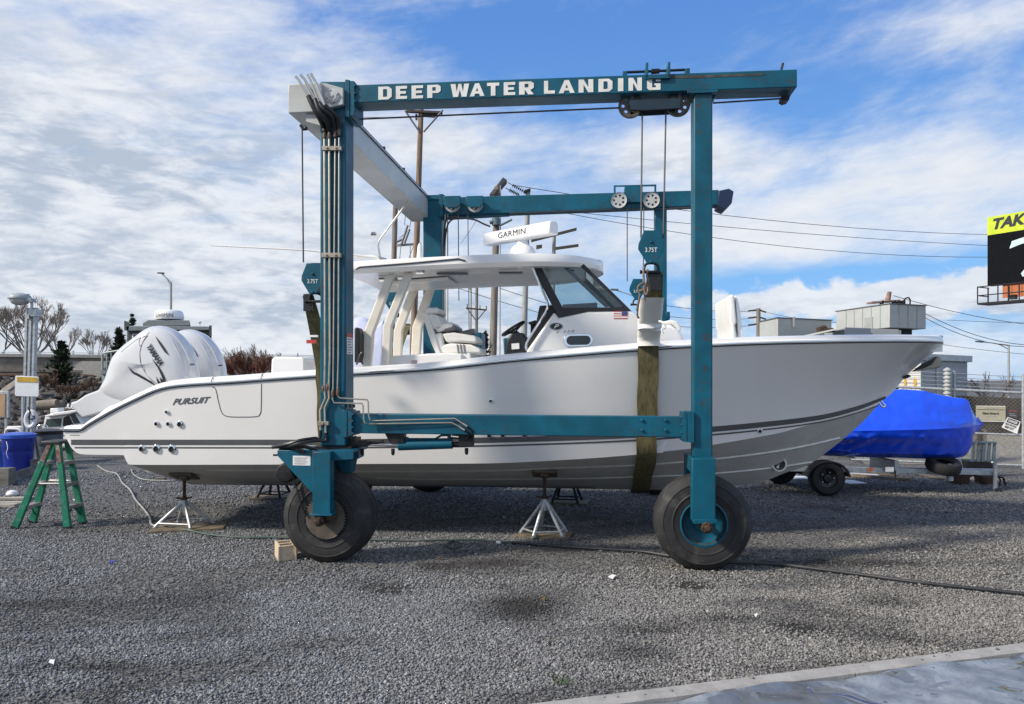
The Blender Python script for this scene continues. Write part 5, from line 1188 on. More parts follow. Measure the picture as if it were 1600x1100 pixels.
# ------------------------------------------------------------------ green stepladder under the stern
lad = thing('stepladder', G(75, 822), 'worn green fibreglass double-sided stepladder standing under the stern', 'stepladder')
top_z = CAM_H-(690-HZ)/FPX*10.0
f1, f4, f2, f3 = G(23, 826), G(51, 817), G(106, 826), G(130, 818.5)
def at_z(px, Y): return Vector(((px-800)/FPX*Y, Y, top_z))
t1, t4, t2, t3 = at_z(80, 9.9), at_z(86, 10.15), at_z(91, 9.9), at_z(105, 10.15)
def rail(f, t, w=.046, d=.024, sticker=True):
    ax = (t-f).normalized(); sx = ax.cross(Vector((0, 1, 0))).normalized()*w; sy = Vector((0, 1, 0))*d
    e = t-ax*.16
    mb = MB().prism([f-sx-sy, f+sx-sy, f+sx+sy, f-sx+sy], [e-sx*.7-sy, e+sx*.7-sy, e+sx*.7+sy, e-sx*.7+sy]).build('rail', GREEN, lad, bevel=.006)
    MB().prism([f-sx*1.02-sy*1.1, f+sx*1.02-sy*1.1, f+sx*1.02+sy*1.1, f-sx*1.02+sy*1.1], [p+ax*.03 for p in (f-sx*1.02-sy*1.1, f+sx*1.02-sy*1.1, f+sx*1.02+sy*1.1, f-sx*1.02+sy*1.1)]).build('foot', BLACK, mb)
    MB().prism([e-sx*.7-sy, e+sx*.7-sy, e+sx*.7+sy, e-sx*.7+sy], [t-sx*.65-sy, t+sx*.65-sy, t+sx*.65+sy, t-sx*.65+sy]).build('rail_head', GREEN, mb)
    if sticker: MB().prism([e-sx*.55-sy*1.12-ax*.10, e+sx*.55-sy*1.12-ax*.10, t+sx*.5-sy*1.12-ax*.02, t-sx*.5-sy*1.12-ax*.02], [p-sy*.1 for p in (e-sx*.55-sy*1.12-ax*.10, e+sx*.55-sy*1.12-ax*.10, t+sx*.5-sy*1.12-ax*.02, t-sx*.5-sy*1.12-ax*.02)]).build('warning_sticker', mat('worn_red_sticker', (.17, .085, .075), .7, var=.5, scale=20, dirt=(.42, .40, .37), dirt_amt=.9, dirt_scale=9), mb)
rail(f1, t1); rail(f4, t4, sticker=False); rail(f2, t2); rail(f3, t3, sticker=False)
for fa, ta, fb, tb in ((f1, t1, f4, t4), (f2, t2, f3, t3)):
    for t in (.24, .50, .75):
        a, b = fa.lerp(ta, t), fb.lerp(tb, t); w = Vector((.055, 0, 0)); h = Vector((0, 0, .022))
        MB().prism([a-w-h, a+w-h, a+w+h, a-w+h], [b-w-h, b+w-h, b+w+h, b-w+h]).build('step', LADAL, lad, bevel=.003)
for fa, ta, fb, tb in ((f1, t1, f2, t2), (f4, t4, f3, t3)):
    MB().tube([fa.lerp(ta, .52), fb.lerp(tb, .52)], .012, 6).build('spreader', LADAL, lad)
for fa, ta, fb, tb in ((f1, t1, f4, t4), (f2, t2, f3, t3)):
    mb = MB()
    mb.tube([fa.lerp(ta, .10), fa.lerp(ta, .24).lerp(fb.lerp(tb, .24), .5)], .01, 6).tube([fb.lerp(tb, .10), fa.lerp(ta, .24).lerp(fb.lerp(tb, .24), .5)], .01, 6); mb.build('brace', GREEN, lad)
cen = (t1+t2+t3+t4)/4
MB().box(-.125, .125, -.17, .17, -.022, .018, lambda a, b, c: cen+Vector((a, b, c))).build('top_cap', mat('ladder_cap', (.03, .035, .032), .6, var=.3), lad, bevel=.012)
# ------------------------------------------------------------------ left background: bank, bridge wall, trees
def rockmat(): return mat('riprap_rock', (.062, .057, .052), .9, var=.6, scale=1.4, bump=.4, bscale=20)
vs = []; fs = []; nu, nv = 60, 24
for j in range(nv):
    for i in range(nu):
        Y = 19+22*j/(nv-1); X = -34+30*i/(nu-1)
        z = 1.95*max(0, min(1, (Y-21)/17))**.9+.10*math.sin(X*1.3+Y*.7)*math.sin(Y*1.1)*min(1, (Y-19)/4) - (.05 if j == 0 else 0) - (.3 if i == nu-1 else 0)
        vs.append((X, Y, z-.02))
for j in range(nv-1):
    for i in range(nu-1): fs.append([j*nu+i, j*nu+i+1, (j+1)*nu+i+1, (j+1)*nu+i])
tag(MB().add(vs, fs).build('bank', mat('bank_soil', (.06, .052, .042), .95, var=.5, scale=1.2, bump=.6, bscale=14, dirt=(.10, .075, .05), dirt_amt=.6, dirt_scale=.6), smooth=180), kind='structure')
ico = [Vector(p).normalized() for p in ((0, 1, 1.618), (0, -1, 1.618), (0, 1, -1.618), (0, -1, -1.618), (1, 1.618, 0), (-1, 1.618, 0), (1, -1.618, 0), (-1, -1.618, 0), (1.618, 0, 1), (-1.618, 0, 1), (1.618, 0, -1), (-1.618, 0, -1))]
icf = [[0, 1, 8], [0, 9, 1], [0, 4, 5], [0, 8, 4], [0, 5, 9], [1, 7, 6], [1, 6, 8], [1, 9, 7], [2, 10, 3], [2, 3, 11], [2, 5, 4], [2, 4, 10], [2, 11, 5], [3, 6, 7], [3, 10, 6], [3, 7, 11], [4, 8, 10], [5, 11, 9], [6, 10, 8], [7, 9, 11]]
def rock(mb, c, r):
    sx, sy, sz = [r*random.uniform(.7, 1.3) for _ in range(3)]; a = random.uniform(0, 6.3); ca, sa = math.cos(a), math.sin(a); q = []
    for p in ico:
        f = random.uniform(.75, 1.15); x, y, z = p.x*sx*f, p.y*sy*f, p.z*sz*.75*f; q.append(c+Vector((x*ca-y*sa, x*sa+y*ca, z)))
    mb.add(q, icf)
rk = MB(); rk2 = MB()
for k in range(1100):
    Y = random.uniform(20.5, 38.5); X = random.uniform(-.70, -.36)*Y; z = 1.95*max(0, min(1, (Y-21)/17))**.9
    rock(rk if k % 5 else rk2, Vector((X, Y, z+.02)), random.uniform(.10, .24)*(1+.4*(k % 17 == 0)))
tag(rk.build('riprap_rocks', rockmat(), smooth=5), kind='stuff'); tag(rk2.build('riprap_rocks', mat('pale_riprap', (.12, .11, .10), .9, var=.5, scale=2, bump=.3), smooth=5), kind='stuff')
tag(MB().tube([P(59, 634, 24), P(90, 631, 24)], .16, 9).build('driftwood_log', mat('driftwood', (.20, .175, .14), .85, var=.3, scale=3, bump=.4), smooth=60), 'bleached driftwood log on the rocks above the small white cuddy boat', 'log')
wall = thing('bridge_wall', (-27, 42, .9), 'long panelled concrete bridge wall with metal railing on top of the rock bank', 'bridge wall')
CW = mat('bridge_concrete', (.20, .18, .155), .9, var=.2, scale=.9, dirt=(.11, .10, .09), dirt_amt=.7, dirt_scale=1.1, bump=.2)
def wY(px): return 42+(.006*(px))      # the wall runs slightly away to the right
def wz(px, py): return P(px, py, wY(px))
mb = MB().prism([wz(-140, 553), wz(520, 560), wz(520, 594), wz(-140, 585)], [p+Vector((0, .5, 0)) for p in (wz(-140, 553), wz(520, 560), wz(520, 594), wz(-140, 585))]); mb.build('wall_body', CW, wall)
def wq(x0, y0, x1, y1, o0, o1):          # y given at px=0; the wall drops .0115 px per px
    f = lambda x: .0115*x
    A = [wz(x0, y0+f(x0)), wz(x1, y0+f(x1)), wz(x1, y1+f(x1)), wz(x0, y1+f(x0))]
    return [p+Vector((0, -o0, 0)) for p in A], [p+Vector((0, -o1, 0)) for p in A]
MB().prism(*wq(-140, 553.2, 520, 557.5, .14, -.02)).build('coping', mat('coping_concrete', (.33, .32, .30), .9, var=.15), wall)
MB().prism(*wq(-140, 577, 520, 580.5, .10, -.02)).build('ledge', CW, wall)
MB().tube([wz(-140, 585)+Vector((0, -.12, 0)), wz(520, 592)+Vector((0, -.12, 0))], .12, 8).build('pipe', mat('brown_pipe', (.075, .045, .03), .8, var=.4), wall)
x = -140
while x < 500:
    w = 17 if (int(x) % 3) else 14
    MB().prism(*wq(x, 558.5, x+w, 576, .07, -.02)).build('panel', CW, wall, bevel=.02, seg=1); x += w+3
ra = MB()
for dy in (548.5, 551): ra.tube([wz(-140, dy), wz(520, dy+7)], .022, 6)
ra.build('rail', GALV, wall)
x = -130
while x < 510:
    MB().prism([wz(x, 546.5+.0115*x), wz(x+2, 546.5+.0115*x), wz(x+2, 555+.0115*x), wz(x, 555+.0115*x)], [p+Vector((0, .06, 0)) for p in (wz(x, 546.5+.0115*x), wz(x+2, 546.5+.0115*x), wz(x+2, 555+.0115*x), wz(x, 555+.0115*x))]).build('railing_post', GALV, wall); x += 27

road_ = MB().box(-60, -8, 42.6, 100, 0, 2.9); tag(road_.build('highway', CONC), kind='structure')
BARK = mat('bare_bark', (.12, .105, .095), .9, var=.3, scale=3); TWIG = mat('bare_twigs', (.19, .165, .15), .9, var=.3); REDTW = mat('reddish_twigs', (.12, .048, .035), .9, var=.4, scale=2)
TWIGGY = .8
def grow(mb, p, d, l, r, lev, spread, up=.12, rmin=.008, ratio=.74):
    q = p+d*l*.5+Vector((random.uniform(-1, 1), random.uniform(-1, 1), random.uniform(-.5, 1)))*l*.05; e = p+d*l
    mb[0 if lev > 3 else 1].tube([p, q, e], [r, r*.85, max(rmin, r*.68)], 5 if lev > 3 else 3, caps=False)
    if lev == 0: return
    for k in range(3 if lev < 5 and random.random() < TWIGGY else 2):
        nd = (d+Vector((random.uniform(-1, 1), random.uniform(-1, 1), random.uniform(-.6, .9)))*spread+Vector((0, 0, up))).normalized()
        grow(mb, e if k < 2 else q, nd, l*ratio*random.uniform(.8, 1.15), max(rmin, r*.66), lev-1, spread, up, rmin, ratio)
def bare_tree(px, py, Y, h, label, limbs=5, lev=6, name='bare_tree', lean=1.0, m=(BARK, TWIG), rmin=.012, spread=.42, group='bare winter trees beyond the bridge wall', cat='tree'):
    b = P(px, py, Y); t = thing(name, b, label, cat, group)
    mbs = [MB(), MB()]
    for k in range(limbs):
        a = 2*math.pi*k/limbs+random.uniform(-.4, .4); d = Vector((math.cos(a)*.75*lean, math.sin(a)*.5*lean, 1)).normalized()
        grow(mbs, b+Vector((math.cos(a)*.05, 0, 0)), d, h*.30, h*.017, lev, spread, rmin=rmin)
    if mbs[0].f: mbs[0].build('trunk', m[0], t, smooth=60)
    mbs[1].build('crown', m[1], t, smooth=60); return t
bare_tree(48, 566, 58, 4.8, 'wide spreading bare tree behind the grey lamp post and bridge wall', 9, 7, lean=1.25, rmin=.010)
bare_tree(-8, 566, 62, 4.2, 'bare tree at the left edge of the photo behind the bridge wall', 6, 7, rmin=.013)
bare_tree(150, 566, 80, 3.0, 'small pale bare tree between the two dark conifers', 8, 6, m=(TWIG, TWIG), rmin=.014)
bare_tree(95, 566, 70, 3.6, 'bare tree behind the bushy conifer in front of the wall', 5, 5, rmin=.012)
for px, Y, h, lab, m in ((376, 30, 1.5, 'reddish bare shrub just right of the second outboard', (REDTW, REDTW)), (402, 29, 1.7, 'densest rusty red shrub between the outboards and the sling', (REDTW, REDTW)), (360, 31, 1.7, 'pale twiggy shrub touching the second outboard cowl', (TWIG, TWIG)),
                         (425, 31, 1.3, 'pale twiggy shrub right of the rusty red shrubs', (TWIG, TWIG)), (456, 33, 1.2, 'low bare twigs just left of the olive sling', (TWIG, TWIG)), (388, 33, 2.0, 'taller pale twigs rising behind the red shrubs', (TWIG, TWIG))):
    bare_tree(px, 615, Y, h*1.05, lab, 9, 5, 'bare_shrub', 1.3, m, .009, .5, 'bare shrubs behind the boat stern', 'shrub')
for px, py, Y, h, lab in ((104, 625, 30, .8, 'brown brush on the rocks below the bushy conifer'), (146, 622, 32, 1.0, 'brown brush beside the first outboard midsection'), (68, 612, 33, 1.0, 'low brown brush on the rocks near the lamp post')):
    bare_tree(px, py, Y, h, lab, 9, 4, 'bare_shrub', 1.5, (mat('brown_brush', (.10, .062, .04), .9, var=.4), MATS['brown_brush']), .010, .55, 'brown brush on the rock bank', 'shrub')
NEEDLE = mat('dark_needles', (.028, .042, .020), .85, var=.5, scale=3); NEEDLE2 = mat('dead_needles', (.075, .06, .03), .9, var=.4)
def conifer(px, py, Y, h, w, label, n=900, dead=.12):
    b = P(px, py, Y); t = thing('conifer', b, label, 'conifer', 'dark conifers on the bank')
    MB().tube([b, b+Vector((.02, 0, h*.5)), b+Vector((.0, 0, h*.97))], [h*.03, h*.02, .012], 7).build('trunk', BARK, t)
    mb = MB()
    for k in range(int(n/9)):
        z = h*random.uniform(.03, .97)**.9; rr = w*(1-z/h)**.75*random.uniform(.5, 1.1)*(.75+.35*math.sin(k*.9)); a = random.uniform(0, 6.28)
        mb.use(1 if random.random() < dead else 0)
        o = b+Vector((0, 0, z)); d = Vector((math.cos(a), math.sin(a), .45)).normalized(); e = o+d*rr
        mb.tube([o, e], [.014, .005], 3, caps=False)
        for q in range(14):
            f = random.uniform(.15, 1.05); c = o.lerp(e, f); l = random.uniform(.10, .22)*(.6+h*.15)
            nd = (d*.8+Vector((random.uniform(-1, 1), random.uniform(-1, 1), random.uniform(-.3, 1)))*.8).normalized(); s_ = nd.cross(Vector((random.uniform(-1, 1), random.uniform(-1, 1), 1))).normalized()*l*.16
            mb.add([c-s_, c+nd*l*.5-s_*1.4, c+nd*l, c+nd*l*.5+s_*1.4, c+s_], [[0, 1, 2, 3, 4]])
    mb.build('crown', [NEEDLE, NEEDLE2], t, smooth=180)
conifer(96, 612, 34, 2.2, .95, 'bushy dark conifer in front of the concrete bridge wall', 2200, .10)
conifer(186, 600, 40, 2.9, .75, 'dark conifer beside the work boat cabin', 1700, .05); conifer(176, 600, 42, 2.0, .7, 'shorter dark conifer left of the work boat rail', 1200, .05)
conifer(207, 560, 50, 2.9, .5, 'conifer tip poking above the work boat roof', 700, .05)
conifer(757, 575, 40, 1.9, .6, 'small dark evergreen beside the brown wooden pole behind the helm seats', 800, .3)

# ------------------------------------------------------------------ left middle distance: bins, lamp post, signs, boats
def bin_(px, base_y, w_px, top_y, m, label, name, cat, taper=.82, lid=None):
    g = G(px, base_y); r = w_px/FPX*g.y/2; h = (base_y-top_y)/FPX*g.y; t = thing(name, g, label, cat)
    MB().lathe([(r*taper, 0), (r*.9, h*.55), (r*.91, h*.56), (r*.93, h*.57), (r*.98, h*.93), (r*1.06, h*.935), (r*1.06, h), (r*.97, h), (r*.9, h*.5), (r*taper*.9, .03), (0, .03)], g, (0, 0, 1), 32, cap=False).build('body', m, t, smooth=40)
    for s in (-1, 1): MB().tube([g+Vector((s*r*.98, -.06, h*.85)), g+Vector((s*r*1.12, -.05, h*.86)), g+Vector((s*r*1.12, .05, h*.86)), g+Vector((s*r*.98, .06, h*.85))], .012, 6).build('handle', m, t)
    if lid: MB().lathe([(r*1.08, h*.93), (r*1.1, h+.02), (r*.6, h+.06), (0, h+.05)], g, (0, 0, 1), 24, cap=False).build('liner', lid, t, smooth=60)
    return t
BLUEB = mat('blue_bin_plastic', (.006, .022, .26), .4, var=.12, coat=.1)
b_ = bin_(28.5, 735, 46, 680, BLUEB, 'deep blue round bin at left behind the timber edging', 'waste_bin', 'bin', lid=mat('blue_lid', (.03, .10, .5), .35))
MB().tube(smooth_path([P(10, 690, 15.6), P(12, 700, 15.55), P(10, 708, 15.55), P(12.5, 716, 15.6)], 4), .006, 5).build('string', PAPER, b_)
bin_(75, 723, 43, 674, mat('grey_bin_plastic', (.13, .15, .175), .5, var=.12), 'grey round bin with black liner behind the green stepladder', 'waste_bin', 'bin', lid=BLACK)
bin_(3, 733, 24, 697, mat('light_blue_drum', (.02, .12, .42), .45, var=.15), 'small light blue drum at the left edge beside the blue bin', 'drum', 'drum', .95)
TIM = mat('grey_timber', (.145, .14, .125), .9, var=.35, scale=3, bump=.4, stretch=(1, 1, 4))
def gbox(pts, z0, z1, name, m, lab, cat, grp=None, bev=.01):
    A = [Vector((p.x, p.y, z0)) for p in pts]; o = MB().prism(A, [p+Vector((0, 0, z1-z0)) for p in A]).build(name, m, bevel=bev); return tag(o, lab, cat, grp)
a, b = G(13, 757), G(56, 741); n_ = Vector((-.05, .12, 0))
gbox([a, b, b+n_, a+n_], 0, .19, 'timber_edging', TIM, 'long grey timber edging running back from the left post', 'timber'); a, b = G(30, 742), G(60, 737)
gbox([a+Vector((.0, .35, 0)), b+Vector((0, .35, 0)), b+Vector((0, .5, 0)), a+Vector((0, .5, 0))], 0, .27, 'timber_edging', TIM, 'short grey timber block in front of the grey bin', 'timber')
a = G(5, 760); gbox([a+Vector((-.15, 0, 0)), a+Vector((.1, 0, 0)), a+Vector((.1, .2, 0)), a+Vector((-.15, .2, 0))], 0, .32, 'timber_post', TIM, 'squat mossy timber post at the left edge by the drum', 'post')
# grey slotted lamp post
lp0 = P(42.5, 706, 17); lp0.z = 0; lpt = P(50, 481, 17)
lamp = thing('lamp_post', lp0, 'grey ribbed lamp post with round hooded lamp left of the outboards', 'lamp post')
pm = MB(); ux = Vector((1, 0, 0)); w = .112
for (a, b, d0, d1) in ((-w, -w*.55, -.06, .06), (-w*.55, -w*.2, -.02, .06), (-w*.2, w*.25, -.06, .06), (w*.25, w*.65, -.02, .06), (w*.65, w, -.06, .06)):
    pm.prism([lp0+ux*a+YV*0+Vector((0, d0, 0)), lp0+ux*b+Vector((0, d0, 0)), lp0+ux*b+Vector((0, d1, 0)), lp0+ux*a+Vector((0, d1, 0))], [lpt+ux*a+Vector((0, d0, 0)), lpt+ux*b+Vector((0, d0, 0)), lpt+ux*b+Vector((0, d1, 0)), lpt+ux*a+Vector((0, d1, 0))])
pm.build('post', GALV, lamp)
MB().wslab([(43.5, 481), (56.5, 483), (56.5, 494), (44.5, 494)], 16.9, .2).wslab([(40.5, 491), (45, 491), (45, 498), (40.5, 498)], 16.88, .1).build('bracket', GALV, lamp)
MB().tube(smooth_path([P(49, 484, 16.9), P(50, 476, 16.9), P(48, 470, 16.9), P(44, 468, 16.9)], 5), .032, 10).build('lamp_arm', GALV, lamp)
hc_ = P(31, 467.5, 16.9); R0 = .23
hd = MB().lathe([(R0, 0), (R0*1.02, .02), (R0*.93, .07), (R0*.66, .115), (R0*.3, .135), (0, .14)], hc_, (0, 0, 1), 26).wslab([(37, 463), (47, 466), (49, 472), (40, 470)], 16.8, .2).wslab([(38, 459), (42, 459), (42, 464), (38, 464)], 16.85, .1); hd.build('lamp_hood', mat('lamp_hood_grey', (.32, .35, .36), .45, var=.1), lamp, smooth=50)
MB().lathe([(R0*.9, 0), (R0*.86, -.04), (R0*.66, -.10), (R0*.35, -.13), (0, -.14)], hc_, (0, 0, 1), 26).build('lamp_bowl', mat('frosted_bowl', (.42, .44, .42), .2, var=.08), lamp, smooth=60)
# white and yellow sign
sg = thing('blank_sign', P(36, 730, 16.6), 'white sign with yellow top band in front of the ribbed lamp post', 'sign')
MB().wslab([(24.5, 587), (59, 588.5), (60.5, 590), (60.5, 618), (58.5, 620), (25, 619), (23, 617), (23.5, 588.5)], 16.55, .012).build('sign_panel', mat('sign_face', (.70, .72, .74), .4, var=.05), sg, bevel=.01)
MB().wslab([(26.5, 588.7), (58.5, 590), (58.5, 597.5), (26.5, 596.5)], 16.54, .005).build('yellow_band', mat('sign_yellow', (.48, .31, .03), .5, var=.2, scale=9), sg)
MB().wslab([(33, 615), (36, 615), (36, 730), (33, 730)], 16.565, .05).build('sign_post', GALV, sg)
nb = thing('notice_board', P(5, 720, 18), 'grey framed notice board with tan face at the left photo edge', 'notice board')
MB().wslab([(-14, 611), (13.5, 611), (13.5, 653), (-14, 653)], 18, .06).build('board_frame', GALV, nb, bevel=.01); MB().wslab([(-12, 616), (8, 615), (7.5, 651), (-12, 651)], 17.985, .01).build('board_face', mat('tan_board', (.40, .26, .15), .7, var=.12), nb)
MB().wslab([(-6, 653), (-2, 653), (-2, 725), (-6, 720)], 18.02, .05).wslab([(7, 653), (10, 653), (10, 725), (7, 720)], 18.02, .05).build('board_post', GALV, nb)
lr = thing('life_ring', P(48, 668, 16.5), 'white life ring with dark blue rope hung on the ribbed lamp post', 'life ring'); lc = P(48, 655, 16.6)
MB().tube([lc+Vector((.105*math.cos(a), .02*math.sin(a), .165*math.sin(a))) for a in [2*math.pi*k/26 for k in range(26)]], .045, 10, closed=True).build('ring', mat('ring_white', (.66, .66, .65), .5), lr)
MB().tube(smooth_path([lc+Vector((-.02, -.06, .26)), lc+Vector((.03, -.07, .15)), lc+Vector((.0, -.07, .03)), lc+Vector((.05, -.07, .0)), lc+Vector((.12, -.07, .03)), lc+Vector((.10, -.07, .08))], 5), .016, 6).build('rope', mat('navy_rope', (.012, .018, .06), .8), lr)
hr = MB().tube(smooth_path([P(8, 684, 16.6), P(10, 672, 16.6), P(16, 670, 16.6), P(30, 671, 16.6), P(34, 676, 16.6)], 5), .03, 8).tube(smooth_path([P(12, 668, 17.3), P(42, 667.5, 17.3), P(50, 671, 17.3), P(53, 678, 17.3), P(53, 690, 17.3), P(53, 715, 17.3)], 5), .03, 8)
tag(hr.build('handrail', mat('white_rail', (.6, .6, .58), .4)), 'white curved tubular handrail above the deep blue bin', 'handrail')
tag(MB().prism([P(-3, 612, 26), P(10, 612, 26), P(44, 588, 31), P(33, 586, 31)], [p-Vector((0, 0, .10)) for p in (P(-3, 612, 26), P(10, 612, 26), P(44, 588, 31), P(33, 586, 31))]).build('gangway', mat('beige_gangway', (.26, .22, .17), .8, var=.2)), 'beige sloping gangway behind the white and yellow sign', 'gangway')
# water glimpsed at the far left
tag(MB().add([P(-160, 594, 39.5), P(26, 594, 39.5), P(14, 606, 33), P(-160, 606, 33)], [[0, 1, 2, 3]]).build('water', mat('grey_water', (.05, .06, .075), .1, var=.2, bump=.3, bscale=8)), kind='structure')
# small white cuddy boat
cb_ = thing('cuddy_boat', P(98, 700, 21), 'small white cuddy cabin boat behind the stepladder and grey bin', 'motorboat')
MB().wslab([(52, 671), (140, 668), (138, 700), (62, 702)], 20.4, 1.6).build('hull', GEL, cb_, bevel=.08, seg=3)
MB().wslab([(69, 649.5), (84, 645), (112, 641), (129, 640), (131, 643), (117, 644.5), (108, 647), (70, 652)], 20.3, 1.5).build('cabin_roof', GEL, cb_, bevel=.03)
MB().wslab([(70, 651), (108, 647), (118, 645), (128, 660), (130, 670), (66, 670)], 20.45, 1.25).build('cabin', GEL, cb_, bevel=.03)
MB().wslab([(73, 655), (96, 653.5), (94, 666.5), (69.5, 667)], 20.43, .03).build('front_window', mat('boat_window', (.05, .075, .075), .08, var=.2), cb_); MB().wslab([(99, 653), (107, 648.5), (114, 663), (98, 666.5)], 20.43, .03).build('side_window', GLASSD, cb_); MB().wslab([(109, 648), (116, 646.5), (125, 661), (116, 662.5)], 20.43, .03).build('side_window', mat('boat_window', (.05, .075, .075), .08), cb_)
MB().tube(smooth_path([P(57, 671, 20.4), P(60, 665, 20.4), P(72, 664.5, 20.4), P(77, 672, 20.4)], 4), .016, 6).tube(smooth_path([P(66, 664.5, 20.5), P(68, 671, 20.4)], 3), .016, 6).build('bow_rail', CHROME, cb_)
rk_ = MB().wslab([(102, 636.5), (126, 638), (126, 639.2), (102, 637.7)], 20.8, .04)
for x_ in (105, 111, 117, 123): rk_.wslab([(x_, 631), (x_+2, 631), (x_+1, 638), (x_-1, 638)], 20.8, .04)
rk_.build('rod_rack', PAPER, cb_); MB().wslab([(78, 638), (91, 637.5), (91, 645), (78, 646)], 20.9, .3).build('roof_hatch', GEL, cb_, bevel=.02)
# dark work boat behind the outboards
wb = thing('work_boat', P(250, 660, 25), 'dark grey work boat cabin with white radar dome behind the outboards', 'work boat')
SKEW[0] = -.43                         # the work boat points away along this direction
WBM = mat('work_boat_grey', (.05, .062, .066), .5, var=.12); WBL = mat('work_boat_pale', (.15, .175, .19), .5, var=.1)
MB().wslab([(158, 583), (340, 578), (345, 680), (165, 685)], 24, 3).build('hull', mat('work_boat_hull', (.14, .18, .17), .5), wb, bevel=.1, seg=3); MB().wslab([(157.5, 579), (342, 574), (342, 579), (158, 585)], 23.95, 3.1).build('gunwale', WBL, wb)
MB().wslab([(198, 513), (330, 513), (334, 585), (198, 585)], 24.3, 2.2).build('cabin', WBM, wb, bevel=.04)
MB().wslab([(196, 511), (200, 509), (328, 510), (331, 514), (325, 516), (198, 517)], 24.1, 2.6).build('cabin_roof', WBL, wb, bevel=.02); MB().wslab([(223, 504), (232, 499.5), (296, 500.5), (298, 509), (223, 510)], 24.5, 1.8).build('roof_box', WBL, wb, bevel=.02)
MB().wslab([(194, 501), (198, 502), (202, 504), (201, 516), (194, 516)], 24.1, .15).build('roof_post', WBM, wb); MB().wslab([(327, 508.5), (331, 508.5), (331, 525), (327, 525)], 24.1, .15).build('roof_post', WBM, wb)
fw_ = MB().wslab([(206.5, 521.5), (219, 521), (219, 531), (206.5, 531)], 24.27, .05).build('window', PAPER, wb, bevel=.02); MB().wslab([(208.5, 523), (217.5, 522.7), (217.5, 530), (208.5, 530)], 24.24, .03).build('pane', GLASSD, fw_)
MB().wslab([(226, 523), (262, 523), (262, 540), (226, 540)], 24.27, .04).build('window', GLASSD, wb)
rdc = P(264.5, 499.5, 24.9); rd = MB().lathe([(.30, -.02), (.43, .0), (.45, .05), (.45, .12), (.41, .25), (.35, .30), (0, .33)], rdc, (0, 0, 1), 32).build('radar_dome', GELC, wb, smooth=40)
mb = MB(); A_ = rdc+Vector((-.29, -.46, .06)); lettering(mb, 'GARMIN', A_, A_+Vector((.58, 0, 0)), A_+Vector((0, 0, .12)), bold=.0, proj=lambda p: Vector((p.x, rdc.y-math.sqrt(max(.01, .47**2-(p.x-rdc.x)**2)), p.z))); mb.build('lettering', DECALK, rd)
MB().lathe([(.02, -.12), (.02, 0), (.06, .05), (.06, .07), (0, .07)], P(312, 506, 24.4), (0, 0, 1), 10).build('horn', GELC, wb)
rl = MB()
rl.tube([P(160, 578, 24), P(160, 553, 24), P(166, 551, 24), P(198, 546, 24)], .035, 6)
for x_ in (167, 174, 182): rl.tube([P(x_, 578, 24), P(x_, 551-(x_-166)*.15, 24)], .022, 6)
rl.build('rail', mat('rail_green_grey', (.28, .33, .31), .4), wb)
SKEW[0] = 0.0
# shrink-wrapped boat behind the hardtop legs
def shell_from(rowsets): return MB().add(*loft(rowsets))
sw = []
for (px, ytop, wdt) in ((470, 575, .4), (520, 545, .9), (553, 497, 1.0), (565, 494, 1.05), (580, 500, 1.1), (590, 507, 1.1), (600, 500, 1.1), (606, 508, 1.1), (612, 540, 1.0), (616, 585, .9)):
    r_ = []; pt = P(px, ytop, 22.5)
    for k in range(9):
        a = math.pi*k/8; hh = pt.z-.25; r_.append(Vector((pt.x+.03*math.sin(k*2.2+px), 22.5-math.cos(a)*wdt, .25+hh*math.sin(a)**.8)))
    sw.append(r_)
o = shell_from(sw).build('wrapped_boat', mat('lavender_shrinkwrap', (.55, .58, .72), .35, var=.08, scale=2, bump=.4, bscale=5), smooth=50); tag(o, 'pale lavender shrink-wrapped boat seen between the leaning hardtop legs', 'covered boat')

# ------------------------------------------------------------------ utility poles and wires
PW1 = mat('pole_wood', (.21, .145, .10), .9, var=.45, scale=1.2, bump=.3, bscale=14, stretch=(6, 6, .6)); PW2 = mat('pole_grey_wood', (.20, .175, .15), .9, var=.35, scale=1.2, stretch=(6, 6, .6)); ARMM = mat('crossarm_wood', (.06, .052, .046), .85, var=.3); PSTEEL = mat('pole_grey', (.30, .30, .29), .6, var=.12)
def pole(px_t, y_t, px_b, Y, r0, r1, label, m=PW2, name='utility_pole', cat='utility pole', group='utility poles behind the boat'):
    top = P(px_t, y_t, Y); b = P(px_b, 560, Y); k = (b.z-0)/(top.z-b.z); base = b+(b-top)*k
    t = thing(name, base, label, cat, group); MB().tube([base, top], [r1, r0], 12).build('pole_shaft', m, t); return t
p1 = pole(658, 170, 645, 36, .12, .17, 'tall brown wooden pole rising past the pale cross beam', PW1)
MB().wslab([(635, 171), (691, 173.5), (691, 177), (635, 174.5)], 35.8, .18).wslab([(660, 177), (683, 177), (680, 182), (664, 181)], 35.9, .2).wslab([(649, 178), (652, 178), (652, 187), (649, 187)], 35.9, .1).build('crossarm', ARMM, p1)
MB().tube([P(633, 173, 35.8), P(656, 207, 35.85)], .045, 6).tube([P(692, 172, 35.8), P(662, 206, 35.85)], .045, 6).build('arm_brace', mat('brace_grey', (.13, .13, .14), .6), p1)
p2 = pole(618, 320, 611, 40, .13, .17, 'weathered pole left of the far teal post, insulators on its arm')
MB().wslab([(619, 381.5), (658, 379), (658, 382), (619, 385)], 39.8, .1).build('crossarm', PSTEEL, p2)
ins = MB()
for a, b in (((627, 382), (637, 352)), ((632, 380), (640, 358)), ((628, 374), (620, 378))): ins.tube([P(*a, 39.7), P(*b, 39.7)], .06, 8)
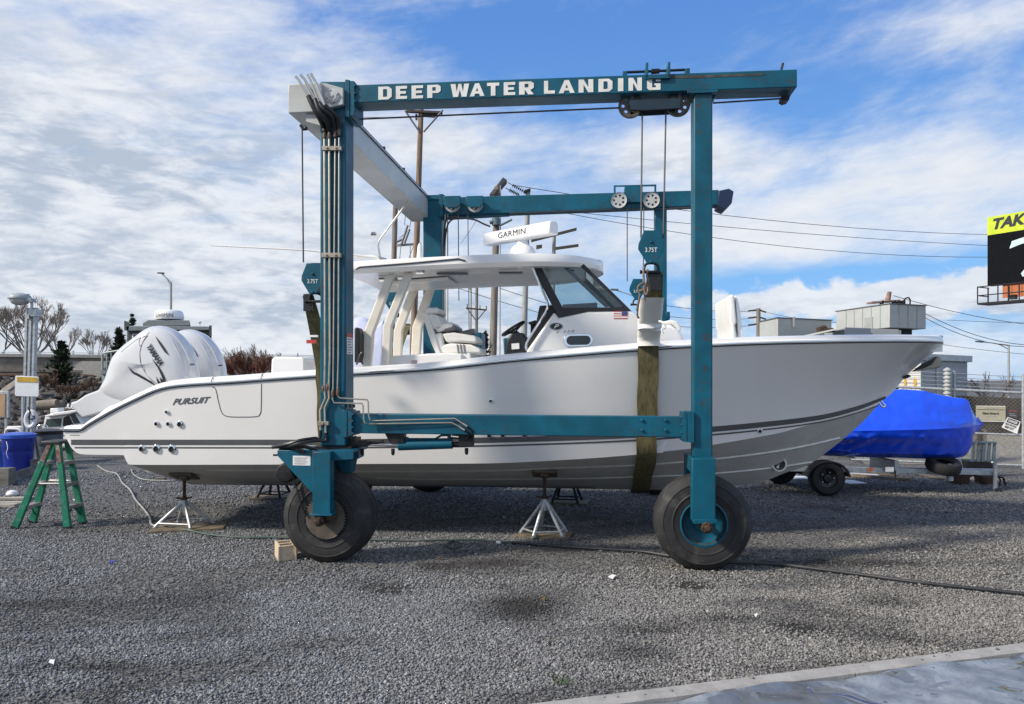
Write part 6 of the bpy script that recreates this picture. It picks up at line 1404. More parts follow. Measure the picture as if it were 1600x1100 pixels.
for a, b in (((627, 378), (624, 410)), ((624, 372), (636, 362)), ((640, 356), (645, 330)), ((648, 380), (636, 410)), ((632, 352), (634, 330)), ((641, 380), (641, 409))): ins.tube([P(*a, 39.7), P(*b, 39.7)], .02, 5)
ins.build('insulator', mat('insulator_grey', (.16, .17, .18), .5), p2)
p3 = pole(777, 292, 770, 40, .16, .21, 'thick brown pole between helm seats and windshield', PW2)
MB().prism([P(765, 303, 39), P(772, 303, 39), P(792, 281, 42), P(786, 277, 42)], [p-Vector((0, 0, .22)) for p in (P(765, 303, 39), P(772, 303, 39), P(792, 281, 42), P(786, 277, 42))]).build('crossarm', ARMM, p3)
MB().lathe([(.22, 0), (.22, .35), (.1, .42)], P(775, 352, 39.7), (0, 0, 1), 12).tube([P(775, 345, 39.6), P(765, 348, 39.6)], .1, 8).tube([P(782, 352, 39.6), P(800, 343, 39.6)], .06, 6).build('line_switch', mat('switch_blue_grey', (.10, .15, .18), .5), p3)
st_ = MB()
for a, b in (((793, 285), (822, 301)), ((790, 294), (812, 305))):
    A_, B_ = P(*a, 41), P(*b, 41); st_.tube([A_, B_], .02, 5)
    for k in range(7): st_.lathe([(.03, -.03), (.13, 0), (.03, .03)], A_.lerp(B_, .3+.1*k), (B_-A_), 10)
st_.build('insulator_string', DARKM, p3)
MB().tube([P(782, 290, 39.8), P(781, 560, 39.8)], .035, 6).build('conduit', PSTEEL, p3)
p4 = pole(825, 300, 818, 46, .14, .20, 'slim grey steel pole left of the console grab rail', PSTEEL)
MB().wslab([(819, 297), (829, 294), (829, 299), (819, 302)], 45.8, .2).build('pole_cap', DARKM, p4)
p5 = pole(866, 362, 862, 52, .12, .16, 'grey pole with two dark arms seen over the hardtop and through the windshield', PSTEEL)
MB().wslab([(830, 374), (901, 355.5), (901, 359.5), (830, 378)], 51.5, .2).wslab([(868, 386), (904, 381), (904, 385), (868, 390)], 51.5, .2).wslab([(838, 383), (847, 382), (847, 387), (838, 389)], 51.4, .2).build('crossarm', ARMM, p5)
p6 = pole(745, 443, 744, 90, .17, .22, 'distant pole with crossarm and V braces behind the helm seats')
MB().wslab([(728, 480), (760, 483), (760, 485.5), (728, 482.5)], 89, .2).build('crossarm', ARMM, p6); MB().tube([P(731, 483, 89), P(743, 500, 89)], .06, 5).tube([P(758, 485, 89), P(746, 500, 89)], .06, 5).tube([P(730, 475, 89), P(730, 482, 89)], .06, 5).tube([P(750, 477, 89), P(750, 484, 89)], .06, 5).tube([P(760, 478, 89), P(760, 485, 89)], .06, 5).build('arm_brace', ARMM, p6)
p7 = pole(736, 441, 735, 95, .10, .14, 'thin distant pole with lamp just left of the crossarm pole', PSTEEL); MB().tube([P(731, 447, 95), P(736, 452, 95)], .2, 6).build('lamp_head', PSTEEL, p7)
p8 = pole(1185, 482, 1185, 110, .30, .36, 'distant pole with three side arms left of the grey substation', PW2)
aa = MB()
for y_ in (484, 495, 506): aa.tube([P(1169, y_+2, 110), P(1185, y_, 110), P(1197, y_+4, 110)], .12, 5)
aa.build('crossarm', ARMM, p8)
WIRE = mat('wire_dark', (.03, .032, .036), .6)
def wire(a, b, d, r, lab):
    tag(MB().tube(sag(P(*a), P(*b), d), r*.62, 4).build('power_line', WIRE), lab, 'power line', 'overhead wires')
wire((800, 289, 41), (1700, 366, 60), .9, .028, 'topmost wire from the thick brown pole towards the billboard'); wire((875, 329, 46), (1700, 390, 60), .35, .028, 'middle wire from behind the far teal beam to the billboard'); wire((873, 331, 46), (1700, 396, 60), 1.2, .028, 'lowest long wire from the far teal beam to the billboard')
wire((1396, 462, 45), (1700, 512, 60), .5, .03, 'wire from the rooftop insulator sloping down to the right edge')
wire((1446, 490, 45), (1700, 530, 50), 1.0, .03, 'wire leaving the grey box corner, upper of two'); wire((1446, 497, 45), (1700, 522, 50), 1.2, .03, 'wire leaving the grey box corner, lower of two')
for k, (a, b, l) in enumerate((((1030, 476, 80), (1180, 486, 109), 'upper wire left of the three-armed pole'), ((1030, 493, 80), (1180, 497, 109), 'middle wire left of the three-armed pole'), ((1030, 508, 80), (1180, 508, 109), 'lower wire left of the three-armed pole'))): wire(a, b, .3, .045, l)
wire((1195, 487, 110), (1330, 505, 80), .3, .045, 'wire dropping from the three-armed pole to the substation roof')
wire((780, 450, 60), (1000, 505, 90), .4, .04, 'upper faint wire crossing behind the windshield'); wire((700, 445, 60), (1000, 520, 90), .5, .04, 'lower faint wire crossing behind the windshield'); wire((720, 380, 42), (752, 330, 40), .1, .02, 'guy wire slanting up left of the thick brown pole')
wire((540, 182.5, 37), (690, 181, 37), .05, .02, 'thin wire behind the lettered beam at the tall brown pole')
wire((1480, 500, 70), (1700, 505, 70), .1, .03, 'faint wire above the right street lamp'); wire((1450, 535, 70), (1700, 560, 70), .2, .03, 'faint wire below the right street lamp head')
def street_lamp(px, y_top, hx, hy, Y, label, r=.09):
    b = P(px, 560, Y); b.z = 0; t = thing('street_lamp', b, label, 'street lamp', 'highway street lamps'); MB().tube([b, P(px, y_top, Y)], [r*1.3, r], 10).build('lamp_pole', PSTEEL, t)
    MB().tube(smooth_path([P(px, y_top+7, Y), P(px*.6+hx*.4, y_top*.62+hy*.38, Y), P(hx, hy, Y)], 4), r*.55, 6).tube([P(px, y_top, Y), P(px*.45+hx*.55, y_top*.42+hy*.58, Y)], r*.45, 6).build('lamp_arm', PSTEEL, t)
    s_ = 1 if hx > px else -1; h_ = P(hx, hy, Y); MB().prism([h_+Vector((-s_*.25, -.15, .08)), h_+Vector((s_*.35, -.12, .10)), h_+Vector((s_*.35, .12, .10)), h_+Vector((-s_*.25, .15, .08))], [h_+Vector((-s_*.25, -.15, -.08)), h_+Vector((s_*.35, -.12, -.02)), h_+Vector((s_*.35, .12, -.02)), h_+Vector((-s_*.25, .15, -.08))]).build('lamp_head', mat('lamp_dark', (.10, .11, .12), .5), t, bevel=.03)
street_lamp(267, 441, 252, 427, 70, 'slim street lamp leaning left above the work boat radar', .10); street_lamp(1576, 539, 1531, 534, 65, 'pale street lamp right of the substation building', .08)
street_lamp(1142, 505, 1124, 495, 90, 'distant street lamp head left of the upright bow seat back', .09); street_lamp(1012, 470, 961, 453, 60, 'street lamp head between windshield and the far hook block', .07)

# ------------------------------------------------------------------ right background: substation, fence, billboard
SUBL = mat('pale_steel_cladding', (.42, .44, .43), .5, var=.05, scale=.8, dirt=(.3, .3, .28), dirt_amt=.3); SUBD = mat('grey_cladding', (.30, .325, .34), .5, var=.05, scale=.8)
def block(C, L, Rr, z0, z1, name, m, parent, bevel=.0):
    C, L, Rr = [Vector((*p, 0)) for p in (C, L, Rr)]; q = [C, Rr, L+Rr-C, L]
    return MB().prism([p+Vector((0, 0, z0)) for p in q], [p+Vector((0, 0, z1)) for p in q]).build(name, m, parent, bevel=bevel)
def zpx(y, Y): return CAM_H-(y-HZ)/FPX*Y
sb1 = thing('substation_building', (15, 32, 0), 'large pale grey box building with rusty gear on its roof', 'building')
zt1, zb1 = zpx(475, 30), zpx(512, 30)
block((14.75, 30), (14.1, 33.4), (16.6, 30.8), zb1, zt1, 'wall', SUBL, sb1, .02); block((14.72, 29.96), (14.06, 33.45), (16.65, 30.77), zt1+.005, zt1+.035, 'roof', mat('roof_rim', (.16, .17, .18), .6), sb1)
block((15.0, 30.6), (14.5, 33), (16.2, 31.1), 0, zb1-.005, 'base_wall', DARKM, sb1)
eq = MB().prism([P(1363, 471, 31), P(1407, 468, 31), P(1407, 470.5, 31), P(1363, 473.5, 31)], [p+Vector((0, .5, 0)) for p in (P(1363, 471, 31), P(1407, 468, 31), P(1407, 470.5, 31), P(1363, 473.5, 31))]).tube([P(1386.5, 471, 31), P(1390, 456, 31)], [.11, .08], 10)
eq.build('roof_insulator', mat('rusty_pink', (.25, .15, .12), .8, var=.3), sb1)
MB().tube(smooth_path([P(1411, 473, 31), P(1414, 467, 31), P(1419, 465, 31), P(1422, 469, 31), P(1421.5, 478, 31)], 5), .03, 6).build('roof_cable', DARKM, sb1)
for x_ in (1378, 1397, 1403, 1408, 1412): MB().wslab([(x_, 470), (x_+3, 469), (x_+3, 477), (x_, 477)], 31, .2).build('roof_gear', DARKM, sb1)
dS = (Vector((14.1, 33.4, 0))-Vector((14.75, 30, 0))).normalized(); nS = Vector((-dS.y, dS.x, 0)); nS = nS if nS.x < 0 else -nS
def s1p(t, z, o): return Vector((14.75, 30, z))+dS*t+nS*o
MB().prism([s1p(1.0, zb1+.02, .004), s1p(1.5, zb1+.02, .004), s1p(1.5, zb1+.5, .004), s1p(1.0, zb1+.5, .004)], [s1p(1.0, zb1+.02, .03), s1p(1.5, zb1+.02, .03), s1p(1.5, zb1+.5, .03), s1p(1.0, zb1+.5, .03)]).build('hatch', mat('hatch_grey', (.33, .35, .34), .5), sb1)
MB().wslab([(1403, 516), (1408, 516), (1408, 535), (1403, 535)], 30.2, .2).wslab([(1358, 513), (1404, 514.5), (1404, 560), (1358, 560)], 29.4, .5).build('lean_to', SUBD, sb1)
dF = (Vector((16.6, 30.8, 0))-Vector((14.75, 30, 0))).normalized(); nF = Vector((dF.y, -dF.x, 0))
JM = mat('joint_grey', (.20, .21, .215), .6)
for k in range(1, 4): MB().box(k*.5-.008, k*.5+.008, .002, .012, zb1+.01, zt1-.01, lambda a, b, c: Vector((14.75, 30, 0))+dF*a+nF*b+Vector((0, 0, c))).build('siding_joint', JM, sb1)
for k in range(1, 6): MB().box(k*.55-.008, k*.55+.008, .004, .012, zb1+.01, zt1-.01, lambda a, b, c: Vector((14.75, 30, 0))+dS*a+nS*b+Vector((0, 0, c))).build('siding_joint', JM, sb1)
sb2 = thing('substation_building', (12, 34, 0), 'low grey flat-roofed building nearest the three-armed pole', 'building')
zt2 = zpx(497, 32)
block((11.07, 32), (11.02, 34.2), (13.9, 33.4), 0, zt2, 'wall', SUBL, sb2, .02); block((11.03, 31.96), (10.98, 34.25), (13.96, 33.38), zt2+.005, zt2+.04, 'roof', mat('roof_rim', (.16, .17, .18), .6), sb2); MB().wslab([(1240, 495), (1242.5, 495), (1242.5, 510), (1240, 510)], 32.2, .1).build('vent_pipe', PSTEEL, sb2)
sb3 = thing('substation_shed', (12.5, 28.5, 0), 'small pale shed with slanted roof edge between the two larger grey buildings', 'shed')
block((12.3, 28.4), (12.6, 31), (13.55, 29), 0, zpx(511, 28.4), 'wall', SUBD, sb3, .02); MB().prism([P(1260, 523, 29), P(1318, 510.5, 28.2), P(1318, 513, 28.2), P(1260, 526, 29)], [p+Vector((.2, 1.5, 0)) for p in (P(1260, 523, 29), P(1318, 510.5, 28.2), P(1318, 513, 28.2), P(1260, 526, 29))]).build('roof', SUBL, sb3)
MB().wslab([(1280, 511), (1290, 508), (1294, 513), (1303, 512), (1304, 519), (1280, 520)], 29.5, .3).build('roof_junk', RUST, sb3, bevel=.03)
sb4 = thing('control_house', (11.3, 21, 0), 'grey control house with two yellow sun emblems behind the chain-link fence', 'building')
C4, L4, R4 = (10.65, 20), (11.39, 22.6), (13.1, 22.1)
block(C4, L4, R4, 0, 2.40, 'wall', SUBD, sb4, .01); block((10.6, 19.85), (11.3, 22.8), (13.22, 22.05), 2.405, 2.58, 'roof', mat('pale_roof', (.42, .45, .46), .5), sb4, .01)
lf = MB(); dL = (Vector((11.39, 22.6, 0))-Vector((10.65, 20, 0))).normalized(); nL = Vector((-dL.y, dL.x, 0))
for zz in [k*.13 for k in range(18)]: lf.prism([Vector((10.65, 20, zz))+nL*.004, Vector((11.39, 22.6, zz))+nL*.004, Vector((11.39, 22.6, zz+.12))+nL*.004, Vector((10.65, 20, zz+.12))+nL*.004], [Vector((10.65, 20, zz))+nL*.018, Vector((11.39, 22.6, zz))+nL*.018, Vector((11.39, 22.6, zz+.118))+nL*.008, Vector((10.65, 20, zz+.118))+nL*.008])
lf.build('white_siding', mat('white_siding', (.72, .71, .66), .5, var=.05), sb4)
for d_ in (.55, 1.75):
    c_ = Vector((10.65, 20, 1.82))+dL*d_+nL*.026; s_ = MB()
    star = []
    for k in range(24):
        a = 2*math.pi*k/24; r_ = .13 if k % 2 else .10; star.append(c_+dL*r_*1.5*math.cos(a)+Vector((0, 0, r_*math.sin(a))))
    s_.prism(star, [p+nL*.006 for p in star]); s_.build('sun_emblem', mat('sun_yellow', (.75, .42, .02), .5, var=.05), sb4)
dR = (Vector((13.1, 22.1, 0))-Vector((10.65, 20, 0))).normalized(); nR = Vector((dR.y, -dR.x, 0)); W4 = 3.22
def w4(t, z, o): return Vector((10.65, 20, z))+dR*t+nR*o
MB().prism([w4(.95, 0, .003), w4(1.03, 0, .003), w4(1.03, 2.38, .003), w4(.95, 2.38, .003)], [w4(.95, 0, .04), w4(1.03, 0, .04), w4(1.03, 2.38, .04), w4(.95, 2.38, .04)]).build('downpipe', SUBL, sb4)
for k in range(10): MB().prism([w4(.02, .2+.23*k, .002), w4(W4, .2+.23*k, .002), w4(W4, .212+.23*k, .002), w4(.02, .212+.23*k, .002)], [w4(.02, .2+.23*k, .012), w4(W4, .2+.23*k, .012), w4(W4, .212+.23*k, .012), w4(.02, .212+.23*k, .012)]).build('cladding_seam', PSTEEL, sb4)
# chain-link fence with barbed wire
FA, FB = P(1330, 601, 17.6), P(1612, 614.5, 16.4); fdir = Vector((FB.x-FA.x, FB.y-FA.y, 0)); FLn = fdir.length; fdir.normalize(); FZ = 1.70; FZ0, FZ1 = FA.z, FB.z
fence = thing('chain_link_fence', (FA.x, FA.y, 0), 'galvanised chain-link fence with barbed wire behind the blue covered boat', 'fence')
def fp(t, z, o=0): return Vector((FA.x, FA.y, 0))+fdir*t+Vector((fdir.y, -fdir.x, 0))*o+Vector((0, 0, z*(FZ0+(FZ1-FZ0)*t/FLn)/FZ))
cl_ = MB(); pitch = .085; n_ = int((FLn+FZ)/pitch)
for s in (1, -1):
    for k in range(-int(FZ/pitch), int(FLn/pitch)+1):
        t0, t1 = k*pitch, k*pitch+FZ; 
        if s < 0: t0, t1 = t1, t0
        z0, z1 = 0.03, FZ
        def clip(t0, z0, t1, z1):
            pts = []
            f = lambda t: (t-t0)/(t1-t0)
            a, b = 0.0, 1.0
            for lim in (0, FLn):
                u = f(lim)
                inside0 = (0 <= t0 <= FLn); inside1 = (0 <= t1 <= FLn)
                if 0 < u < 1:
                    if not inside0 and (abs(t0-lim) < abs(t1-lim) or True) and ((lim == 0 and t0 < 0) or (lim == FLn and t0 > FLn)): a = max(a, u)
                    if not inside1 and ((lim == 0 and t1 < 0) or (lim == FLn and t1 > FLn)): b = min(b, u)
            return a, b
        a, b = clip(t0, z0, t1, z1)
        if b > a and (min(t0, t1) < FLn and max(t0, t1) > 0): cl_.tube([fp(t0+(t1-t0)*a, z0+(z1-z0)*a, s*.004), fp(t0+(t1-t0)*b, z0+(z1-z0)*b, s*.004)], .0022, 3, caps=False)
tag(cl_.build('chain_link_mesh', mat('dull_wire', (.20, .21, .21), .6, metal=.3), fence), kind='stuff')
MB().tube([fp(0, FZ), fp(FLn, FZ)], .03, 8).build('top_rail', GALV, fence); MB().tube([fp(0, .75), fp(FLn, .75)], .022, 8).build('middle_rail', GALV, fence); MB().tube([fp(0, .07), fp(FLn, .07)], .022, 8).build('bottom_rail', GALV, fence)
def ft(px):                                # distance along the fence for a photo column
    u = (px-800)/FPX; return (u*FA.y-FA.x)/(fdir.x-u*fdir.y)
for px, r_ in ((1484, .035), (1491, .03), (1599, .035)): MB().tube([fp(ft(px), 0), fp(ft(px), FZ+.42)], r_, 10).build('fence_post', GALV, fence)
for k in range(4): MB().tube([fp(0, FZ+.09+.09*k, -.03*k), fp(ft(1484), FZ+.09+.09*k, -.03*k), fp(ft(1540), FZ+.085+.09*k, -.03*k), fp(FLn, FZ+.09+.09*k, -.03*k)], .006, 4).build('barbed_wire', GALV, fence)
ib = MB(); tt = ft(1479); ib.lathe([(.05, 0)]+[(r_, 1.4+.085*k+dz) for k in range(9) for r_, dz in ((.05, 0), (.08, .02), (.08, .05), (.05, .065))]+[(.0, 2.18)], fp(tt, 0, .08), (0, 0, 1), 14); ib.build('coiled_insulator_post', mat('insulator_pale', (.42, .43, .42), .5), fence)
def fence_sign(pts, m, name, lab, cat, rows, o=.06):
    u = []
    q = [Vector((*fp(ft(a), 0, o).xy, CAM_H-(b-HZ)/FPX*fp(ft(a), 0).y)) for a, b in pts]; nrm_ = Vector((fdir.y, -fdir.x, 0))
    t = thing(name, q[3]*.5+q[2]*.5, lab, cat)
    MB().prism(q, [p-nrm_*.012 for p in q]).build('sign_panel', m, t)
    ex, ey = q[1]-q[0], q[0]-q[3]
    for kind, x0, x1, y0, y1, mm, txt in rows:
        A = q[3]+ex*x0+ey*y0+nrm_*.004; B = q[3]+ex*x1+ey*y0+nrm_*.004; C = q[3]+ex*x0+ey*y1+nrm_*.004
        mb = MB()
        if kind == 'bar': mb.add([A, B, B+(C-A), C], [[0, 1, 2, 3]])
        else:
            off = nrm_*.004; lettering(mb, txt, A+off, B+off, C+off, bold=.03)
        mb.build('colour_band' if kind == 'bar' else 'lettering', mm, t)
    return t
TAN = mat('tan_sign', (.36, .34, .25), .6, var=.06)
fence_sign([(1524, 633.5), (1570, 634), (1570, 659), (1524, 658.5)], TAN, 'street_sign', 'tan rectangular street yard sign wired to the chain-link fence', 'sign', [('bar', .02, .98, .02, .05, PAPER, ''), ('bar', .02, .98, .74, .765, DECALK, ''), ('bar', .02, .98, .95, .975, PAPER, ''),
            ('text', .22, .78, .46, .60, DECALK, 'Glenn Street &'), ('bar', .33, .50, .31, .365, DECALS, ''), ('bar', .56, .68, .31, .365, DECALS, ''), ('bar', .12, .42, .10, .13, DECALS, ''), ('bar', .68, .88, .10, .13, DECALS, ''), ('bar', .28, .44, .82, .87, DECALS, ''), ('bar', .47, .74, .82, .87, DECALS, '')])
fence_sign([(1573.5, 651.5), (1593.5, 658.5), (1588, 678), (1564, 667.5)], PAPER, 'danger_sign', 'tilted white DANGER HIGH VOLTAGE KEEP OUT sign on the fence', 'sign', [('bar', .08, .95, .58, .95, DECALK, ''), ('bar', .10, .92, .61, .92, RED, ''), ('text', .16, .86, .66, .88, PAPER, 'DANGER'), ('text', .08, .92, .34, .52, DECALK, 'HIGH VOLTAGE'), ('text', .16, .84, .08, .27, DECALK, 'KEEP OUT')])
fence_sign([(1573, 638.5), (1590, 639.5), (1590, 654), (1573, 652)], mat('dark_faded_sign', (.05, .05, .055), .6, var=.3), 'faded_sign', 'dark faded sign behind the tilted danger sign', 'sign', [('bar', .2, .9, .68, .74, mat('faded_red', (.30, .07, .05), .6), ''), ('bar', .25, .85, .80, .86, MATS['faded_red'], ''), ('bar', .15, .7, .4, .46, DECALS, ''), ('bar', .2, .85, .2, .26, DECALS, '')], o=.03)
tag(MB().add([(8, 17.4, .0), (26, 16.4, .0), (26, 19.8, .48), (8, 20.6, .48)], [[0, 1, 2, 3]]).build('gravel_slope', mat('tan_gravel', (.21, .195, .165), .95, var=.4, scale=18, bump=.8, bscale=40)), kind='structure')
tag(MB().prism([P(1470, 617, 21), P(1720, 627, 20), P(1720, 714, 20), P(1470, 710, 21)], [p+Vector((0, .5, 0)) for p in (P(1470, 617, 21), P(1720, 627, 20), P(1720, 714, 20), P(1470, 710, 21))]).build('retaining_wall', mat('dark_wall', (.042, .036, .031), .9, var=.4, scale=1.5, dirt=(.1, .09, .08), dirt_amt=.5, bump=.3), bevel=.02), 'low dark retaining wall behind the chain-link fence', 'wall')
bare_tree(1552, 640, 22, 1.2, 'straggly bare bush above the dark wall behind the fence', 5, 4, 'bare_shrub', 1.2, (TWIG, TWIG), .006, .5, None, 'shrub')
# billboard
BA = Vector((21.05, 34, 0)); bd = Vector((.5, -.866, 0)); bn = Vector((-.866, -.5, 0))     # its face is turned to the left
def bb(t, z, o=0): return BA+bd*t+bn*o+Vector((0, 0, z))
bil = thing('billboard', bb(3.6, 0), 'black billboard with lime TAK lettering at the right photo edge', 'billboard')
def bprism(t0, t1, z0, z1, o0, o1): return MB().prism([bb(t0, z0, o0), bb(t1, z0, o0), bb(t1, z1, o0), bb(t0, z1, o0)], [bb(t0, z0, o1), bb(t1, z0, o1), bb(t1, z1, o1), bb(t0, z1, o1)])
bprism(0, 7, 6.03, 9.06, 0, -.35).build('panel', mat('billboard_black', (.006, .007, .009), .85, var=.15, spec=.1), bil)
bprism(0, 7, 8.27, 9.06, .012, .002).build('lime_band', mat('lime_print', (.50, .62, .02), .5, var=.12, scale=2.5), bil)
mb = MB(); lettering(mb, 'TAK', bb(.24, 8.47, .018), bb(1.62, 8.50, .018), bb(.24, 8.96, .018), bold=.05, shear=.25); mb.build('lettering', DECALK, bil)
MB().add([bb(.92, 7.55, .01), bb(1.02, 7.86, .01), bb(2.2, 8.1, .01), bb(3.0, 8.0, .01), bb(2.6, 7.85, .01), bb(1.4, 7.68, .01)], [list(range(6))]).add([bb(1.38, 6.42, .01), bb(1.55, 6.62, .01), bb(2.3, 6.8, .01), bb(2.2, 6.3, .01), bb(1.45, 6.28, .01)], [list(range(5))]).build('pale_shape', mat('pale_teal_print', (.50, .64, .64), .5), bil)
for k in range(16): bprism(.58+.40*k, .96+.40*k, 5.45, 6.02, -.1, -.15).build('orange_panel', mat('orange_slats', (.42, .13, .045), .6, var=.1), bil)
cw = MB().prism([bb(0, 5.16, .8), bb(7, 5.16, .8), bb(7, 5.16, -.1), bb(0, 5.16, -.1)], [bb(0, 5.24, .8), bb(7, 5.24, .8), bb(7, 5.24, -.1), bb(0, 5.24, -.1)])
for k in range(9):
    t = .0+.85*k; cw.tube([bb(t, 5.20, .78), bb(t, 5.96, .78)], .025, 6); cw.tube([bb(t, 5.20, -.05), bb(t, 5.96, -.05)], .03, 6)
for z in (5.56, 5.94): cw.tube([bb(0, z, .78), bb(7, z, .78)], .025, 6); cw.tube([bb(0, z, .78), bb(0, z, -.1)], .025, 6)
for k in range(4): cw.prism([bb(1.2+1.5*k, 5.30, .6), bb(1.45+1.5*k, 5.30, .6), bb(1.45+1.5*k, 5.49, .6), bb(1.2+1.5*k, 5.49, .6)], [bb(1.2+1.5*k, 5.30, .4), bb(1.45+1.5*k, 5.30, .4), bb(1.45+1.5*k, 5.49, .4), bb(1.2+1.5*k, 5.49, .4)])
cw.build('catwalk', BLACK, bil); MB().tube([bb(3.6, 0, -.5), bb(3.6, 9, -.5)], .35, 16).build('support_column', DARKM, bil)

# ------------------------------------------------------------------ blue covered boat on its trailer
KY = 1.073                              # depths in this block were taken for a slightly nearer ground
_P0 = P
def P(px, py, Y): return _P0(px, py, Y*KY)
trl_ = thing('boat_trailer', G(1300, 776), 'galvanised boat trailer under the bright blue shrink-wrapped boat', 'boat trailer')
def trz(px, py, Y): return P(px, py, Y)
MB().prism([P(1322, 729.5, 11.75), P(1560, 736, 12.35), P(1560, 743, 12.35), P(1322, 738, 11.75)], [p+Vector((0, .07, 0)) for p in (P(1322, 729.5, 11.75), P(1560, 736, 12.35), P(1560, 743, 12.35), P(1322, 738, 11.75))]).build('frame_rail', GALV, trl_, bevel=.006)
MB().prism([P(1180, 727, 12.0), P(1322, 729.5, 11.75), P(1322, 738, 11.75), P(1180, 736, 12.0)], [p+Vector((0, .07, 0)) for p in (P(1180, 727, 12.0), P(1322, 729.5, 11.75), P(1322, 738, 11.75), P(1180, 736, 12.0))]).build('frame_rail', GALV, trl_, bevel=.006)
MB().prism([P(1180, 727, 12.9), P(1560, 733, 12.5), P(1560, 740, 12.5), P(1180, 735, 12.9)], [p+Vector((0, .07, 0)) for p in (P(1180, 727, 12.9), P(1560, 733, 12.5), P(1560, 740, 12.5), P(1180, 735, 12.9))]).build('frame_rail', GALV, trl_, bevel=.006)
MB().wslab([(1398, 720), (1405, 720), (1405, 742), (1398, 742)], 11.9, .9).build('cross_member', GALV, trl_, bevel=.006)
MB().wslab([(1482, 725), (1490, 725), (1490, 752), (1482, 752)], 12.0, .08).build('stand_leg', GALV, trl_, bevel=.006)
MB().wslab([(1496, 718), (1502, 718), (1506, 734), (1494, 734)], 12.1, .3).build('bow_stop', GALV, trl_, bevel=.006)
MB().wslab([(1283, 732), (1290, 732), (1290, 752), (1283, 752)], 11.75, 1.1).build('axle', DARKM, trl_)
MB().tube([P(1399, 752, 11.88), P(1399, 735, 11.88)], .01, 6).build('tie_down_strap', BLACK, trl_)
MB().wslab([(1396.5, 729.8), (1384, 729.6), (1384, 737), (1396.5, 737.2)], 11.83, .01).build('reflector', PAPER, trl_); MB().wslab([(1358, 731), (1364, 731), (1364, 736.5), (1358, 736.5)], 11.78, .02).build('marker_lamp', mat('amber_lens', (.35, .08, .02), .3), trl_)
def twheel(c, r, lab=None):
    t = MB().lathe([(r*.55, .085), (r*.62, .10), (r*.85, .105), (r*.97, .08), (r, .05), (r, -.05), (r*.97, -.08), (r*.85, -.105), (r*.55, -.1)], c, (0, -1, 0), 36, cap=False).build('trailer_wheel', mat('trailer_tyre', (.014, .014, .015), .8, var=.3, bump=.1), trl_, smooth=40)
    MB().lathe([(r*.57, .09), (r*.52, .05), (r*.30, .03), (r*.22, .075), (.0, .08)], c, (0, -1, 0), 28, cap=False).build('wheel_rim', mat('black_rim', (.018, .018, .019), .35, metal=.3), t)
    bolts(MB(), [c+Vector((math.cos(a)*r*.36, -.045, math.sin(a)*r*.36)) for a in [k*math.pi/2.5 for k in range(5)]], (0, -1, 0), .014, .02).build('wheel_nuts', STEEL, t)
g = G(1295, 775.5); twheel(g+Vector((0, .1, .288)), .288); g = G(1222, 757); twheel(g+Vector((0, .1, .288)), .288)
fd = []
for k in range(13):
    a = math.pi*(.04+.92*k/12); fd.append((math.cos(a)*.36, math.sin(a)*.30))
c_ = G(1295, 775.5)+Vector((0, .0, .28)); mb = MB(); A = [c_+Vector((x_, -.02, z_)) for x_, z_ in fd]+[c_+Vector((x_*.93, -.02, z_*.93)) for x_, z_ in fd[::-1]]; mb.prism(A, [p+Vector((0, .24, 0)) for p in A]).prism([c_+Vector((x_, .2, z_)) for x_, z_ in fd], [c_+Vector((x_, .23, z_)) for x_, z_ in fd]); mb.build('mudguard', mat('black_mudguard', (.016, .016, .018), .5), trl_, smooth=40)
MB().tube([P(1555, 768, 12.3), P(1555, 724, 12.3)], .035, 10).tube([P(1555, 724, 12.3), P(1550, 722, 12.2)], .015, 6).build('jack_post', GALV, trl_); MB().lathe([(.02, .03), (.075, .025), (.075, -.025), (.02, -.03)], P(1559, 769.5, 12.2), (0, -1, 0), 20).build('jack_wheel', BLACK, trl_)
MB().tube([P(1560, 745, 12.4), P(1568, 747, 12.4), P(1571, 758, 12.4)], .02, 6).tube([P(1558, 742, 12.4), P(1563, 750, 12.4), P(1562, 760, 12.4)], .012, 6).build('hitch_chain', DARKM, trl_)
sp_ = MB().lathe([(.12, .05), (.17, .09), (.25, .09), (.275, .05), (.275, -.05), (.25, -.09), (.12, -.09)], P(1474, 726.5, 12.05), Vector((.05, -.35, 1)), 36, cap=False); tag(sp_.build('spare_tyre', MATS['trailer_tyre'], smooth=40), 'black spare tyre lying on the trailer frame under the blue cover', 'tyre')
BL = mat('blue_shrinkwrap', (.0, .065, .74), .22, var=.06, scale=1.2, bump=.25, bscale=5, coat=.35, stretch=(.6, 1, 2))
ST_ = [  # station: photo column, centre depth, half beam, rail height, ridge height, keel height
    (1175, 12.45, .80, .97, 1.20, .56), (1235, 12.45, .86, .98, 1.40, .54), (1290, 12.45, .88, .98, 1.50, .52), (1340, 12.45, .86, .985, 1.56, .50), (1385, 12.45, .80, .99, 1.595, .49), (1420, 12.44, .71, .995, 1.59, .48), (1450, 12.43, .59, 1.0, 1.555, .47), (1475, 12.42, .46, 1.01, 1.50, .47), (1496, 12.41, .32, 1.02, 1.46, .49), (1507, 12.4, .235, 1.025, 1.44, .56), (1512, 12.4, .19, 1.03, 1.42, .66), (1517, 12.4, .145, 1.032, 1.29, .79), (1525, 12.4, .08, 1.036, 1.15, .93), (1531, 12.4, .035, 1.04, 1.09, 1.0), (1536, 12.4, .008, 1.042, 1.05, 1.035)]
rows = []
ST_ = [(a, b*KY, c*KY)+tuple(CAM_H-((550-(z-2.2)/b*1200)-HZ)/FPX*b*KY for z in zz) for a, b, c, *zz in ST_]
fsp = [pchip([s[0] for s in ST_], [s[k] for s in ST_]) for k in range(1, 6)]
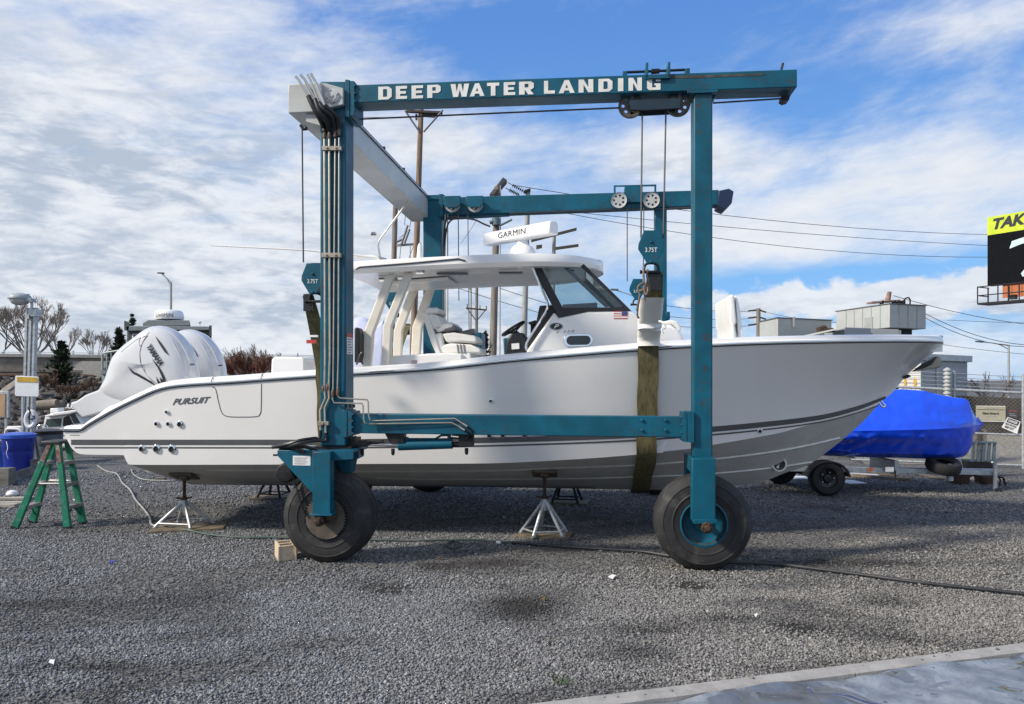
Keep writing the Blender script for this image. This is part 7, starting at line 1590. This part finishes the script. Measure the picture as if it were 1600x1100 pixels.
for i in range(141):
    px = 1175+(1536-1175)*(i/140); Yc, hb_, zr, zt_, zk_ = [f_(px) for f_ in fsp]; X = (px-800)/FPX*Yc
    prof_ = [(0, zk_), (.40, zk_+.03), (.70, zk_+.12), (.84, zk_+.28), (.955, zr-.12), (1.0, zr), (.90, zr+(zt_-zr)*.16), (.62, zr+(zt_-zr)*.47), (.34, zr+(zt_-zr)*.80), (.12, zt_-.012), (0, zt_)]
    prof_ = [(u, min(max(z, zk_), zt_)) for u, z in prof_]
    fine_ = []
    for k in range(10):
        for q in range(4):
            t = q/4; fine_.append((prof_[k][0]+(prof_[k+1][0]-prof_[k][0])*t, prof_[k][1]+(prof_[k+1][1]-prof_[k][1])*t, min(k+t, 10)))
    fine_.append((0, zt_, 10))
    amp = min(1, hb_/.45)
    def fold(s_, u, z, kk):
        edge = min(1, abs(kk-5)*1.2)                 # the film is tight over the rail
        a = mnoise.noise(Vector((X*2.2+z*1.4, z*5.5-X*.5, s_*3.0)))*.032+mnoise.noise(Vector((X*7+z*6, z*14-X*3, s_*5.0)))*.014+abs(mnoise.noise(Vector((X*3.5-z*5, z*3+X*1.2, 9+s_))))*.030
        return a*amp*edge
    ring_ = [Vector((X, Yc-hb_*u-fold(1, u, z, kk), z+.5*fold(1, u, z, kk)*(kk > 5))) for u, z, kk in fine_]+[Vector((X, Yc+hb_*u+fold(-1, u, z, kk), z)) for u, z, kk in fine_[-2::-1]]
    rows.append(ring_)
cov_ = MB().add(*loft(rows)); cov_.add(rows[0], [list(range(len(rows[0])))])
bo = cov_.build('covered_boat', BL, smooth=32); tag(bo, 'bright blue shrink-wrapped boat on a trailer under the white bow', 'covered boat')
P = _P0
# odds and ends round the trailer
def lying(a, b, w, h, name, m, lab, cat, grp=None, z=0.01):
    A, B = G(*a), G(*b); d_ = (B-A).normalized(); n_ = Vector((-d_.y, d_.x, 0))*w/2
    q = [A-n_, B-n_, B+n_, A+n_]; tag(MB().prism([p+Vector((0, 0, z)) for p in q], [p+Vector((0, 0, z+h)) for p in q]).build(name, m, bevel=.004), lab, cat, grp)
PLK = mat('yellowed_plank', (.22, .18, .12), .85, var=.3, stretch=(1, 1, 4))
lying((1330, 745), (1424, 752), .12, .05, 'wood_plank', PLK, 'long yellowed plank on the gravel behind the trailer wheel', 'plank', 'planks under the trailer'); lying((1345, 741), (1400, 745), .10, .04, 'wood_plank', PLK, 'plank further back under the trailer frame', 'plank', 'planks under the trailer', .02); lying((1436, 743), (1472, 750), .10, .03, 'wood_plank', PLK, 'short pale plank below the spare tyre', 'plank', 'planks under the trailer')
lying((1318, 752), (1342, 757), .35, .015, 'crumpled_sheet', PAPER, 'white crumpled sheet on the ground behind the trailer wheel', 'sheet'); lying((1322, 742), (1370, 743), .3, .02, 'plastic_sheet', PAPER, 'white plastic sheet under the trailer frame', 'sheet'); lying((1208, 747), (1290, 749), .4, .02, 'plastic_sheet', PAPER, 'white plastic sheet between the two trailer wheels', 'sheet')
for a, lab in (((1494, 741, 1517, 757), 'rusty steel box under the trailer tongue, nearer the wheel'), ((1536, 744, 1553, 757), 'rusty steel box under the trailer tongue, nearer the jack')):
    x0_, y0_, x1_, y1_ = a; o = MB().wslab([(x0_, y0_), (x1_, y0_), (x1_-2, y1_), (x0_+3, y1_)], 13.9, .3).build('rusty_box', RUST, bevel=.01); tag(o, lab, 'steel box', 'rusty boxes under the trailer')
rkk = thing('steel_rack', P(1540, 742, 15.0), 'blue-grey steel rack of slanted bars beyond the trailer tongue', 'rack'); SRK = mat('blue_grey_steel', (.13, .18, .21), .5, metal=.3, var=.2)
for x_ in (1521, 1530, 1537.5, 1546, 1554): MB().wslab([(x_, 690.5), (x_+3, 690.5), (x_+1.2, 722), (x_-2.2, 722)], 15.0, .05).build('bar', SRK, rkk)
MB().wslab([(1516, 689), (1558, 690.5), (1558, 693), (1516, 691.5)], 14.98, .06).build('top_bar', SRK, rkk); MB().wslab([(1512, 721), (1557, 722), (1557, 742), (1512, 742)], 15.0, .5).build('rack_base', DARKM, rkk)
st3 = MB().wslab([(1526, 668), (1534, 668), (1536, 735), (1527, 735)], 17.3, .2).build('brown_stump', WOOD, bevel=.02); tag(st3, 'brown timber stump behind the tan street sign', 'stump')
tag(MB().wslab([(1536, 671), (1543, 671), (1544, 735), (1536, 735)], 17.3, .2).build('pale_stump', BLOCK, bevel=.03), 'pale stone stump beside the brown timber stump', 'stone')
